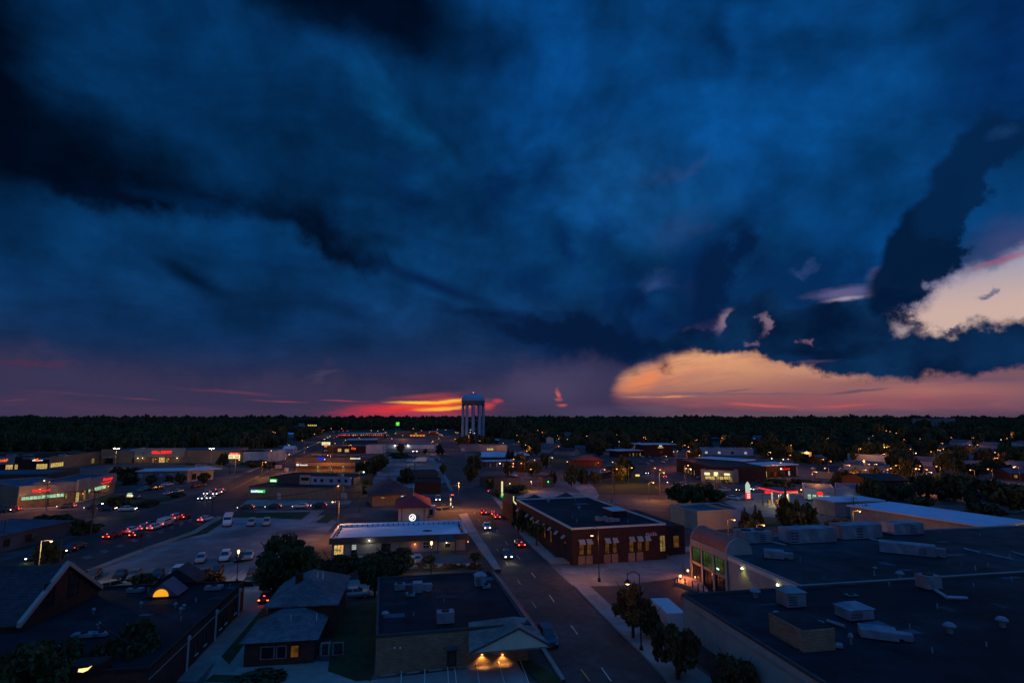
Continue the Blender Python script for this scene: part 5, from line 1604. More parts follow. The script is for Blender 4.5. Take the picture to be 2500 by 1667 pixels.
FB = Bld('low_flats', 'low flats with skylight roofs among trees behind the bar', 'flats', (1712, 1110), (1840, 1112), 4.6, 16, M['blue_wall'], M['roof3'])
for k in range(4):
    MB().box(FB.L * (k + .3) / 4, 1, FB.top, FB.L * (k + .45) / 4, 12, FB.top + .5).build('skylight', M['hvac'], FB.t)
    FB.win('F', uz=(FB.L * (k + .3) / 4, FB.L * (k + .5) / 4, 1.0, 2.6), pane=E_['room_pale'] if k != 2 else M['glass'])
BG = Bld('dark_hall', 'big dark hall with a row of tall narrow yellow windows', 'hall', (1652, 1150), (1740, 1176), 6.2, 24, M['dark_brick'], M['roof2'], parapet=.3)
for k in range(4):
    BG.win('F', uz=(BG.L * (.28 + k * .085), BG.L * (.28 + k * .085) + .55, .6, 2.9), pane=E_['shop'])
BG2 = Bld('pale_roofed_shed', 'long hall with thin bright roof strips behind the tyre shop', 'hall', (1700, 1150), (1810, 1160), 6.8, 12, M['dark_wall'], M['metal_roof'], 'slab')
TY = Bld('car_wash', 'brightly lit car wash front with several white panels', 'car wash', (1712, 1176), (1790, 1181), 5.0, 9, M['grey_wall'], M['roof2'])
for bx in ((1720, 1153, 1733, 1159), (1743, 1152, 1753, 1162), (1768, 1155, 1782, 1160)):
    TY.sign('F', bx, None, None, E_['cream_sign'])
for bx in ((1722, 1162, 1745, 1170), (1750, 1163, 1766, 1170), (1768, 1162, 1783, 1170)):
    TY.win('F', bx, pane=E_['shop'], nx=3)
TY.win('F', (1794, 1160, 1806, 1170), uz=(TY.L - 1.8, TY.L - .3, .6, 2.4), pane=E_['room_yellow'])
point_light(TY.t, (TY.L * .5, -3, 3.2), 130, (1, .75, .4), .6)
CH2 = Bld('chicken_restaurant', 'flat-roofed restaurant with red lit sign and yellow window corner', 'restaurant', (1823, 1168), (1945, 1162), 5.4, 14, M['dark_brick'], M['metal_roof'], 'slab', ov=1.0)
CH2.win('F', (1848, 1151, 1872, 1165), pane=E_['shop'], nx=5, nz=3)
CH2.sign('F', (1909, 1142, 1928, 1146), '#7', E_['red_sign'], None, bold=.05)
CH2.sign('F', (1905, 1142, 1908, 1146), None, None, E_['white_sign'])
for k in range(7):
    CH2.win('F', uz=(CH2.L * (.48 + k * .07), CH2.L * (.48 + k * .07) + 1.0, .5, 2.6), pane=[M['glass'], E_['room_amber'], M['glass'], E_['room_green'], M['glass'], E_['room_pale'], M['glass']][k])
CH2.part('drive_wall', 'F', MB().box(CH2.L + .003, 2, 0, CH2.L + 3, 9, 4.2), M['blue_wall'])
# fuel station
p0, p1 = gp(1852, 1222), gp(1955, 1232)
FS = Bld('fuel_store', 'fuel station shop with pale wall, lit windows and a red lit box sign', 'shop', (1965, 1222), (2040, 1226), 4.0, 17, M['white_wall'], M['roof3'], parapet=.3)
FS.sign('F', (1995, 1201, 2008, 1208), None, None, E_['red_sign'])
for bx in ((1972, 1206, 1980, 1218), (1984, 1207, 1993, 1218), (1997, 1209, 2010, 1218), (2013, 1210, 2026, 1218), (2028, 1212, 2037, 1218)):
    FS.win('F', bx, pane=E_['shop_green'], nx=2)
FS.part('base_wall', 'F', MB().box(0, -.6, 0, FS.L, -.1, .7), M['dark_wall'])
FW = Bld('blue_store', 'windowless pale blue store with one lit wall lamp', 'store', (2042, 1228), (2106, 1232), 4.6, 18, M['blue_wall'], M['roof3'], parapet=.3)
wall_lamp(FW, 'F', 2075, 1213, 14, (1, 1, .6), E_['white_far'], r=.25, out=.8)
t = thing('fuel_canopy', 'fuel station canopy edged with a bright red light line', 'canopy', (gp(1853, 1188, 5.0).x, gp(1853, 1188, 5.0).y, 0), 0)
ca, cb_, cc = gp(1853, 1192, 5.0), gp(1905, 1203, 5.0), gp(1948, 1201, 5.0)
cd = ca + (cc - cb_)
t.location = (0, 0, 0)
MB().prism([(p.x, p.y) for p in (ca, cb_, cc, cd)], 4.7, 5.35).build('roof', M['roof3'], t)


def bar(a_, b_, z, h_, m, par, name, off=.06):
    d_ = (b_ - a_).normalized(); q = Vector((d_.y, -d_.x, 0)) * off
    return MB().add([(*(a_ + q).xy, z), (*(b_ + q).xy, z), (*(b_ + q).xy, z + h_), (*(a_ + q).xy, z + h_), (*(a_ + q * .2).xy, z), (*(b_ + q * .2).xy, z), (*(b_ + q * .2).xy, z + h_), (*(a_ + q * .2).xy, z + h_)],
                    [(0, 1, 2, 3), (7, 6, 5, 4), (3, 2, 6, 7), (4, 5, 1, 0)]).build(name, m, par)


bar(ca, cb_, 5.1, .3, E_['red_sign'], t, 'light_line'); bar(cb_, cc, 5.1, .3, E_['red_sign'], t, 'light_line')
bar(ca, cb_, 4.75, .3, M['white_wall'], t, 'fascia'); bar(cb_, cc, 4.75, .3, M['white_wall'], t, 'fascia')
m0 = (ca + cb_) / 2
for f_ in (.35, .75):
    for g_ in (.3, .75):
        c_p = ca.lerp(cb_, f_) + (cc - cb_) * g_
        MB().box(c_p.x - .25, c_p.y - .25, 0, c_p.x + .25, c_p.y + .25, 4.69).build('column', glow('lit_column', (.9, 1, .7), .6) if (f_, g_) == (.75, .3) else M['white_wall'], t)
        pt = thing('fuel_pump', {(.35, .3): 'red and white fuel pump nearest the street under the canopy', (.35, .75): 'fuel pump at the far left column of the canopy', (.75, .3): 'fuel pump beside the glowing white column', (.75, .75): 'fuel pump hidden at the rear column near the shop'}[(f_, g_)], 'fuel pump',
                   (c_p.x - 1.1, c_p.y - .3, 0), .2, 'fuel pumps under the red-edged canopy')
        MB().box(-.45, -.3, 0, .45, .3, .95).build('cabinet', M['white_wall'], pt); MB().box(-.45, -.3, .953, .45, .3, 1.75).build('display', M['orange_cone'], pt)
        MB().tube((.5, 0, .4), (.5, 0, 1.4), .04, 5).build('hose', M['rubber'], pt)
    c_p = ca.lerp(cb_, f_) + (cc - cb_) * .5
    o = MB().box(c_p.x - .4, c_p.y - .4, 4.62, c_p.x + .4, c_p.y + .4, 4.69).build('canopy_light', E_['white_far'], t)
    point_light(o, (c_p.x, c_p.y, 4.4), 700, (1, .9, .42), .3)
    b_ = ca.lerp(cb_, f_) + (cc - cb_) * .1
    MB().box(b_.x - 1.0, b_.y - .15, 4.0, b_.x + 1.0, b_.y + .05, 4.69).build('brand_panel', E_['red_sign'] if f_ < .5 else M['white_wall'], t)
# price sign
p = gp(1827, 1219)
t = thing('price_sign', 'fuel station price sign, white top and red rows', 'sign', p, R(8))
w = .75
MB().box(-w, -.25, 2.4, w, .25, 4.9).add([(-w, -.25, 4.9), (w, -.25, 4.9), (0, -.25, 6.0), (-w, .25, 4.9), (w, .25, 4.9), (0, .25, 6.0)], [(0, 1, 2), (3, 5, 4), (0, 2, 5, 3), (1, 4, 5, 2)]).build('top_panel', glow('price_top', (.75, 1, .85), .6), t)
MB().box(-w, -.25, .3, w, .25, 2.39).build('price_panel', E_['red_sign'], t)
for k, s_ in enumerate(('2.15', '2.35', '2.49')):
    lettering('price', s_, E_['white_sign'], t, -w * .7, w * .7, 1.75 - k * .62, 2.1 - k * .62, -.27, bold=.03)
MB().box(-w * .8, -.15, 0, w * .8, .15, .3).build('base', M['steel'], t)

# long white-roofed building at the right
q0, q1, q2 = gp(2405, 1287, 4.6), gp(2500, 1268, 4.6), gp(2128, 1233, 4.6)
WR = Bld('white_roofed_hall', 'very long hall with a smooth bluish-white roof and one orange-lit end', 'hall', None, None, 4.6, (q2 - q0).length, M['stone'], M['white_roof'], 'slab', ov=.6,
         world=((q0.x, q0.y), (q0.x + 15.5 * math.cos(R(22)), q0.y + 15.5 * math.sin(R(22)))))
wall_lamp(WR, 'F', 2482, 1278, 10, WARM, glow('pinkish_lamp', (1, .6, .5), 9), r=.1)
wall_lamp(WR, 'F', 2500, 1292, 120, (1, .42, .08), E_['sodium'], r=.1, out=2.5)
# neighbours at the right
G1 = Bld('brick_house', 'brick gabled building with pale roof edge beyond the blue store', 'house', (2128, 1213), (2220, 1212), 5.6, 16, M['brick'], M['roof2'], 'gable', ridge=1.6, ov=.5)
Bld('corner_shop', 'small blue-fronted shop right of the trees behind the hall roof', 'shop', (2040, 1262), (2160, 1258), 4.0, 9, M['grey_wall'], M['metal_roof'], 'slab')
Bld('diner', 'pale-walled diner with warm lit wall and a dark blue roof', 'restaurant', (1704, 1296), (1790, 1290), 4.2, 12, M['cream'], M['roof3'], parapet=.6)
wl = Bld('pale_block', 'pale blue-grey block with a flat dark roof behind the white sedan', 'building', (1655, 1268), (1706, 1288), 4.0, 12, M['blue_wall'], M['roof'], parapet=.3)
for a_, b_, h_, W_, wm, rm, st_, lb in [
        ((1992, 1166), (2040, 1170), 3.4, 10, 'cream', 'dark_shingle', 'gable', 'warm-lit house wall right of the chicken restaurant'),
        ((1972, 1132), (2002, 1134), 3.2, 9, 'dark_brick', 'shingle', 'gableY', 'small house with a pale triangular gable'),
        ((2070, 1122), (2170, 1128), 3.6, 12, 'white_wall', 'roof3', 'flat', 'long pink-lit low building under twin orange lamps'),
        ((2060, 1150), (2130, 1156), 3.8, 14, 'blue_wall', 'roof3', 'hip', 'house with wide teal hipped roof behind dark trees'),
        ((2230, 1136), (2290, 1140), 3.2, 10, 'white_wall', 'shingle', 'gable', 'pale bungalow behind the pair of far lamps'),
        ((2200, 1185), (2290, 1192), 1.2, 8, 'grey_wall', 'roof2', 'flat', 'low pinkish parking deck edge among the right trees'),
        ((2440, 1150), (2530, 1160), 3.6, 12, 'white_wall', 'roof3', 'gable', 'pale roofed house at the right edge'),
        ((2370, 1240), (2480, 1252), 2.8, 8, 'blue_wall', 'roof3', 'gable', 'dim blue roofed house right behind the long white roof'),
        ((2318, 1085), (2360, 1088), 3.2, 9, 'white_wall', 'shingle', 'gable', 'far pale house among the right-hand woods'),
        ((2390, 1092), (2440, 1096), 3.2, 9, 'blue_wall', 'shingle', 'gable', 'far bluish house among the right-hand woods'),
        ((2470, 1088), (2510, 1090), 3.2, 9, 'white_wall', 'shingle', 'hip', 'far house with hipped roof at the right edge'),
        ((1318, 1106), (1345, 1106), 3.4, 9, 'blue_wall', 'shingle', 'gable', 'pale blue house half hidden by trees right of the far street'),
        ((1352, 1110), (1400, 1112), 3.2, 10, 'grey_wall', 'dark_shingle', 'gable', 'dim long-roofed house left of the red tile roof'),
        ((1334, 1082), (1352, 1082), 5.5, 9, 'white_wall', 'shingle', 'gableY', 'tall pinkish-white house among trees'),
        ((1405, 1104), (1430, 1104), 3.2, 9, 'grey_wall', 'roof3', 'gable', 'small bluish roof above the red tile roof'),
        ((700, 1068), (716, 1068), 4, 9, 'blue_wall', 'metal_roof', 'gable', 'small bright blue roof among the left woods'),
        ((690, 1106), (716, 1106), 3.4, 8, 'blue_wall', 'metal_roof', 'gable', 'bluish roof just behind the left avenue'),
        ((728, 1042), (742, 1042), 5, 10, 'cream', 'shingle', 'gable', 'distant lit pale house above the left avenue')]:
    Bld('house' if st_ != 'flat' else 'low_building', lb, 'house' if st_ != 'flat' else 'building', a_, b_, h_, W_, M[wm], M[rm], st_, ridge=2.0)
hs = Bld('distant_building', 'distant building with a row of five small lit windows', 'building', (750, 1044), (774, 1044), 6, 12, M['dark_wall'], M['roof'])
for k in range(5):
    hs.win('F', uz=(hs.L * (k + .2) / 5, hs.L * (k + .7) / 5, 3.2, 5.2), pane=E_['yellow_sign'])
FA = Bld('far_flats', 'large far block of flats rising pale above the right-hand woods', 'flats', (2230, 1052), (2335, 1053), 18, 18, M['grey_wall'], M['roof2'])
for k in range(14):
    for j in range(4):
        if (k * 7 + j * 3) % 5 < 3:
            FA.win('F', uz=(FA.L * (k + .25) / 14, FA.L * (k + .7) / 14, 3.2 + j * 3.6, 5.4 + j * 3.6), pane=M['glass'], frame=M['trim'])

# ---------------------------------------------------------------- left side: shopping centre, pharmacy
WGa, WGb = gp(40, 1243), gp(168, 1233)
WG = Bld('pharmacy', 'corner pharmacy with red script signs and long green-white window band', 'pharmacy', None, None, 6.4, 30.5, M['tan_brick'], M['roof3'], parapet=.5, trim=M['grey_wall'],
         world=((WGa.x, WGa.y), (gp(176, 1229).x, gp(176, 1229).y)))
WG.W = 30
WG.part('fascia', 'F', MB().box(0, -.5, 3.9, WG.L, -.006, 6.6), M['grey_wall'])
WG.sign('F', (78, 1193, 121, 1199), 'Walgreens', E_['red_sign'], None, uz=(WG.at('F', 78, 1196)[0], WG.at('F', 121, 1196)[0], 4.5, 5.6), shear=.25, bold=.03)
for o_ in WG.t.children:
    if o_.name.startswith('shop_sign'): o_.location = (0, -.55, 0)
u0, u1, z0, z1 = WG.fbox('F', (53, 1206, 156, 1216))
WG.win('F', uz=(u0, u1, 2.55, 3.6), pane=E_['shop_green'], nx=11, nz=1, label='long green-white window band')
WG.win('F', (159, 1205, 164, 1216), pane=E_['room_yellow'])
RR = Bld('pharmacy_wing', 'pharmacy wing with red lettering over a slanting lit walkway', 'pharmacy', None, None, 6.6, 12, M['tan_brick'], M['roof3'], parapet=.4, trim=M['grey_wall'],
         world=((gp(180, 1229).x, gp(180, 1229).y), (gp(279, 1200).x, gp(279, 1200).y)))
RR.part('fascia', 'F', MB().box(0, -.4, 3.9, RR.L, -.006, 6.8), M['grey_wall'])
RR.part('corner_tower', 'F', MB().box(0, -.9, 4.0, 8.5, -.402, 7.6), M['stone'])
o_ = RR.sign('F', None, 'Pharmacy', E_['red_sign'], None, uz=(RR.L * .62, RR.L * .88, 4.9, 6.1), shear=.2, bold=.04); o_.location = (0, -.42, 0)
o_ = RR.sign('F', None, '#9', E_['red_sign'], None, uz=(RR.L * .58, RR.L * .84, 4.2, 4.7), bold=.03); o_.location = (0, -.42, 0)
RR.win('F', uz=(.8, 3.0, .3, 3.4), pane=E_['shop'], nx=3, nz=2, name='door', label='tall brightly lit entrance')
RR.win('F', uz=(6.0, 7.6, .3, 3.4), pane=E_['room_yellow'], nx=1, name='door')
RR.win('F', uz=(9.5, 11.0, 2.2, 3.4), pane=E_['shop_green'])
RR.win('F', uz=(14, 23.5, 2.3, 3.5), pane=E_['shop_green'], nx=5)
for bl, f_, px, py, e in ((WG, 'F', 50, 1209, 34), (WG, 'F', 100, 1206, 16), (WG, 'F', 140, 1206, 16), (RR, 'F', 252, 1190, 34), (RR, 'F', 262, 1187, 34), (RR, 'F', 200, 1205, 24), (RR, 'F', 225, 1200, 24)):
    wall_lamp(bl, f_, px, py, e, (1, .55, .16), E_['sodium_far'], r=.13, out=1.4)
PA = Bld('stone_annex', 'dim pale annex roof behind the pharmacy', 'building', (112, 1172), (262, 1166), 3.4, 12, M['grey_wall'], M['roof3'])
PB2 = Bld('dark_roofed_store', 'large dull blue roof at the left edge above the pharmacy', 'store', (-160, 1196), (110, 1190), 5.0, 26, M['dark_wall'], M['roof3'])
S1 = Bld('strip_mall', 'left-edge strip mall with red and white lit signs over yellow shop fronts', 'shops', None, None, 6.8, 34, M['dark_brick'], M['roof'],
         world=((gp(-120, 1154).x, gp(-120, 1154).y), (gp(118, 1147).x, gp(118, 1147).y)))
S1.part('fascia', 'F', MB().box(S1.at('F', -60, 1140)[0], -.4, 3.6, S1.at('F', 36, 1130)[0], -.006, 7.6), M['grey_wall'])
o_ = S1.sign('F', None, '#7', E_['orange_sign'], None, uz=(S1.at('F', -18, 1128)[0], S1.at('F', 21, 1128)[0], 5.0, 6.4), bold=.05); o_.location = (0, -.42, 0)
S1.sign('F', None, '#5', E_['white_sign'], None, uz=(S1.at('F', 79, 1127)[0], S1.at('F', 88, 1127)[0], 4.9, 6.0), bold=.04)
S1.sign('F', None, '#5', E_['white_sign'], None, uz=(S1.at('F', 94, 1127)[0], S1.at('F', 105, 1127)[0], 4.9, 6.0), bold=.04)
u, _ = S1.at('F', 91, 1127)
S1.part('sign_disc', 'F', MB().lathe([(.8, 0), (.8, .1)], 14), E_['orange_sign']).rotation_euler = (R(90), 0, 0)
S1.t.children[-1]
for o_ in S1.t.children:
    if o_.name.startswith('sign_disc'): o_.location = (u, -.1, 5.5)
for bx in ((14, 1134, 31, 1145), (36, 1133, 43, 1145), (89, 1133, 115, 1146)):
    u0, _ = S1.at('F', bx[0], 1140); u1, _ = S1.at('F', bx[2], 1140)
    S1.win('F', uz=(u0, u1, .3, 3.3), pane=E_['shop'], nx=4, nz=2)
S2_ = Bld('strip_mall', 'slanting brick strip mall wing with a bright shop window at its near end', 'shops', None, None, 6.6, 26, M['tan_brick'], M['roof'], trim=M['tan_brick'],
          world=((gp(119, 1147).x, gp(119, 1147).y), (gp(245, 1131).x, gp(245, 1131).y)))
S2_.win('F', uz=(1.0, 11.0, 1.2, 3.4), pane=E_['shop'], nx=6)
S2_.win('F', uz=(S2_.L * .80, S2_.L * .86, .8, 3.6), pane=E_['room_yellow'], nx=2)
for k, (px, py) in enumerate(((30, 1110), (28, 1113), (68, 1110), (70, 1118), (152, 1110), (158, 1113), (108, 1119))):
    hvac(['upper pink-lit strip on the far left mall roof', 'lower pink-lit strip on the far left mall roof', 'upper pale strip unit, second group on the mall roof', 'lower pale strip unit, second group on the mall roof', 'upper pale unit of the third group on the mall roof',
          'lower pale unit of the third group on the mall roof', 'single greenish unit near the mall roof edge'][k], S1 if px < 120 else S2_, px, py + 3, 4.5, 1.6, 1.0)
OD = Bld('office_store', 'office supply store with large red lit sign and lit entrance', 'store', (246, 1131), (556, 1129), 7.2, 34, M['tan_brick'], M['roof3'], trim=M['tan_brick'])
f0, _ = OD.at('F', 330, 1110); f1, _ = OD.at('F', 452, 1110)
OD.part('raised_front', 'F', MB().box(f0, -.8, 3.7, f1, -.006, 9.0), M['stone'])
o_ = OD.sign('F', None, 'Office DEPOT', E_['red_sign'], None, uz=(OD.at('F', 372, 1107)[0], OD.at('F', 421, 1107)[0], 5.7, 7.5), bold=.05); o_.location = (0, -.82, 0)
OD.win('F', uz=(OD.at('F', 388, 1124)[0], OD.at('F', 402, 1124)[0], .4, 3.4), pane=E_['shop'], nx=3, nz=2, name='door', label='brightly lit entrance')
OD.win('F', uz=(OD.at('F', 405, 1124)[0], OD.at('F', 410, 1124)[0], .4, 3.0), pane=E_['room_yellow'])
OD.win('F', uz=(OD.at('F', 372, 1124)[0], OD.at('F', 376, 1124)[0], .4, 3.0), pane=E_['room_yellow'])
for px in (337, 349, 433):
    wall_lamp(OD, 'F', px, 1118, 26, (1, .66, .2), E_['white_far'], r=.28, out=1.6)
for px in (380, 396, 412):
    wall_lamp(OD, 'F', px, 1120, 22, (1, .55, .12), E_['sodium_far'], r=.15, out=2.2)
e0, _ = OD.at('F', 250, 1110); e1, _ = OD.at('F', 287, 1110)
OD.part('entrance_tower', 'F', MB().box(e0, -1.5, 0, e1, -.006, 8.6), M['tan_brick'])
OD.part('entrance_canopy', 'F', MB().box(e0 + 2, -4.0, 3.6, e1 - 1, -1.51, 4.2), M['stone'])
OD.part('entrance_glazing', 'F', MB().box(e0 + 2.5, -1.6, .1, e1 - 1.5, -1.51, 3.4), M['glass'])
OD.part('side_door', 'F', MB().box(OD.at('F', 323, 1124)[0], -.1, 0, OD.at('F', 327, 1124)[0], -.006, 3.2), M['black'])
MB().add([(OD.at('F', 300, 1105)[0], 5, 7.3), (OD.at('F', 328, 1103)[0], 5, 7.3), (OD.at('F', 326, 1103)[0], 14, 8.8), (OD.at('F', 318, 1103)[0], 14, 8.8)], [(0, 1, 2, 3)]).build('sloping_roof', M['metal_roof'], OD.t)
WH = Bld('warehouse', 'long blank warehouse wall behind the tall pylon sign', 'warehouse', (566, 1131), (652, 1128), 6.4, 28, M['tan_brick'], M['roof3'])
WH2 = Bld('warehouse', 'blank pale blue warehouse by the avenue', 'warehouse', (654, 1130), (696, 1122), 6.4, 24, M['blue_wall'], M['roof3'])
wall_lamp(WH, 'F', 643, 1118, 20, SOD, E_['sodium'], r=.3)
OF = Bld('low_office', 'low pale office with a flat blue-white roof behind small trees', 'office', (334, 1182), (456, 1179), 5.2, 11, M['grey_wall'], M['metal_roof'], 'slab', ov=.8)
for k in range(5):
    OF.win('F', uz=(OF.L * (k + .1) / 5, OF.L * (k + .6) / 5, 2.6, 4.4), pane=M['blue_wall'], frame=M['steel'])
OF2 = Bld('drive_in_bank', 'pale corner office with a long white canopy roof by the avenue', 'bank', (455, 1176), (520, 1170), 4.6, 10, M['white_wall'], M['white_roof'], 'slab', ov=2.5)
OF2.win('F', uz=(2, 4, .8, 3.2), nx=2)
OF2.win('F', uz=(7, 9, .8, 3.2), nx=2)

# metal-roofed house and long blue-grey building at the far left
BLg = Bld('vaulted_hall', 'dull blue hall with a broad curved roof at the left edge', 'hall', (-40, 1358), (170, 1308), 3.4, 15, M['roof3'], M['roof3'], 'hip', ridge=1.8, ov=.5)
BLg.win('F', uz=(4, 5.2, 1, 2.4), pane=M['black']); BLg.win('F', uz=(9, 10.2, 1, 2.4), pane=M['black'])

# ---------------------------------------------------------------- water tower
tp = gp(1155, 1074)
tp = Vector((-51.0, 752.0, 0)); zb = gz(tp.x, tp.y)
tp.x = (1155 - CX) / F_PX * (tp.y * CT) - 0.0
zb = gz(tp.x, tp.y)
T = thing('water_tower', 'huge pale blue water tower on a ring of thick legs against the sunset', 'water tower', (tp.x, tp.y, zb), .2)
zt = hrow((tp.x, tp.y, zb), 962); zs = hrow((tp.x, tp.y, zb), 980.5); zr = hrow((tp.x, tp.y, zb), 987)
rad = 28.5 / F_PX * tp.y * 1.0
prof = [(rad * .955, zr), (rad * .955, zs + .3), (rad * .99, zs + .3), (rad, zs + 1.2), (rad, zs + 2.2)]
for i in range(1, 9):
    a_ = i / 8 * math.pi / 2
    prof.append((rad * math.cos(a_) ** .8 if i < 8 else .6, zs + 2.2 + (zt - zs - 2.2) * math.sin(a_)))
MB().lathe(prof, 48).build('tank', M['tank'], T, smooth=True)
MB().lathe([(rad * 1.01, zs - .5), (rad * 1.01, zs + .25)], 48).build('catwalk', M['steel'], T)
MB().lathe([(rad * 1.0, zr - .8), (rad * 1.0, zr)], 48).build('ring_girder', M['steel'], T)
nleg = 10
for k in range(nleg):
    a_ = 2 * math.pi * (k + .35) / nleg
    r_ = rad * .9
    MB().lathe([(2.0, 0), (1.75, 4), (1.75, zr - 4.5), (2.1, zr - .8)], 14, (r_ * math.cos(a_), r_ * math.sin(a_), 0)).build('leg', M['tank'], T, smooth=True)
MB().lathe([(2.4, 0), (2.2, zr)], 16).build('riser_pipe', M['tank'], T, smooth=True)
for k in range(nleg):
    a_, b_ = 2 * math.pi * (k + .35) / nleg, 2 * math.pi * (k + 1.35) / nleg
    MB().tube((rad * .9 * math.cos(a_), rad * .9 * math.sin(a_), zr * .52), (rad * .9 * math.cos(b_), rad * .9 * math.sin(b_), zr * .52), .16, 5).build('brace', M['tank'], T)
MB().lathe([(rad * .22, zt - .7), (rad * .22, zt + .2)], 16).build('top_rail', M['steel'], T)
MB().tube((0, 0, zt), (0, 0, zt + 1.6), .15, 6).build('mast', M['steel'], T)
for k in range(3):
    MB().tube((rad * .3 * (k - 1), 2, zt - 1.5), (rad * .3 * (k - 1), 2, zt + 1.4), .12, 5).build('antenna', M['steel'], T)
MB().lathe([(.35, zt + 1.6), (.5, zt + 2.0), (.3, zt + 2.5)], 8).build('beacon', glow('beacon', (1, .25, .15), 3.0), T)


# ---------------------------------------------------------------- pylon signs
def pylon(name, label, px, base, top, w, boards, legs=2):
    p = gp(px, base); h = hrow(p, top)
    t = thing(name, label, 'sign', p, R(6))
    k = (p.y / F_PX)
    for x in ((-w * .32 * k, w * .32 * k) if legs == 2 else (0,)):
        MB().tube((x, 0, 0), (x, 0, h * .98), .16, 6).build('pole', M['steel'], t)
    for (r0, r1, x0, x1, m, txt, tm) in boards:
        z1, z0 = hrow(p, r0), hrow(p, r1)
        o = MB().box((x0 - px) * k, -.45, z0, (x1 - px) * k, .3, z1).build('sign_board', m, t)
        if txt:
            ww = (x1 - x0) * k * .1
            lettering('lettering', txt, tm, o, (x0 - px) * k + ww, (x1 - px) * k - ww, z0 + (z1 - z0) * .2, z1 - (z1 - z0) * .2, -.47, bold=.03)
    return t


pylon('pylon_sign', 'tall twin-legged pylon sign glowing pale yellow with a red top line', 569, 1158, 1105, 26, [(1110, 1119, 557, 569, E_['cream_sign'], '#6', M['brick']), (1110, 1119, 570, 582, E_['cream_sign'], '#6', M['brick']), (1105.5, 1109, 558, 581, E_['red_sign'], '#7', E_['cream_sign'])])
pylon('pylon_sign', 'tall pylon with pale yellow box, red box and dark round emblem by the avenue', 794, 1118, 1078, 19, [(1079, 1086, 785, 804, E_['cream_sign'], '#6', M['tan_brick']), (1088, 1090.5, 791, 797, E_['orange_sign'], None, None), (1095, 1104, 789, 799, M['black'], 'O', M['white_wall'])])
pylon('pylon_sign', 'bright green square sign on a tall pole among far trees', 970, 1062, 1030, 6, [(1030, 1039, 966, 974.5, E_['green_sign'], 'Y', E_['yellow_sign'])], legs=1)
pylon('street_sign', 'green-white blade sign standing beside the main street corner', 1226, 1214, 1175, 6, [(1175, 1207, 1224, 1227.5, E_['cream_sign'], None, None), (1207, 1213, 1223, 1229.5, E_['green_sign'], None, None), (1204, 1207, 1224.5, 1228, E_['yellow_sign'], None, None)], legs=1)
bs = D.objects[[o.name for o in D.objects if o.name.startswith('street_sign')][-1]]
for k in range(6):
    p_ = gp(1226, 1214); z1 = hrow(p_, 1177 + k * 5); z0 = hrow(p_, 1180.6 + k * 5)
    lettering('letter', '#1', M['brick'], bs, -.18, .18, z0, z1, -.47)
pylon('monument_sign', 'small white and orange sign on posts at the pharmacy drive', 317, 1220, 1203, 12, [(1203, 1207, 312, 321, glow('pale_sign', (.6, 1, .85), .5), None, None), (1207.5, 1212, 311, 322, E_['cream_sign'], '#3', E_['orange_sign'])])
pylon('yard_sign', 'red and pale banner sign at the kerb of the avenue', 680, 1146, 1134, 12, [(1135, 1143, 673, 687, M['white_wall'], '#4', M['red_tile'])])
pylon('yard_sign', 'pale pinkish board right of the avenue', 700, 1152, 1142, 9, [(1142, 1151, 695, 704, M['white_wall'], None, None)])
pylon('lit_post', 'slim vertical light box beside the tavern car park', 1100, 1238, 1215, 3, [(1215.5, 1222, 1099, 1101.5, E_['cream_sign'], None, None), (1226, 1233, 1099, 1101.5, E_['cream_sign'], None, None)], legs=1)
pylon('blue_sign_post', 'yellow and blue lit board on the lawn by the east road', 1557, 1166, 1158, 10, [(1158, 1162, 1552, 1561, E_['yellow_sign'], None, None)])
pylon('post_sign', 'dull orange sign board on a post right of the shop row', 893, 1150, 1124, 7, [(1125, 1131, 889, 897, glow('dull_orange', (1, .55, .08), .25), None, None)], legs=1)


# ================================================================ lamps
_LM = {}


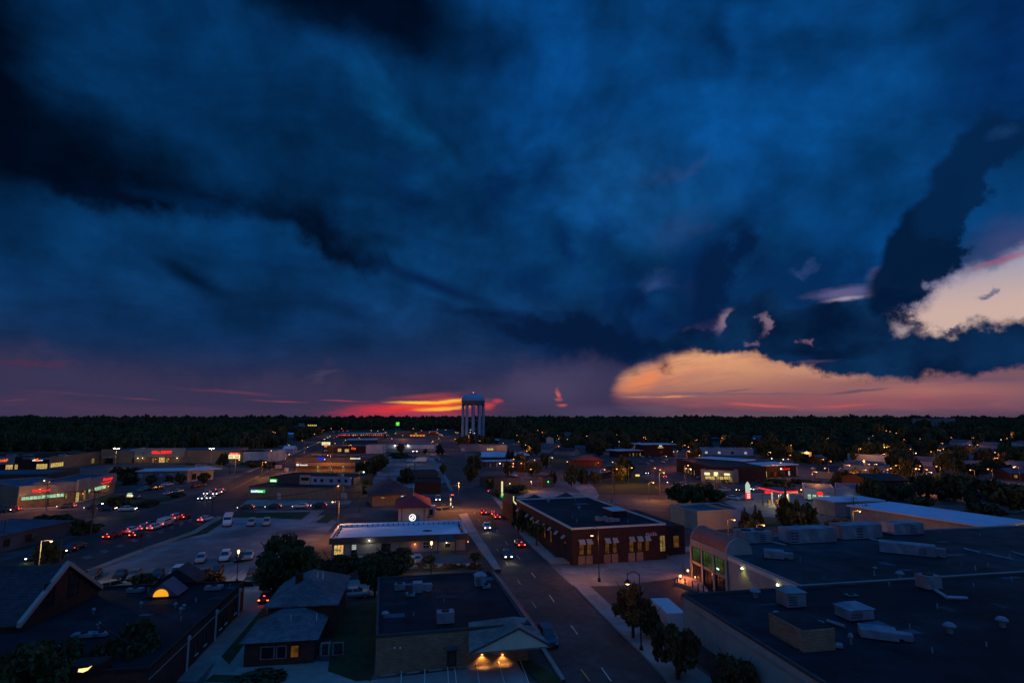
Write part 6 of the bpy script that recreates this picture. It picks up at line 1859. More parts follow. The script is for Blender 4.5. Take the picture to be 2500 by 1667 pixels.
def lamp(kind, label, px, py, h=None, base=None, m='sodium', energy=0, rgb=SOD, side=1, group=None, size=1.0, cat='street lamp'):
    """street lamp whose lamp head shows at (px, py); its foot either at the picture point base or plumb below at height h"""
    if base:
        f = gp(*base); h = hrow(f, py); k = f.y / F_PX
        arm = (px - base[0]) * k
        # a pole is vertical: the part of the offset due to perspective is taken off
    else:
        h = h or 8.5
        q = gp(px, py, h); arm = side * (1.6 if kind == 'cobra' else 0.0); f = Vector((q.x - arm, q.y, q.z))
    if kind in ('post',): arm = 0
    t = thing('street_lamp', label, cat, (f.x, f.y, gz(f.x, f.y)), 0, group)
    mm = E_[m]; size *= .75
    if kind == 'cobra':
        MB().tube((0, 0, 0), (0, 0, h + .1), .1, 6, .06).build('pole', M['lamp_pole'], t)
        MB().tube((0, 0, h + .05), (arm, 0, h + .25), .045, 5).build('arm', M['lamp_pole'], t)
        s = size
        MB().add([(arm - .35 * s, -.16 * s, h + .1), (arm + .35 * s, -.16 * s, h + .1), (arm + .35 * s, .16 * s, h + .1), (arm - .35 * s, .16 * s, h + .1), (arm - .28 * s, -.1 * s, h + .32), (arm + .28 * s, -.1 * s, h + .32), (arm + .28 * s, .1 * s, h + .32), (arm - .28 * s, .1 * s, h + .32)],
                 [(3, 2, 1, 0), (4, 5, 6, 7), (0, 1, 5, 4), (1, 2, 6, 5), (2, 3, 7, 6), (3, 0, 4, 7)]).build('lamp_hood', M['lamp_pole'], t)
        MB().lathe([(.08 * s, h - .16 * s), (.26 * s, h), (.22 * s, h + .098)], 8, (arm, 0, 0)).build('lamp_lens', mm, t)
    elif kind == 'post':
        MB().tube((0, 0, .5), (0, 0, h - .3), .07, 6, .05).build('pole', M['steel'], t)
        MB().lathe([(.2, 0), (.18, .45), (.09, .6)], 8).build('base', M['steel'], t)
        MB().lathe([(.06, h - .35), (.24 * size, h - .05), (.26 * size, h + .1), (.12 * size, h + .3)], 10).build('lamp_lens', mm, t)
        MB().lathe([(.13 * size, h + .305), (.03, h + .5)], 8).build('finial', M['steel'], t)
    elif kind == 'goose':
        MB().tube((0, 0, .7), (0, 0, h + 1.1), .09, 8, .06).build('pole', M['steel'], t)
        MB().lathe([(.26, 0), (.24, .6), (.11, .8)], 8).build('base', M['steel'], t)
        b = MB(); n = 8; pts = [(arm * i / n, 0, h + .9 + .45 * math.sin(math.pi * i / n)) for i in range(n + 1)]
        for p_, q_ in zip(pts[:-1], pts[1:]):
            b.tube(p_, q_, .045, 5)
        b.build('arm', M['steel'], t)
        MB().tube((arm, 0, h + 1.3), (arm, 0, h + .45), .04, 5).build('hanger', M['steel'], t)
        MB().lathe([(.42, h + .02), (.36, h + .2), (.14, h + .42), (.05, h + .5)], 12, (arm, 0, 0)).build('lamp_shade', M['steel'], t)
        MB().lathe([(.12, h - .16), (.3, h - .02), (.32, h + .015)], 10, (arm, 0, 0)).build('lamp_lens', mm, t)
    elif kind == 'twin':
        MB().tube((0, 0, 0), (0, 0, h), .12, 6, .08).build('pole', M['galv'], t)
        MB().tube((-1.1, 0, h), (1.1, 0, h), .05, 5).build('arm', M['galv'], t)
        for x in (-1.1, 1.1):
            MB().box(x - .4 * size, -.25, h + .06, x + .4 * size, .25, h + .3).build('lamp_hood', M['galv'], t)
            MB().box(x - .36 * size, -.3, h - .2 * size, x + .36 * size, .22, h + .055).build('lamp_lens', mm, t)
    if energy:
        point_light(t, (arm, 0, h - .6), energy * ({'goose': 2.5, 'post': 4}.get(kind, 7) if m != 'white' else 2.5), rgb, .2)
    return t


# near and middle lamps, each with its own place
lamp('post', 'post lamp with glowing tulip head standing in the bank car park, foreground', 591, 1346, base=(578, 1420), energy=90, rgb=WARM)
lamp('post', 'tall post lamp with tulip head on the verge before the bank', 1052, 1325, base=(1052, 1406), energy=120, rgb=WARM)
lamp('goose', 'gooseneck lamp on the pale side street by the brick restaurant', 1448, 1306, base=(1463, 1420), energy=420, rgb=SOD)
lamp('goose', 'gooseneck lamp before the restaurant awnings, right of the saplings', 1567, 1313, base=(1574, 1357), energy=420, rgb=SOD)
lamp('goose', 'nearest gooseneck lamp, rising in front of the pyramid-shaped tree', 1538, 1423, base=(1566, 1592), energy=14, rgb=WARM)
lamp('cobra', 'tall lamp left of the main street at the crossing', 1119, 1179, base=(1119, 1249), energy=1500, rgb=SOD)
lamp('cobra', 'orange lamp on the kerb right of the drive-in restaurant', 1297, 1175, base=(1297, 1198), m='sodium', energy=250)
lamp('cobra', 'lamp beside the orange-lit post between the halls, upper of two', 888, 1152, m='white', energy=180, rgb=WARM)
lamp('cobra', 'lamp with red-lit pole beside the tavern car park, lower of two', 896, 1166, base=(889, 1200), energy=900)
lamp('cobra', 'lamp over the cross street right of the white sedan', 812, 1225, energy=500, side=-1)
lamp('cobra', 'lamp above the dark pole by the loan office corner', 826, 1186, energy=60, side=-1)
lamp('cobra', 'lamp above the pharmacy roof at the far left', 108, 1173, h=9, energy=350, side=-1)
lamp('cobra', 'low bright lamp beside the pharmacy drive shrubs', 250, 1229, h=4, m='white', energy=60, rgb=WARM)
lamp('cobra', 'lamp among the dim trees left of the oncoming headlights', 125, 1321, h=8, energy=260, rgb=WARM)
lamp('twin', 'twin-headed car park floodlight dazzling above the left mall', 284, 1094, base=(280, 1144), m='white', energy=900, rgb=WARM, size=1.4)
lamp('twin', 'twin-headed floodlight at the right end of the office supply store', 517, 1094, base=(514, 1136), m='white', energy=700, rgb=WARM)
lamp('cobra', 'lamp just right of the tall pylon sign', 584, 1122, h=10, energy=300)
lamp('cobra', 'lamp at the warehouse corner beside the avenue', 649, 1128, h=7, energy=500)
lamp('cobra', 'lamp over the woods edge above the warehouse', 662, 1100, h=10, energy=200, m='sodium')
lamp('cobra', 'first lamp along the left kerb of the avenue beyond the warehouse', 706, 1109, h=9, energy=500, m='sodium')
lamp('cobra', 'second lamp along the left kerb of the avenue', 751, 1091, h=9, energy=600, m='sodium')
lamp('cobra', 'third lamp along the left kerb of the avenue', 781, 1079, h=9, energy=600, m='sodium_far')
lamp('cobra', 'lamp in front of the pale yellow pylon sign foot', 800, 1111, h=9, energy=500, side=-1)
lamp('cobra', 'lamp just above the blue panel of the shop row', 793, 1121, h=8, energy=300, side=-1)
lamp('cobra', 'lamp beside the red neon sign of the far restaurant', 857, 1086, h=8, energy=300)
lamp('cobra', 'orange lamp left of the main street above the long pale hall', 1057, 1078, h=9, energy=400, m='sodium')
lamp('cobra', 'orange lamp lighting the tree at the water tower foot', 1140, 1067, h=9, energy=900, m='sodium', rgb=(1, .25, .04))
lamp('cobra', 'lamp with reddish pole at the right end of the long store', 1228, 1082, base=(1224, 1103), energy=350, m='sodium')
lamp('cobra', 'lamp right of the water tower over a dark store', 1172, 1076, h=7, energy=250, m='sodium_far', rgb=(1, .25, .04))
lamp('twin', 'pair of parking lamps before the long pale hall', 1013, 1101, h=8, m='white', energy=400, rgb=WARM, size=.8)
lamp('cobra', 'lamp over the yard right of the blue roofed house', 1292, 1090, h=8, energy=120, m='sodium_far')
lamp('cobra', 'paler lamp left of its orange neighbour by the blue roofed house', 1283, 1086, h=8, m='white_far')
lamp('cobra', 'pale lamp on a thin pole beyond the red brick block', 1348, 1117, h=8, energy=60, m='white_far', rgb=WARM)
lamp('cobra', 'pale lamp low before the dark trees of the east car park', 1389, 1146, h=4, m='white_far')
lamp('cobra', 'lamp at the top of the east road beside the trees', 1543, 1142, h=7, energy=250, m='sodium')
lamp('cobra', 'orange lamp on the kerb of the lawn', 1595, 1178, h=6, energy=260, m='sodium')
lamp('cobra', 'orange lamp over the east road behind the red car', 1621, 1154, h=9, energy=400, m='sodium')
lamp('cobra', 'pale bluish lamp on a dark post in the east road', 1630, 1177, base=(1632, 1196), m='white_far')
lamp('cobra', 'orange lamp glowing in the trees above the bar', 1575, 1067, h=10, energy=700, m='sodium', rgb=(1, .2, .03))
lamp('cobra', 'orange lamp washing the tree right of the bar car park', 1683, 1102, h=9, energy=900, m='sodium', rgb=(1, .22, .03))
lamp('cobra', 'white lamp on the dark hall corner by the yellow windows', 1686, 1145, h=7, m='white', energy=60, rgb=WARM)
lamp('cobra', 'warm lamp above the yellow windows of the dark hall', 1680, 1136, h=8, m='sodium', energy=120)
lamp('post', 'white post lamp right of the car wash', 1806, 1149, base=(1806, 1172), m='white_far', energy=60, rgb=WARM, size=1.6)
lamp('cobra', 'amber lamp over the lot right of the chicken restaurant', 1993, 1152, h=8, energy=350, m='sodium')
lamp('cobra', 'amber lamp above the fuel station shop', 1956, 1195, h=6, energy=60, m='sodium')
lamp('cobra', 'warm lamp before the diner wall', 1793, 1269, h=5, energy=140, m='sodium')
lamp('cobra', 'warm lamp over the walk behind the hall roof units', 1865, 1282, h=5, energy=140, m='sodium')
lamp('cobra', 'amber lamp in the yard with dark poles right of the trees', 2099, 1248, h=7, energy=200, m='sodium')
lamp('goose', 'gooseneck lamp standing before the long white roof', 2320, 1250, base=(2306, 1285), energy=60, rgb=WARM)
lamp('cobra', 'orange lamp on a long arm above the brick gabled building', 2158, 1165, base=(2168, 1186), energy=420, m='sodium')
lamp('twin', 'twin orange lamps on one orange-lit pole above the pink building', 2161, 1091, base=(2164, 1122), energy=600, m='sodium')
lamp('cobra', 'amber lamp low on the twin-lamp mast', 2159, 1108, h=6, energy=300, m='sodium')
lamp('cobra', 'amber lamp above the teal hipped roof', 2074, 1136, h=9, energy=300, m='sodium')
lamp('cobra', 'orange lamp before the pink building front', 2109, 1123, h=6, energy=500, m='sodium')
lamp('cobra', 'upper of two orange lamps right of the teal roof', 2140, 1133, h=6, energy=300, m='sodium')
lamp('cobra', 'lower of two orange lamps right of the teal roof', 2144, 1143, h=6, energy=250, m='sodium')
lamp('cobra', 'bright amber lamp in the middle of the right-hand yards', 2274, 1153, h=8, energy=400, m='sodium')
lamp('cobra', 'lone amber lamp deep among the trees at the far right', 2429, 1177, h=8, energy=350, m='sodium')
lamp('cobra', 'orange lamp with short pole above the pale triangular gable', 1971, 1102, base=(1969, 1114), energy=350, m='sodium')
lamp('cobra', 'amber lamp right of the low flats', 1881, 1104, h=8, energy=350, m='sodium')
lamp('cobra', 'orange lamp above the low flats', 1763, 1069, h=9, energy=500, m='sodium')
lamp('cobra', 'pale yellow lamp above the long low building at the right', 2101, 1095, h=8, energy=200, m='sodium')
lamp('cobra', 'green-white floor light by the right side of the bar', 1654, 1101, h=4, m='white_far')
# far lamps: nothing tells those of one group apart
FAR = [('tiny amber street lamp along the far avenue beyond the yellow pylon', [(768, 1059), (790, 1049), (808, 1045), (834, 1046), (738, 1075), (706, 1086), (818, 1082), (667, 1054), (672, 1056)], 'sodium_far'),
       ('tiny street lamp among the far stores left of the water tower', [(936, 1048), (942, 1055), (944, 1062), (965, 1058), (983, 1063), (1009, 1046), (1029, 1051), (1049, 1055), (1068, 1048), (1067, 1056), (1088, 1049), (1113, 1055), (1118, 1056), (1111, 1071), (956, 1070), (877, 1069), (844, 1074), (1071, 1070), (906, 1050), (922, 1052)], 'sodium_far'),
       ('tiny lamp glinting among the trees at the water tower foot', [(1148, 1055), (1158, 1057), (1149, 1049)], 'white_far'),
       ('tiny lamp glinting in the woods right of the water tower', [(1324, 1055), (1313, 1050), (1361, 1063), (1364, 1071), (1385, 1072), (1506, 1061), (1641, 1078), (1305, 1123)], 'sodium_far'),
       ('tiny amber lamp in the right-hand woods', [(2003, 1059), (2010, 1121), (2164, 1051), (2173, 1053), (2188, 1057), (2313, 1051), (2322, 1068), (2301, 1082), (2290, 1098), (2295, 1099), (2303, 1096), (2223, 1096), (2286, 1138), (2263, 1146), (2387, 1086), (2459, 1070), (2429, 1104), (2435, 1118), (2369, 1147), (2167, 1146), (2122, 1133)], 'sodium_far'),
       ('tiny pale lamp in the right-hand woods', [(2444, 1073), (2236, 1106), (2236, 1144), (2475, 1140), (1926, 1023), (2033, 1024), (2290, 1032), (1884, 1119), (1912, 1121)], 'white_far')]
_fr = random.Random(5)
FAR.append(('tiny warm light shining between houses in the leafy streets right of the main street', [(_fr.uniform(1250, 2500), _fr.uniform(1058, 1150)) for _ in range(46)], 'sodium_far'))
LAMPSPOTS = []
for lab, pts, m in FAR:
    for (px, py) in pts:
        far = py < 1060
        t = lamp('cobra', lab, px, py, h=9 if py < 1110 else 7, m=m, energy=(220 if far else 120) if m == 'sodium_far' else 0, rgb=(1, .28, .06), group=lab.replace('tiny ', 'all ').replace(' lamp', ' lamps').replace(' light ', ' lights '), size=2.2 if far else 1.5, side=_fr.choice([-1, 1]))
        LAMPSPOTS.append((px, py))


# ================================================================ traffic lights, poles
def pole(label, base, top, arms=1, name='utility_pole'):
    p = gp(*base); h = hrow(p, top)
    t = thing(name, label, 'utility pole', p, .2, 'utility poles')
    MB().tube((0, 0, -.2), (0, 0, h), .16, 6, .1).build('pole', M['wood'], t)
    for k in range(arms):
        MB().box(-1.1, -.07, h - .55 - k * .9, 1.1, .07, h - .4 - k * .9).build('cross_arm', M['wood'], t)
        b = MB()
        for x in (-.95, -.35, .35, .95):
            b.lathe([(.06, h - .395 - k * .9), (.04, h - .22 - k * .9)], 6, (x, 0, 0))
        b.build('insulator_set', M['galv'], t)['kind'] = 'stuff'
    return t, h


for lab, b_, tp_, ar in [('tall dark pole before the pharmacy window band', (110, 1240), 1176, 1), ('left of two close poles at the pharmacy corner', (221, 1310), 1196, 1), ('right of two close poles at the pharmacy corner', (229, 1262), 1213, 0),
                         ('dark pole at the far left edge', (5, 1345), 1270, 1), ('leaning-looking pole beside the avenue lanes, left', (146, 1372), 1316, 0), ('dark pole beside the queue of red tail lights', (348, 1342), 1286, 1),
                         ('dark pole at the left of the office supply store front', (348, 1131), 1104, 1), ('pole in the avenue verge before the warehouse', (661, 1150), 1118, 1), ('slim pole on the avenue crossing', (517, 1258), 1216, 0),
                         ('pole in front of the loan office right side', (821, 1262), 1184, 1), ('pole just right of the loan office lamp pole', (830, 1268), 1210, 1), ('pole at the centre car park, left of the van', (991, 1146), 1108, 1),
                         ('pole beside the white truck in the centre car park', (1012, 1150), 1100, 1), ('pole in front of the dark shrubs of the centre car park', (999, 1178), 1148, 1), ('thin pole at the left kerb of the centre lot', (948, 1194), 1150, 0),
                         ('pale pole at the left of the drive-in restaurant', (1176, 1158), 1124, 0), ('red-lit pole between the main street and the corner tower', (1242, 1266), 1198, 0), ('thick pole at the main street corner', (1231, 1245), 1216, 0),
                         ('pale tall pole at the lawn edge', (1500, 1208), 1156, 1), ('dark pole by the timber shed', (1402, 1172), 1146, 0), ('dark pole left of the timber shed', (1376, 1168), 1142, 0),
                         ('pole beside the east road, near the orange lamp', (1597, 1182), 1148, 0), ('first of three close dark poles below the car wash', (1747, 1196), 1160, 0), ('second of three close dark poles below the car wash', (1754, 1204), 1158, 0),
                         ('third of three close dark poles below the car wash', (1758, 1204), 1162, 0), ('pale pole left of the price sign', (1805, 1214), 1186, 0), ('dark pole on the fuel station forecourt', (1863, 1234), 1204, 1),
                         ('dark pole behind the lawn of the fuel station', (1901, 1272), 1232, 0), ('left dark pole in the yard behind the hall roof units', (2088, 1280), 1212, 1), ('right dark pole in the yard behind the hall roof units', (2118, 1282), 1230, 1),
                         ('dark pole right of the chicken restaurant drive', (1911, 1178), 1150, 0), ('dark pole at the kerb of the long pale hall', (1013, 1136), 1102, 0), ('dark pole at the cross street by the tavern', (876, 1252), 1196, 1)]:
    pole(lab, b_, tp_, ar)


def signal(label, base, top, px_end, m):
    p = gp(*base); h = hrow(p, top); arm = (px_end - base[0]) * p.y / F_PX
    t = thing('traffic_light', label, 'traffic light', p, 0, 'traffic lights')
    MB().tube((0, 0, 0), (0, 0, h), .12, 6, .09).build('pole', M['galv'], t)
    MB().tube((0, 0, h - .1), (arm, .0, h + .1), .07, 5).build('mast_arm', M['galv'], t)
    for f_ in (.98, .55):
        o = MB().box(arm * f_ - .18, -.16, h - 1.0, arm * f_ + .18, .16, h - .0).build('signal_head', M['black'], t)
        MB().lathe([(.13, 0), (.13, .05)], 8).build('signal_lens', m, o)
        q = o.children[0]; q.rotation_euler = (R(90), 0, 0); q.location = (arm * f_, -.17, h - .2)
    return t


RL = glow('red_signal', (1, .05, .03), 8)
signal('traffic light mast with two red signals over the avenue crossing', (500, 1236), 1192, 543, RL)
signal('pinkish traffic light mast at the lawn corner', (1646, 1200), 1177, 1670, M['black'])
signal('traffic light mast reaching over the main street crossing', (1266, 1226), 1218, 1240, M['black'])
signal('red traffic light low at the left of the main street crossing', (1098, 1222), 1206, 1106, RL)


# ================================================================ vehicles
def loft(rings):
    b = MB(); n = len(rings[0])
    for r in rings: b.v += r
    for k in range(len(rings) - 1):
        for i in range(n):
            j = (i + 1) % n
            b.f.append((k * n + i, (k + 1) * n + i, (k + 1) * n + j, k * n + j))
    b.f.append(tuple(range(n))); b.f.append(tuple((len(rings) - 1) * n + i for i in range(n - 1, -1, -1)))
    return b


def sec(x, w, z0, zm, z1, s=.86):
    return [(x, -w * .9, z0), (x, w * .9, z0), (x, w, zm), (x, w * s, z1), (x, -w * s, z1), (x, -w, zm)]


def car_type(kind):
    P = {}
    if kind in ('sedan', 'suv', 'hatch', 'pickup'):
        L = {'sedan': 2.3, 'suv': 2.35, 'hatch': 2.05, 'pickup': 2.7}[kind]
        hz = {'sedan': .92, 'suv': 1.08, 'hatch': .95, 'pickup': 1.08}[kind]; W = {'sedan': .9, 'suv': .96, 'hatch': .88, 'pickup': .98}[kind]
        z0 = .24 if kind in ('sedan', 'hatch') else .34
        b = loft([sec(-L, W * .86, z0 + .15, hz * .7, hz * .92), sec(-L + .15, W * .97, z0, hz * .68, hz), sec(-.8, W, z0, hz * .66, hz + .02), sec(L * .42, W, z0, hz * .66, hz), sec(L * .8, W * .96, z0, hz * .62, hz * .9), sec(L - .06, W * .84, z0 + .08, hz * .55, hz * .76)])
        top = {'sedan': 1.42, 'suv': 1.74, 'hatch': 1.5, 'pickup': 1.8}[kind]
        x = {'sedan': (-1.75, -1.15, .3, 1.05), 'suv': (-2.2, -2.0, .35, 1.05), 'hatch': (-1.9, -1.5, .3, 1.0), 'pickup': (-.75, -.6, .7, 1.3)}[kind]
        g = MB().add([(x[0], -W * .84, hz), (x[3], -W * .84, hz), (x[3], W * .84, hz), (x[0], W * .84, hz), (x[1], -W * .68, top - .05), (x[2], -W * .68, top - .05), (x[2], W * .68, top - .05), (x[1], W * .68, top - .05)],
                     [(0, 1, 5, 4), (1, 2, 6, 5), (2, 3, 7, 6), (3, 0, 4, 7), (4, 5, 6, 7)])
        b.add([(x[1] - .05, -W * .7, top - .05), (x[2] + .05, -W * .7, top - .05), (x[2] + .05, W * .7, top - .05), (x[1] - .05, W * .7, top - .05), (x[1] + .1, -W * .6, top + .02), (x[2] - .1, -W * .6, top + .02), (x[2] - .1, W * .6, top + .02), (x[1] + .1, W * .6, top + .02)],
              [(0, 1, 5, 4), (1, 2, 6, 5), (2, 3, 7, 6), (3, 0, 4, 7), (4, 5, 6, 7)])
        for sx in (-1, 1):       # door pillars
            xm = (x[1] + x[2]) / 2 - .05
            b.tube((xm, sx * W * .845, hz), (xm, sx * W * .69, top - .03), .045, 4)
            b.tube((x[3], sx * W * .82, hz), (x[2], sx * W * .68, top - .04), .04, 4)
            b.tube((x[0], sx * W * .82, hz), (x[1], sx * W * .68, top - .04), .05, 4)
        if kind == 'pickup':
            b.add([(-L + .1, -W * .85, hz + .002), (-.8, -W * .85, hz + .002), (-.8, W * .85, hz + .002), (-L + .1, W * .85, hz + .002)], [(0, 1, 2, 3)])
        P['body'], P['glass'] = b, g
        P['lz'] = hz * .68; P['L'], P['W'] = L, W; P['wx'] = (L * .62, -L * .6); P['wr'] = .34 if kind in ('sedan', 'hatch') else .4
    else:
        dim = {'bus': (3.6, 1.1, 2.75, .45), 'van': (2.7, 1.0, 2.1, .4), 'truck': (4.2, 1.2, 3.2, .6)}[kind]
        L, W, H, z0 = dim
        b = MB()
        if kind == 'truck':
            b = loft([sec(L - 2.1, W * .9, .5, 1.4, 2.3, .9), sec(L - .9, W * .9, .5, 1.2, 2.3, .85), sec(L - .5, W * .88, .5, 1.0, 1.4, .9), sec(L, W * .85, .55, .9, 1.25, .9)])
            P['box'] = MB().box(-L, -W, .95, L - 2.25, W, H)
            g = MB().add([(L - .97, -W * .75, 1.35), (L - .97, W * .75, 1.35), (L - .86, W * .8, 1.3), (L - .86, -W * .8, 1.3), (L - .9, -W * .76, 2.2), (L - .9, W * .76, 2.2)], [(3, 2, 5, 4)])
            P['glass'] = MB().add([(L - .47, -W * .74, 1.42), (L - .47, W * .74, 1.42), (L - .86, W * .72, 2.2), (L - .86, -W * .72, 2.2)], [(0, 1, 2, 3)])
        else:
            b = loft([sec(-L, W * .95, z0, 1.2, H * .96, .88), sec(-L + .2, W, z0, 1.2, H, .88), sec(L - 1.5, W, z0, 1.2, H, .88), sec(L - .75, W * .96, z0, 1.0, H * .62, .9), sec(L, W * .9, z0 + .08, .75, 1.05, .9)])
            g = MB()
            for s_ in (-1, 1):
                n = 5 if kind == 'bus' else 3
                for i in range(n):
                    xa = -L + .45 + (2 * L - 2.4) * i / n; xb = xa + (2 * L - 2.4) / n - .14
                    g.box(xa, s_ * W * .965, 1.35, xb, s_ * W * 1.0, H * .82)
            g.add([(L - .72, -W * .8, H * .63), (L - .72, W * .8, H * .63), (L - 1.42, W * .8, H * .95), (L - 1.42, -W * .8, H * .95)], [(0, 1, 2, 3)])
            P['glass'] = g
        P['body'] = b; P['lz'] = .85; P['L'], P['W'] = L, W; P['wx'] = (L * .62, -L * .6); P['wr'] = .42
    P['mesh'] = {}
    for k in ('body', 'glass', 'box'):
        if k in P:
            bb = P[k]; me = bb.mesh(kind + '_' + k)
            bm = bmesh.new(); bm.from_mesh(me); bmesh.ops.recalc_face_normals(bm, faces=bm.faces); bm.to_mesh(me); bm.free()
            me.materials.append(M['trim'] if k != 'glass' else M['glass'])
            P['mesh'][k] = me
    w = MB().tube((0, -.11, 0), (0, .11, 0), P['wr'], 12); me = w.mesh(kind + '_wheel'); me.materials.append(M['rubber']); P['mesh']['wheel'] = me
    w = MB().tube((0, -.13, 0), (0, .13, 0), P['wr'] * .55, 8); me = w.mesh(kind + '_rim'); me.materials.append(M['galv']); P['mesh']['rim'] = me
    return P


CT_TYPES = {}
LAMP_ME = {}
for k_, r_ in (('s', .13), ('b', .22)):
    me = MB().box(-.04, -r_, -r_ * .55, .04, r_, r_ * .55).mesh('lamp_' + k_); me.materials.append(M['trim']); LAMP_ME[k_] = me
PAINT = {}


def paint(rgb, metal=.2):
    key = tuple(rgb)
    if key not in PAINT:
        m = mat('paint_%d' % len(PAINT), rgb, .35, .05, 2., metal=metal, spec=.5)
        PAINT[key] = m
    return PAINT[key]


COLR = {'white': (.62, .63, .65), 'silver': (.4, .42, .45), 'grey': (.16, .17, .18), 'black': (.02, .02, .025), 'red': (.3, .02, .02), 'blue': (.06, .08, .12), 'beige': (.42, .32, .2), 'teal': (.08, .22, .24), 'dark': (.045, .05, .06)}
off_tail = mat('unlit_tail', (.2, .01, .01), .3, .05, 2.); off_head = mat('unlit_head', (.5, .5, .52), .2, .05, 2., spec=.6)


def vehicle(kind, label, at, to, col, head=False, tail=None, beam=0, cat=None, away=False, group=None, up=0.0):
    if kind not in CT_TYPES:
        CT_TYPES[kind] = car_type(kind)
    P = CT_TYPES[kind]
    p, q = gp(*at), gp(*to)
    rz = math.atan2(q.y - p.y, q.x - p.x)
    name = {'sedan': 'car', 'suv': 'car', 'hatch': 'car', 'pickup': 'pickup_truck', 'bus': 'minibus', 'van': 'van', 'truck': 'box_truck'}[kind]
    t = thing(name, label, cat or {'car': 'car', 'pickup_truck': 'pickup', 'minibus': 'minibus', 'van': 'van', 'box_truck': 'truck'}[name], (p.x, p.y, gz(p.x, p.y) + .13 + up), rz, group or 'cars on the streets and car parks')
    pm = paint(COLR[col])

    def sub(nm, me, m=None, loc=None, par=None):
        o = link(nm, me, par or t)
        if m:
            o.material_slots[0].link = 'OBJECT'; o.material_slots[0].material = m
        if loc: o.location = loc
        return o
    sub('body', P['mesh']['body'], pm)
    if 'box' in P['mesh']: sub('cargo_box', P['mesh']['box'], paint(COLR['white']))
    sub('window_glass', P['mesh']['glass'])
    for x in P['wx']:
        for s in (-1, 1):
            w = sub('wheel', P['mesh']['wheel'], None, (x, s * (P['W'] - .12), P['wr'] - .1))
            sub('rim', P['mesh']['rim'], None, None, w)
    L, W, lz = P['L'], P['W'], P['lz']
    for s in (-1, 1):
        sub('headlight', LAMP_ME['s'], E_['head'] if head else off_head, (L - .02 if kind != 'truck' else L + .02, s * W * .66, lz * .92))
        sub('tail_light', LAMP_ME['s'], E_[tail] if tail else off_tail, (-L - .01, s * W * .7, lz * 1.05))
    if tail == 'brake' and kind in ('sedan', 'suv'):
        sub('high_brake_light', LAMP_ME['s'], E_['tail'], (-1.9 if kind == 'sedan' else -2.3, 0, 1.15 if kind == 'sedan' else 1.55))
    if beam:
        l = point_light(t, (L + .2, 0, .8), beam, (1, .8, .5), .15, 70, None)
        l.rotation_euler = (0, R(-82), 0) if False else (R(80), 0, R(-90))
    if tail == 'brake':
        point_light(t, (-L - .5, 0, .7), 6, (1, .05, .03), .2)
    return t


V = vehicle
ms = lambda px, py: ((px, py), (px - 6, py - 8))
# main street
V('sedan', 'dark sedan with lit headlights driving towards us, nearest in the main street', (1237, 1361), (1262, 1396), 'blue', head=True, beam=220)
V('sedan', 'pale car with lit headlights in the main street behind the dark sedan', (1188, 1291), (1200, 1312), 'white', head=True, beam=220)
V('sedan', 'red car driving away alone on the right side of the main street', (1269, 1333), (1236, 1296), 'red', tail='brake')
V('sedan', 'front red-lit car of the close pair at the main street crossing', (1204, 1257), (1190, 1240), 'red', tail='brake', beam=300)
V('sedan', 'rear red-lit car of the close pair at the main street crossing', (1212, 1265), (1198, 1248), 'red', tail='brake')
V('sedan', 'left red-lit car at the main street crossing', (1179, 1254), (1168, 1238), 'red', tail='brake', beam=300)
V('suv', 'blue-grey car parked beside the gabled canopy, near foreground', (1337, 1570), (1356, 1602), 'blue')
V('sedan', 'dark red-lit vehicle turning right of the main street crossing', (1207, 1203), (1240, 1202), 'dark', tail='brake')
V('suv', 'small pale SUV with headlights on behind the tavern lot', (1069, 1223), (1070, 1233), 'silver', head=True)
V('sedan', 'dark car with red tail lights left of the vertical light box', (1086, 1243), (1110, 1241), 'dark', tail='tail', head=True)
# bank forecourt
V('sedan', 'blue-white car behind the big tree in front of the bank', (1006, 1377), (1020, 1366), 'white')
V('sedan', 'silver-blue car in front of the bank, right of the big tree', (1019, 1372), (1024, 1360), 'silver')
V('sedan', 'pale blue car partly hidden by shrubs below the lit bank door', (882, 1386), (900, 1372), 'silver')
V('sedan', 'second pale car under the trees left of the bank shrubs', (855, 1378), (866, 1364), 'grey')
V('sedan', 'silver sedan parked behind the hipped brick house', (868, 1458), (910, 1455), 'silver')
V('sedan', 'dark car with one red light left of the hipped roof', (653, 1466), (668, 1450), 'black', tail='brake')
V('sedan', 'dark car beside the fence corner under the big tree', (618, 1424), (640, 1412), 'black')
V('sedan', 'dark red-lit car half under the big tree', (619, 1402), (628, 1388), 'dark')
# car park, middle left
V('bus', 'white minibus parked in the car park', (556, 1282), (546, 1302), 'white')
V('suv', 'grey car parked right of the white minibus', (613, 1283), (600, 1304), 'silver')
V('suv', 'second grey car parked further right of the minibus', (650, 1282), (644, 1304), 'silver')
V('hatch', 'silver hatchback in the middle parking row, left', (490, 1372), (480, 1386), 'silver')
V('suv', 'bright white car in the middle parking row', (549, 1368), (540, 1384), 'white')
V('sedan', 'dark car right behind the post lamp in the middle row', (585, 1368), (578, 1382), 'black')
V('sedan', 'silver car beneath the big tree in the middle row', (607, 1364), (600, 1380), 'silver')
V('sedan', 'dark long car at the left of the front parking row', (292, 1415), (278, 1428), 'black')
V('sedan', 'dark car second from left in the front parking row', (328, 1412), (316, 1424), 'grey')
V('sedan', 'dim car left of the white SUV in the front row', (384, 1412), (374, 1424), 'dark')
V('suv', 'white SUV in the front parking row', (430, 1409), (414, 1424), 'white')
V('sedan', 'dark car right of the white SUV', (466, 1410), (454, 1422), 'black')
V('sedan', 'dark car hidden behind the rusty bush', (530, 1402), (522, 1414), 'black')
V('suv', 'beige car lit golden, parked crosswise nearest us in the car park', (277, 1444), (330, 1432), 'beige')
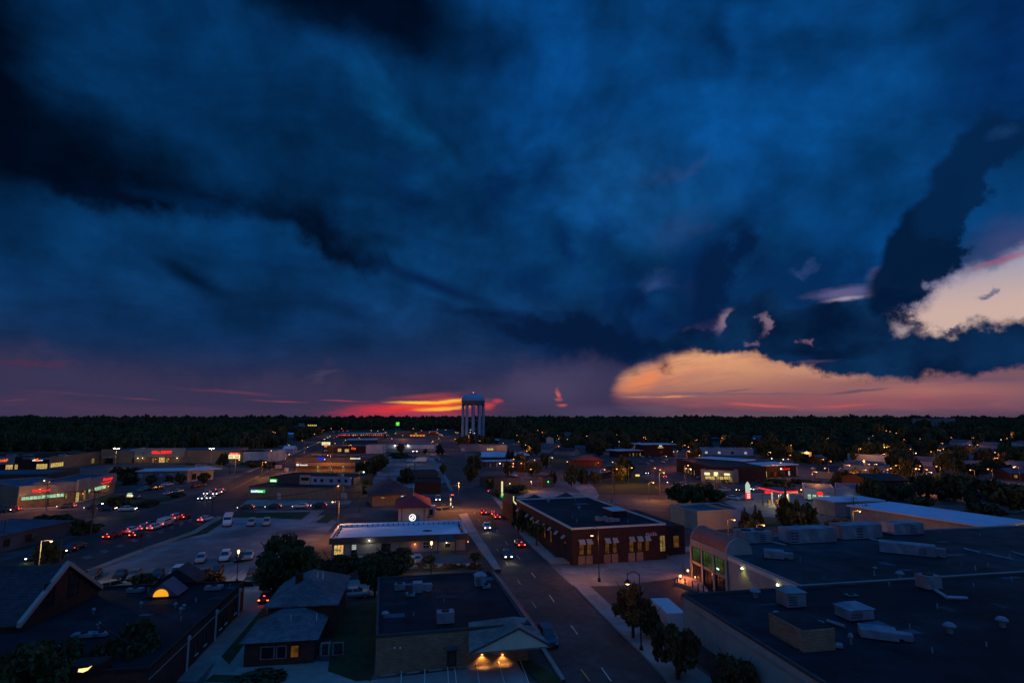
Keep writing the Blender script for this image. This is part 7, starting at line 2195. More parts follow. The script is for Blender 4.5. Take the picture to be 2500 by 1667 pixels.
V('sedan', 'small dark car beside the church gable', (227, 1412), (216, 1420), 'dark')
# queue on the avenue
for a_, c_, k_, tl, lb, dst in [((272, 1313), 'red', 'sedan', 'brake', 'last car of the red queue on the avenue', 1), ((294, 1305), 'red', 'sedan', 'tail', 'second last car of the red queue', 1), ((322, 1300), 'white', 'sedan', 'brake', 'pale car in the middle of the red queue, left lane', 1),
                                ((336, 1309), 'dark', 'sedan', 'brake', 'dark car in the right lane of the red queue', 1), ((352, 1293), 'silver', 'sedan', 'brake', 'silver car with bright brake lights in the red queue', 1),
                                ((377, 1292), 'white', 'sedan', 'brake', 'white car right of the silver one in the queue', 1), ((404, 1283), 'white', 'van', 'brake', 'white van with glowing rear in the red queue', 1),
                                ((431, 1268), 'silver', 'suv', 'brake', 'silver SUV ahead of the white van', 1), ((452, 1265), 'red', 'sedan', 'brake', 'reddish car heading the red queue', 1), ((367, 1284), 'dark', 'sedan', 'brake', 'dark car left of the white van', 1)]:
    V(k_, lb, a_, (a_[0] + 20, a_[1] - 7), c_, tail=tl)
V('sedan', 'white car with red lights crossing before the minibus', (502, 1272), (540, 1262), 'white', tail='brake')
V('sedan', 'nearest oncoming car with twin white headlights on the avenue', (84, 1366), (60, 1378), 'dark', head=True, beam=60)
V('sedan', 'second oncoming car with twin white headlights on the avenue', (170, 1346), (146, 1355), 'dark', head=True, beam=60)
V('sedan', 'dark car with red lights between the two oncoming cars', (122, 1354), (140, 1347), 'dark', tail='tail')
V('sedan', 'dark car with red light behind the second oncoming car', (188, 1340), (206, 1333), 'dark', tail='tail')
# waiting beyond the crossing
for a_, k_, lb in [((493, 1219), 'sedan', 'left waiting car with headlights beyond the avenue crossing'), ((514, 1218), 'sedan', 'right waiting car with headlights beyond the avenue crossing'), ((529, 1208), 'suv', 'second row waiting car beyond the crossing'),
                   ((506, 1207), 'sedan', 'dark waiting car in the second row'), ((541, 1203), 'sedan', 'last waiting car of the group beyond the crossing')]:
    V(k_, lb, a_, (a_[0] - 12, a_[1] + 5), 'silver', head=True, beam=20)
# cross street
for a_, c_, lb, tl in [((600, 1243), 'dark', 'dark car with two red lights, left on the cross street', 'brake'), ((667, 1241), 'dark', 'second dark car on the cross street', 'brake'), ((733, 1240), 'white', 'white sedan on the cross street', 'brake'), ((778, 1238), 'black', 'black car on the cross street below the lamp', 'brake')]:
    V('sedan', lb, a_, (a_[0] - 30, a_[1] + 1), c_, head=True, tail=tl, beam=40)
for a_, c_, lb, tl, sgn in [((162, 1240), 'dark', 'dark car with red lights below the pharmacy', 'brake', -1), ((228, 1243), 'dark', 'dark car right of the pharmacy door', 'tail', -1), ((262, 1246), 'dark', 'dark car between the pole and the white sedan', 'tail', 1),
                            ((311, 1247), 'white', 'white sedan on the cross street below the monument sign', 'tail', 1), ((6, 1250), 'dark', 'dark car at the left edge below the pharmacy', 'brake', 1), ((26, 1248), 'red', 'car with orange light at the dark pharmacy corner', 'brake', -1)]:
    V('sedan', lb, a_, (a_[0] + 30 * sgn, a_[1] - sgn), c_, head=True, tail=tl)
# office lots
for a_, c_, lb, d_ in [((408, 1186), 'white', 'pale car before the low office', (10, -1)), ((345, 1200), 'teal', 'teal row car nearest the monument sign', (12, -4)), ((356, 1196), 'silver', 'silver row car behind the teal one', (12, -4)), ((376, 1196), 'black', 'black car in the office lot', (12, -2)),
                       ((390, 1194), 'dark', 'dark car right of the black one in the office lot', (12, -2)), ((332, 1218), 'dark', 'small lone dark car in the office lot', (8, -3)), ((410, 1208), 'silver', 'silver car by the hedge of the avenue', (12, -3)), ((436, 1203), 'silver', 'flat-looking silver car by the hedge of the avenue', (12, -3)),
                       ((478, 1190), 'red', 'red car by the pale corner office', (12, -2)), ((490, 1188), 'dark', 'dark car beside the red one by the corner office', (12, -2)), ((465, 1136), 'black', 'black car in the mall lot below the blank wall', (12, 0)), ((516, 1136), 'dark', 'dark car below the twin floodlight', (12, 0)),
                       ((955, 1119), 'silver', 'lone pale car at the left of the centre lot row', (10, 0)), ((984, 1118), 'dark', 'dark car in the centre lot row', (10, 0)), ((1003, 1118), 'black', 'black car in the centre lot row', (10, 0)), ((1017, 1118), 'dark', 'dark car beside the blue one in the centre lot', (10, 0)),
                       ((1029, 1117), 'silver', 'blue-silver car in the centre lot row', (10, 0)), ((1057, 1113), 'white', 'white car at the upper right of the centre lot', (10, 0)), ((1001, 1127), 'white', 'white car left of the box truck in the centre lot', (10, 0)), ((1066, 1124), 'dark', 'dark pickup-like car at the right of the centre lot', (10, 2)),
                       ((1074, 1130), 'dark', 'dark car above the teal pickup', (10, 0)), ((1255, 1163), 'white', 'pale car behind the drive-in restaurant roof', (10, 2)),
                       ((1561, 1113), 'teal', 'pale teal car nearest the bar windows', (8, 3)), ((1569, 1117), 'silver', 'pale car in front of the teal one by the bar', (8, 3)), ((1585, 1117), 'blue', 'blue car before the yellow bar windows', (8, 3)), ((1600, 1120), 'dark', 'dark car below the bar front', (8, 3)), ((1614, 1121), 'blue', 'bluish car below the bar sign', (8, 3)),
                       ((1626, 1124), 'silver', 'pale car right of the bar front', (8, 3)), ((1566, 1132), 'dark', 'dark car at the lower left of the bar lot', (8, 3)), ((1582, 1134), 'grey', 'grey car at the lower middle of the bar lot', (8, 3)), ((1591, 1128), 'silver', 'silver car in the middle of the bar lot', (8, 3)), ((1619, 1130), 'silver', 'silver car low at the right of the bar lot', (8, 3)),
                       ((1640, 1126), 'dark', 'dark car at the right end of the bar lot', (8, 3)), ((1698, 1262), 'white', 'white sedan behind the brick restaurant', (16, 6)), ((1791, 1220), 'white', 'pinkish-lit white car left of the price sign', (16, 2)), ((1671, 1191), 'white', 'white car on the east road beside the mast', (10, 5)),
                       ((1621, 1166), 'red', 'red-lit car on the east road below the orange lamp', (-8, -4)), ((1845, 1197), 'white', 'white car entering the fuel station from behind', (-16, 2)), ((1810, 1199), 'dark', 'dark car with headlights left of the entering white car', (-16, 2)), ((1768, 1200), 'silver', 'car on the road below the three poles', (-14, 0)),
                       ((1707, 1169), 'dark', 'dark car with red lights left of the car wash', (8, 4)), ((1761, 1176), 'black', 'black car with orange brake lights at the car wash', (8, 1)), ((1773, 1180), 'black', 'black car with red brake lights right at the car wash', (8, 1)), ((1729, 1178), 'dark', 'dark car below the left panel of the car wash', (8, 4)),
                       ((2200, 1276), 'white', 'leftmost white van-like car before the long white roof', (12, 2)), ((2338, 1302), 'white', 'white car at the right end of the row by the long roof', (12, 4)), ((1988, 1147), 'silver', 'pale car in the lot right of the chicken restaurant', (10, 2))]:
    red = any(w in lb for w in ('red lights', 'red brake', 'orange brake', 'red-lit'))
    V('suv' if ('SUV' in lb or 'van' in lb) else 'sedan', lb, a_, (a_[0] + d_[0], a_[1] + d_[1]), c_, tail='brake' if red else None, head='headlights' in lb or 'entering' in lb)
V('truck', 'white box truck in the centre car park', (1025, 1130), (1012, 1130), 'white')
V('pickup', 'teal pickup at the kerb of the centre car park', (1076, 1143), (1078, 1132), 'teal')
V('sedan', 'dark car with lit headlights on the east road beside the trees', (1578, 1157), (1592, 1164), 'dark', head=True, beam=40)
for a_, lb in [((2241, 1283), 'second white van before the long white roof'), ((2282, 1292), 'third white van, left of the close group by the long roof'), ((2312, 1298), 'fourth white van in the close group by the long roof')]:
    V('van', lb, a_, (a_[0] + 12, a_[1] + 3), 'white')
V('truck', 'pale box truck parked between the street trees and the stone wall', (1624, 1534), (1590, 1500), 'silver')
for (px, py, c) in [(800, 1069, 'h'), (806, 1066, 'h'), (816, 1070, 't'), (822, 1067, 't'), (827, 1063, 't'), (831, 1060, 't'), (792, 1073, 'h'), (815, 1055, 't'), (828, 1053, 't'), (838, 1053, 't'), (849, 1053, 't')]:
    V('sedan', 'far car with glowing headlights on the avenue by the woods' if c == 'h' else 'far car with glowing red lights on the avenue by the woods', (px, py), (px - 4, py + 4) if c == 'h' else (px + 4, py - 4), 'dark', head=c == 'h', tail='brake' if c == 't' else None,
      group='far cars with headlights' if c == 'h' else 'far cars with red lights')
for px, py in ((1074, 1062), (1079, 1063)):
    V('sedan', 'far car with glowing headlights at the end of the main street', (px, py), (px + .5, py + 4), 'dark', head=True, group='far cars at the main street end')


# ================================================================ trees
def quads(pos, size, rg, flat_=0.0):
    n = len(pos)
    a = rg.normal(size=(n, 3)); a[:, 2] += flat_; a /= np.linalg.norm(a, axis=1)[:, None] + 1e-9
    b = rg.normal(size=(n, 3)); u = np.cross(a, b); u /= np.linalg.norm(u, axis=1)[:, None] + 1e-9
    w = np.cross(a, u)
    s = (size * rg.uniform(.6, 1.3, n))[:, None]
    v = np.stack([pos - u * s - w * s * .6, pos + u * s - w * s * .6, pos + u * s * .8 + w * s * .7, pos - u * s * .8 + w * s * .7], 1)
    return v.reshape(-1, 3)


def mesh_quads(name, v, m, extra=None):
    me = D.meshes.new(name)
    nq = len(v) // 4
    me.vertices.add(len(v)); me.vertices.foreach_set('co', v.astype(np.float32).ravel())
    me.loops.add(nq * 4); me.loops.foreach_set('vertex_index', np.arange(nq * 4, dtype=np.int32))
    me.polygons.add(nq); me.polygons.foreach_set('loop_start', np.arange(0, nq * 4, 4, dtype=np.int32))
    me.update(calc_edges=True); me.validate()
    me.materials.append(m)
    return me


def crown_points(seed, n, shape, clumps=34, spread=.24):
    rg = np.random.default_rng(seed)
    cs = []
    while len(cs) < clumps:
        p = rg.uniform(-1, 1, 3)
        z = (p[2] + 1) / 2
        if shape == 'round': rad_ = math.sqrt(max(0, 1 - (2 * z - 1) ** 2))
        elif shape == 'cone': rad_ = 1.05 * (1 - z) ** .75 * min(1, z * 6 + .3)
        elif shape == 'tall': rad_ = math.sqrt(max(0, 1 - (2 * z - 1) ** 2)) * .8
        else: rad_ = math.sqrt(max(0, 1 - (z * 1.05) ** 2)) * (1 if z > .12 else .75)
        rr_ = math.hypot(p[0], p[1])
        if rr_ < rad_ and rr_ > rad_ * .35 or (rr_ < rad_ and rg.random() < .25):
            cs.append((p[0] * .86, p[1] * .86, z * .92 + .02))
    cs = np.array(cs)
    sc = rg.uniform(.5, 1.25, clumps)
    idx = rg.integers(0, clumps, n)
    d = rg.normal(size=(n, 3)); d /= np.linalg.norm(d, axis=1)[:, None]
    d *= (rg.random(n) ** .45)[:, None] * spread * sc[idx][:, None]
    d[:, 2] *= .62
    return cs[idx] + d, rg


CROWN = {}
for key, seed, n, size, shape, clumps, spread, m in [
        ('oak', 1, 7000, .045, 'round', 46, .27, 'leaf'), ('oak2', 2, 7000, .045, 'dome', 44, .26, 'leaf_dark'), ('pyr', 3, 6000, .05, 'cone', 40, .25, 'leaf_rust'), ('pyr2', 14, 6000, .05, 'cone', 42, .25, 'leaf'),
        ('mid', 4, 1100, .095, 'round', 26, .32, 'leaf'), ('mid2', 5, 1100, .095, 'dome', 26, .32, 'leaf_dark'), ('mid3', 6, 900, .1, 'tall', 22, .3, 'leaf'), ('rust', 7, 2600, .07, 'dome', 30, .28, 'leaf_rust'),
        ('fir', 8, 1100, .09, 'cone', 30, .22, 'leaf_dark'),
        ('far', 9, 300, .17, 'dome', 13, .36, 'leaf_far'), ('far2', 10, 300, .17, 'round', 13, .36, 'leaf'), ('far3', 11, 280, .16, 'dome', 11, .38, 'leaf_dark')]:
    pts, rg = crown_points(seed, n, shape, clumps, spread)
    CROWN[key] = mesh_quads('crown_' + key, quads(pts, size, rg, .4), M[m])
tb = MB().tube((0, 0, -.02), (0, 0, .62), .06, 8, .035)
_rt = random.Random(4)
for k in range(7):
    a_ = k * 2.4; z_ = .3 + k * .05
    p1 = (math.cos(a_) * .3, math.sin(a_) * .3, z_ + .2)
    tb.tube((0, 0, z_), p1, .028, 5, .016)
    tb.tube(p1, (p1[0] * 1.9, p1[1] * 1.9, p1[2] + .22), .015, 4, .006)
TRUNK = tb.mesh('trunk'); TRUNK.materials.append(M['bark'])
tb = MB().tube((0, 0, -.02), (0, 0, .6), .05, 5, .03); TRUNK2 = tb.mesh('trunk_far'); TRUNK2.materials.append(M['bark'])


def tree(kind, label, px, base, top, w, clear=.22, name='tree', group=None, cat='tree', z0=None, rr_=None):
    """tree standing at (px, base); its top reaches picture row top, its crown is w picture pixels wide"""
    p = gp(px, base) if z0 is None else z0
    h = hrow(p, top) if z0 is None else top
    r = (w / 2 * math.hypot(p.y, 0) / F_PX) if rr_ is None else rr_
    t = thing(name, label, cat, (p.x, p.y, gz(p.x, p.y)), random.uniform(0, 6.28), group)
    o = link('crown', CROWN[kind], t); o.scale = (r, r, h * (1 - clear)); o.location = (0, 0, h * clear)
    if clear > .03:
        o = link('trunk', TRUNK if kind in ('oak', 'oak2', 'pyr', 'pyr2') else TRUNK2, t); o.scale = (h * .8 if kind not in ('pyr', 'pyr2') else h * .5,) * 2 + (h * .95,)
        if kind in ('oak', 'oak2'): o.scale = (r * 1.3, r * 1.3, h * .95)
    return t


T_ = tree
T_('oak', 'largest leafy tree in the foreground, spreading over the car park corner', 690, 1476, 1308, 158, .14)
T_('oak2', 'smaller dark tree between the big tree and the bank front', 808, 1420, 1338, 78, .1)
T_('mid', 'small bushy tree in the bank shrubbery below the lit doorway', 850, 1398, 1350, 60, .1)
T_('oak2', 'broad dark tree hiding the middle of the bank', 958, 1408, 1318, 118, .12)
T_('oak', 'tree with thin trunk beside the silver sedan, left of the near office roof', 915, 1458, 1350, 84, .25)
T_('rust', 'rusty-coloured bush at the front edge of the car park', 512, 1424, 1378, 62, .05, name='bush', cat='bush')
T_('mid2', 'dark bush in the front parking row', 345, 1425, 1398, 60, .03, name='bush', cat='bush')
T_('pyr', 'pyramid-shaped tree behind the nearest gooseneck lamp', 1546, 1562, 1413, 104, .3)
T_('pyr2', 'second crown of dark leaves behind the pyramid-shaped tree', 1592, 1562, 1466, 70, .2)
T_('rust', 'rusty tree on the pavement in front of the box truck', 1656, 1664, 1490, 112, .3)
T_('pyr', 'lowest street tree in front of the stone wall', 1800, 1745, 1586, 150, .15)
T_('mid3', 'narrow yellowish sapling, left of three before the restaurant', 1483, 1368, 1330, 15, .28)
T_('mid3', 'narrow dark sapling, middle of three before the restaurant', 1543, 1361, 1312, 16, .28)
T_('mid3', 'narrow orange-lit sapling, right of three before the restaurant', 1603, 1354, 1310, 14, .28)
T_('mid', 'dark street tree on the pavement by the restaurant corner', 1310, 1335, 1272, 38, .35)
T_('mid2', 'tall slim dark tree between pavement and restaurant side', 1274, 1300, 1238, 26, .15)
T_('mid', 'dim tree against the restaurant side windows', 1304, 1312, 1262, 34, .2)
T_('mid2', 'small dark tree by the corner tower', 1258, 1284, 1255, 20, .1)
T_('mid', 'round little tree at the right end of the bank shrubbery', 1160, 1378, 1346, 28, .3)
T_('mid', 'round little tree in the middle of the bank forecourt', 1048, 1376, 1353, 34, .2)
for k, (px, w_) in enumerate([(1030, 24), (1058, 20), (1090, 34), (1112, 26), (1130, 18), (1160, 40)]):
    T_('rust', ['leftmost reddish shrub of the bank hedge', 'second reddish shrub of the bank hedge', 'wide reddish shrub in the middle of the bank hedge', 'dark reddish shrub right of the middle of the bank hedge', 'square reddish shrub of the bank hedge', 'wide reddish shrub at the right end of the bank hedge'][k],
       px, 1387, 1372, w_, .0, name='shrub', cat='shrub', group='reddish shrubs of the bank hedge')
T_('oak2', 'dark spreading tree over the church hall roof, bottom left', 305, 1680, 1490, 190, .1)
T_('oak', 'dark tree at the lower left corner', 70, 1760, 1560, 220, .1)
T_('mid2', 'round shrub on the round bed at the bottom edge', 625, 1676, 1645, 150, .0, name='shrub', cat='shrub')
T_('mid', 'small tree right of the orange-lit church roof', 140, 1500, 1440, 70, .1)
for px, b_, tp_, w_, kd, lb in [
        (300, 1182, 1136, 70, 'mid2', 'wide dark tree between the mall lot and the low office'), (330, 1170, 1138, 40, 'mid', 'dark tree behind the low office corner'), (368, 1184, 1156, 26, 'mid', 'left small tree before the low office'), (412, 1180, 1156, 22, 'mid2', 'middle small tree before the low office'),
        (440, 1182, 1152, 26, 'mid', 'right small tree before the low office'), (498, 1180, 1152, 28, 'mid', 'greenish tree at the pale corner office'), (282, 1242, 1208, 44, 'mid', 'dark shrub tree at the pharmacy drive'), (300, 1240, 1214, 40, 'mid2', 'second shrub tree at the pharmacy drive'),
        (100, 1290, 1256, 60, 'mid2', 'dark tree left of the close poles'), (140, 1288, 1254, 70, 'mid', 'wide dark tree before the cross street, left'), (200, 1302, 1266, 60, 'mid2', 'dark tree right of the wide one before the cross street'), (232, 1298, 1276, 34, 'mid', 'small dark tree by the close poles'),
        (110, 1372, 1318, 70, 'mid2', 'dark tree by the curved blue roof'), (60, 1330, 1300, 40, 'mid', 'dim tree before the curved blue roof'), (360, 1236, 1222, 60, 'mid2', 'low hedge mass along the office lot'), (430, 1214, 1200, 40, 'mid', 'low hedge mass by the avenue bend'),
        (890, 1204, 1168, 44, 'mid', 'leafy tree lit reddish beside the tavern lot'), (903, 1160, 1118, 40, 'mid2', 'dark tree right of the orange sign board'), (925, 1150, 1106, 40, 'mid', 'tall dark tree at the left edge of the centre lot'), (882, 1150, 1126, 30, 'mid2', 'dark tree right end of the shop row'),
        (989, 1180, 1140, 40, 'mid2', 'dark tree in the middle of the centre lot'), (978, 1108, 1080, 18, 'mid', 'dark tree before the long pale hall'), (1038, 1108, 1094, 12, 'mid', 'little tree before the long pale hall'), (1072, 1110, 1082, 24, 'mid2', 'dark tree left of the main street, far'),
        (1082, 1160, 1130, 14, 'mid', 'narrow shrub along the main street kerb'), (975, 1118, 1104, 60, 'mid2', 'dark hedge before the long pale hall'), (1155, 1156, 1108, 40, 'mid2', 'large dark tree right of the main street'), (1148, 1176, 1130, 34, 'mid', 'dark tree below the large one right of the street'),
        (1178, 1120, 1104, 20, 'mid', 'small tree left of the bright blue roof'), (1198, 1194, 1160, 26, 'mid', 'yellow-green lit shrub at the drive-in'), (1218, 1212, 1192, 36, 'mid2', 'shrubs at the foot of the blade sign'), (1260, 1202, 1182, 60, 'mid', 'low shrubs right of the drive-in'),
        (1240, 1160, 1118, 30, 'fir', 'spiky dark tree before the brick block'), (1246, 1132, 1096, 26, 'mid2', 'dark tree between the two blue roofs'), (1270, 1138, 1102, 24, 'mid', 'tree before the rounded blue roof'), (1349, 1182, 1140, 26, 'fir', 'spiky small palm-like tree by the kiosk'),
        (1424, 1182, 1140, 32, 'mid2', 'dark tree at the lawn corner'), (1452, 1180, 1148, 26, 'mid', 'little tree over the timber shed'), (1488, 1158, 1136, 26, 'mid', 'round tree behind the timber shed'), (1520, 1172, 1108, 44, 'mid2', 'tall dark tree at the lawn top'),
        (1512, 1180, 1130, 36, 'mid', 'dark tree below the tall one at the lawn top'), (1535, 1150, 1120, 28, 'mid2', 'dark tree at the east road top'), (1714, 1222, 1176, 96, 'mid2', 'broad dark tree right of the pinkish mast'), (1745, 1224, 1190, 50, 'mid', 'right part tree beside the broad dark one'),
        (1690, 1224, 1200, 36, 'mid', 'low tree left of the broad dark one'), (1820, 1296, 1230, 34, 'fir', 'spiky dark tree right of the diner, left'), (1850, 1298, 1224, 36, 'fir', 'tallest spiky dark tree right of the diner'), (1838, 1308, 1262, 60, 'mid2', 'dark bushy tree under the spiky ones'),
        (1918, 1290, 1180, 34, 'fir', 'tall conical tree before the red-edged canopy'), (1932, 1292, 1218, 62, 'mid', 'bushy dark tree before the forecourt'), (1976, 1290, 1226, 56, 'mid2', 'rounded dark tree right of the forecourt'), (2054, 1302, 1262, 60, 'mid', 'shrubby slope tree before the yard poles'),
        (2060, 1196, 1146, 60, 'mid2', 'broad dark tree right of the chicken restaurant'), (2100, 1190, 1142, 60, 'mid', 'dark tree between the hipped roof and the brick gable'), (2140, 1186, 1138, 50, 'mid2', 'dark tree left of the arm lamp'), (1985, 1180, 1172, 60, 'mid2', 'low hedge below the chicken restaurant'),
        (1895, 1190, 1168, 90, 'mid', 'hedge curving along the chicken restaurant lot'), (1950, 1180, 1168, 50, 'mid2', 'hedge at the corner of the chicken restaurant lot'), (2330, 1224, 1150, 80, 'mid', 'big dark tree in the right woods'), (2290, 1216, 1160, 60, 'mid2', 'dark tree left in the right woods'),
        (2400, 1240, 1160, 90, 'mid2', 'big dark tree among the right yards'), (2470, 1250, 1170, 100, 'mid', 'big dark tree at the right edge'), (2250, 1240, 1208, 60, 'mid', 'shrubs behind the long white roof, left'), (2400, 1262, 1226, 90, 'mid2', 'shrubs behind the long white roof, right'),
        (2160, 1262, 1250, 60, 'mid', 'low bushes before the long white roof, left'), (2250, 1290, 1268, 70, 'mid2', 'low bushes before the long white roof, middle'), (2340, 1316, 1288, 80, 'mid', 'low bushes before the long white roof, right'),
        (1145, 1090, 1056, 34, 'mid2', 'dark tree before the left legs of the water tower'), (1177, 1090, 1060, 30, 'mid', 'dark tree before the right legs of the water tower'), (1128, 1092, 1062, 26, 'mid', 'dark tree left below the water tower'), (1200, 1092, 1064, 26, 'mid2', 'dark tree right below the water tower'),
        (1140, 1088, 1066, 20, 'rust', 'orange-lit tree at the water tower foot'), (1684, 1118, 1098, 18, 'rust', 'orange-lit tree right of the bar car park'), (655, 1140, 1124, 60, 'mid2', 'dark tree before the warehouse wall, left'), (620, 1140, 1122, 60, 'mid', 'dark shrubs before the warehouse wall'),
        (545, 1136, 1104, 30, 'mid2', 'dark tree between store and pylon sign'), (2000, 1140, 1112, 26, 'mid', 'tree right of the triangular gable'), (1960, 1128, 1104, 40, 'mid2', 'dark tree left of the triangular gable')]:
    T_(kd, lb, px, b_, tp_, w_, .12)

yr = random.Random(8)
for px, base in [(1290, 1118), (1310, 1112), (1380, 1098), (1395, 1092), (1440, 1096), (1460, 1112), (1475, 1102), (1500, 1096), (1660, 1102), (1690, 1098), (1702, 1122), (1870, 1118), (1900, 1124), (1925, 1118), (1945, 1132), (2010, 1112), (2035, 1130),
                 (2055, 1118), (2180, 1142), (2200, 1152), (2215, 1167), (2235, 1158), (2182, 1122), (2196, 1110), (2302, 1152), (2320, 1170), (2352, 1142), (2382, 1162), (2420, 1152), (2452, 1160), (2190, 1180), (2122, 1112), (2062, 1108), (1305, 1160),
                 (1285, 1152), (1395, 1186), (1332, 1142), (1702, 1238), (1665, 1234), (2130, 1234), (2166, 1222), (2206, 1222), (2240, 1205), (2262, 1212), (2300, 1200), (2350, 1196)]:
    T_(yr.choice(['mid', 'mid2', 'mid3']), 'dark yard tree between the low roofs right of the main street', 0, 0, yr.uniform(6, 10.5), 0, .12, group='yard trees between the low roofs', z0=gp(px, base), rr_=yr.uniform(3.0, 5.0))

# individual woods trees nearest to us, then the wooded land beyond as one mass
EXCL = [(780, 1078, 30), (808, 1062, 26), (730, 1040, 14), (762, 1040, 18), (709, 1066, 10), (703, 1104, 14), (1155, 1045, 26), (970, 1045, 8), (1335, 1080, 16), (1331, 1104, 16), (1376, 1108, 26), (1417, 1103, 14),
        (1550, 1112, 50), (1606, 1112, 42), (1776, 1108, 66), (1987, 1131, 18), (2120, 1124, 54), (2095, 1152, 40), (2260, 1138, 32), (2245, 1188, 50), (2485, 1154, 46), (2425, 1246, 60), (2339, 1085, 22), (2415, 1092, 26), (2490, 1088, 22),
        (2282, 1040, 8), (2260, 1170, 40)]


def woods_ok(px, py):
    lim = np.interp(px, [-2000, 600, 640, 780, 800, 930, 1060, 1068, 1100, 1108, 1128, 1240, 1300, 1450, 1650, 1720, 1850, 1960, 2150, 2300, 2500, 4500],
                    [1104, 1104, 1098, 1066, 1050, 1050, 1051, 1047, 1047, 1051, 1062, 1070, 1106, 1108, 1096, 1098, 1112, 1128, 1150, 1190, 1215, 1225])
    return py < lim


def proj(x, y, z):
    r = (x, y * CT + (z - CAM_H) * ST, -y * ST + (z - CAM_H) * CT)
    return CX + F_PX * r[0] / r[1], CY - F_PX * r[2] / r[1]


def clear_view(x, y, h, r):
    px, py = proj(x, y, gz(x, y)); _, pt = proj(x, y, gz(x, y) + h)
    wpx = r / y * F_PX
    for (ex, ey, er) in EXCL:
        if abs(px - ex) < er + wpx * .6 and py > ey - 1 and pt < ey: return False
    for (ex, ey) in LAMPSPOTS:
        if abs(px - ex) < 2 + wpx * .8 and py > ey + 6 and pt < ey + 1: return False
    return True


hr = random.Random(21)
for k in range(34):      # small roofs in the leafy streets at the right; nothing tells them apart at this size
    px = hr.choice([hr.uniform(1960, 2500), hr.uniform(1280, 1960)]); base = hr.uniform(1062, 1094) if px < 1960 else hr.uniform(1066, 1185)
    if any(abs(px - e[0]) < e[2] + 30 and abs(base - e[1]) < 16 for e in EXCL): continue
    w_ = 11 / gp(px, base).y * F_PX
    b_ = Bld('house', 'small gabled house half hidden in the right-hand leafy streets', 'house', (px - w_ / 2, base), (px + w_ / 2, base + hr.uniform(-.5, 1.5)), 3.0, 9, M[hr.choice(['white_wall', 'grey_wall', 'blue_wall', 'brick', 'cream'])],
             M[hr.choice(['shingle', 'roof3', 'dark_shingle', 'shingle'])], hr.choice(['gable', 'gableY', 'hip']), ridge=1.8, group='small houses in the right-hand leafy streets')
    if hr.random() < .5: b_.win('F', uz=(2, 3.4, .9, 2.2), pane=E_['room_yellow'])
    EXCL.append((px, base - 3, w_ * .6))


rw = random.Random(12)
pts_far = []; near = []
for i in range(40000):
    a_ = R(rw.uniform(-47, 47)); d_ = 330 * (3400 / 330) ** (rw.random() ** .85)
    x, y = d_ * math.sin(a_), d_ * math.cos(a_)
    px, py = proj(x, y, gz(x, y))
    if not woods_ok(px, py): continue
    h = rw.uniform(7.5, 13) + (rw.random() < .1) * rw.uniform(2, 7)
    if d_ > 1000: h += 1.5
    r = h * rw.uniform(.4, .58)
    if not clear_view(x, y, h, r): continue
    (near if d_ < 640 else pts_far).append((x, y, h, r))
# thin out by distance so that crowns touch rather than pile up
cell = {}
def thin(lst, g):
    out = []
    for q in lst:
        k = (int(q[0] // g), int(q[1] // g))
        if k in cell: continue
        cell[k] = 1; out.append(q)
    return out
near = thin(near, 10); pts_far = thin(pts_far, 8)
near.sort(key=lambda q: math.hypot(q[0], q[1]))
singles, rest = near[:200], near[200:]
for x, y, h, r in singles:
    px, _ = proj(x, y, 0)
    lab, grp = (('leafy tree at the front edge of the woods behind the left shopping centre', 'trees of the left woods edge') if px < 760 else ('leafy tree at the front edge of the woods right of the water tower', 'trees of the middle woods edge') if px < 1900 else
                ('leafy tree at the front edge of the right-hand woods', 'trees of the right woods edge'))
    T_(rw.choice(['mid', 'mid2', 'mid']), lab, 0, 0, h, 0, .12, group=grp, z0=Vector((x, y, 0)), rr_=r)
pts_far += rest
n = len(pts_far)
print('single woods trees', len(singles), 'mass', n)
me = D.meshes.new('woods')
me.vertices.add(n)
arr = np.array([(x, y, gz(x, y) + h * .08) for x, y, h, r in pts_far], dtype=np.float32)
me.vertices.foreach_set('co', arr.ravel())
at_ = me.attributes.new('tree_scale', 'FLOAT_VECTOR', 'POINT'); at_.data.foreach_set('vector', np.array([(r, r, h * .92) for x, y, h, r in pts_far], dtype=np.float32).ravel())
at_ = me.attributes.new('tree_turn', 'FLOAT_VECTOR', 'POINT'); at_.data.foreach_set('vector', np.array([(0, 0, rw.uniform(0, 6.28)) for _ in pts_far], dtype=np.float32).ravel())
me.update()
wo_ = link('woods', me); tag(wo_, 'dark wooded land reaching to the horizon', kind='stuff')
ng = D.node_groups.new('woods', 'GeometryNodeTree')
ng.interface.new_socket('Geometry', in_out='INPUT', socket_type='NodeSocketGeometry'); ng.interface.new_socket('Geometry', in_out='OUTPUT', socket_type='NodeSocketGeometry')
gi, go = ng.nodes.new('NodeGroupInput'), ng.nodes.new('NodeGroupOutput')
iop = ng.nodes.new('GeometryNodeInstanceOnPoints'); jn = ng.nodes.new('GeometryNodeJoinGeometry')
for k in ('far', 'far2', 'far3'):
    so = D.objects.new('crown_' + k, CROWN[k])
    oi = ng.nodes.new('GeometryNodeObjectInfo'); oi.inputs['Object'].default_value = so; oi.inputs['As Instance'].default_value = True
    ng.links.new(oi.outputs['Geometry'], jn.inputs[0])
m2p = ng.nodes.new('GeometryNodeMeshToPoints')
ng.links.new(gi.outputs[0], m2p.inputs[0]); ng.links.new(m2p.outputs[0], iop.inputs['Points']); ng.links.new(jn.outputs[0], iop.inputs['Instance'])
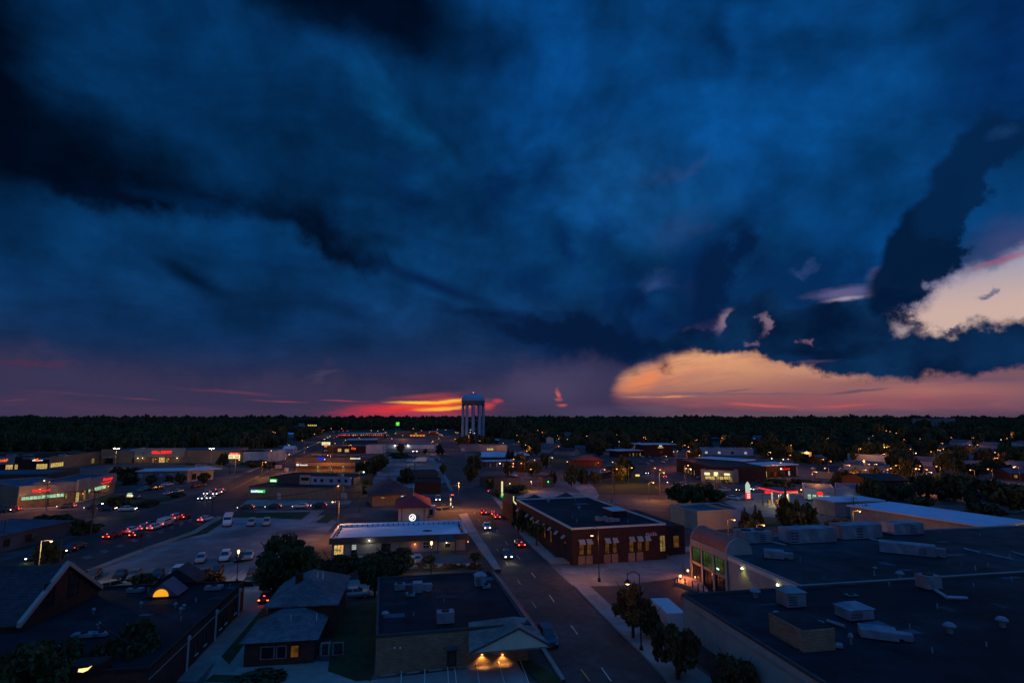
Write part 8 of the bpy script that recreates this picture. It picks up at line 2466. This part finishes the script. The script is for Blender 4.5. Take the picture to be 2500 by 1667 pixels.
iop.inputs['Pick Instance'].default_value = True
for nm, sock in (('tree_scale', 'Scale'), ('tree_turn', 'Rotation')):
    na_ = ng.nodes.new('GeometryNodeInputNamedAttribute'); na_.data_type = 'FLOAT_VECTOR'; na_.inputs['Name'].default_value = nm
    ng.links.new([o for o in na_.outputs if o.enabled and o.name == 'Attribute'][0], iop.inputs[sock])
ri = ng.nodes.new('FunctionNodeRandomValue'); ri.data_type = 'INT'
ii = [s for s in ri.inputs if s.enabled and s.name == 'Max'][0]; ii.default_value = 2
ng.links.new([o for o in ri.outputs if o.enabled][0], iop.inputs['Instance Index'])
ng.links.new(iop.outputs[0], go.inputs[0])
wo_.modifiers.new('woods', 'NODES').node_group = ng


def cable(label, spots):
    P_ = [gp(*s_[:2]) for s_ in spots]; H_ = [hrow(p, s_[2]) for p, s_ in zip(P_, spots)]
    t = thing('power_line', label, 'power line', (0, 0, 0))
    for (a_, ha), (b_, hb) in zip(zip(P_, H_), zip(P_[1:], H_[1:])):
        for off in (-.8, 0, .8):
            b = MB(); prev = None
            for i in range(11):
                f_ = i / 10; q = (a_.x + (b_.x - a_.x) * f_ + off, a_.y + (b_.y - a_.y) * f_, ha - .3 + (hb - ha) * f_ - 4 * f_ * (1 - f_) * 1.1)
                if prev: b.tube(prev, q, .03, 3)
                prev = q
            b.build('wire', M['steel'], t)


cable('sagging wires between the poles before the pharmacy and the close pair', [(5, 1345, 1270), (110, 1240, 1176), (221, 1310, 1196)])
cable('sagging wires from the close poles to the avenue crossing', [(221, 1310, 1196), (517, 1258, 1218), (821, 1262, 1184)])
cable('sagging wires across the cross street by the tavern', [(821, 1262, 1184), (876, 1252, 1196), (1119, 1249, 1180), (1242, 1266, 1198)])
cable('sagging wires over the centre car park', [(948, 1194, 1150), (991, 1146, 1108), (1012, 1150, 1100), (1013, 1136, 1102)])
cable('sagging wires over the yard behind the hall roof units', [(2088, 1280, 1212), (2118, 1282, 1230), (1911, 1178, 1150)])
bpy.context.view_layer.update()
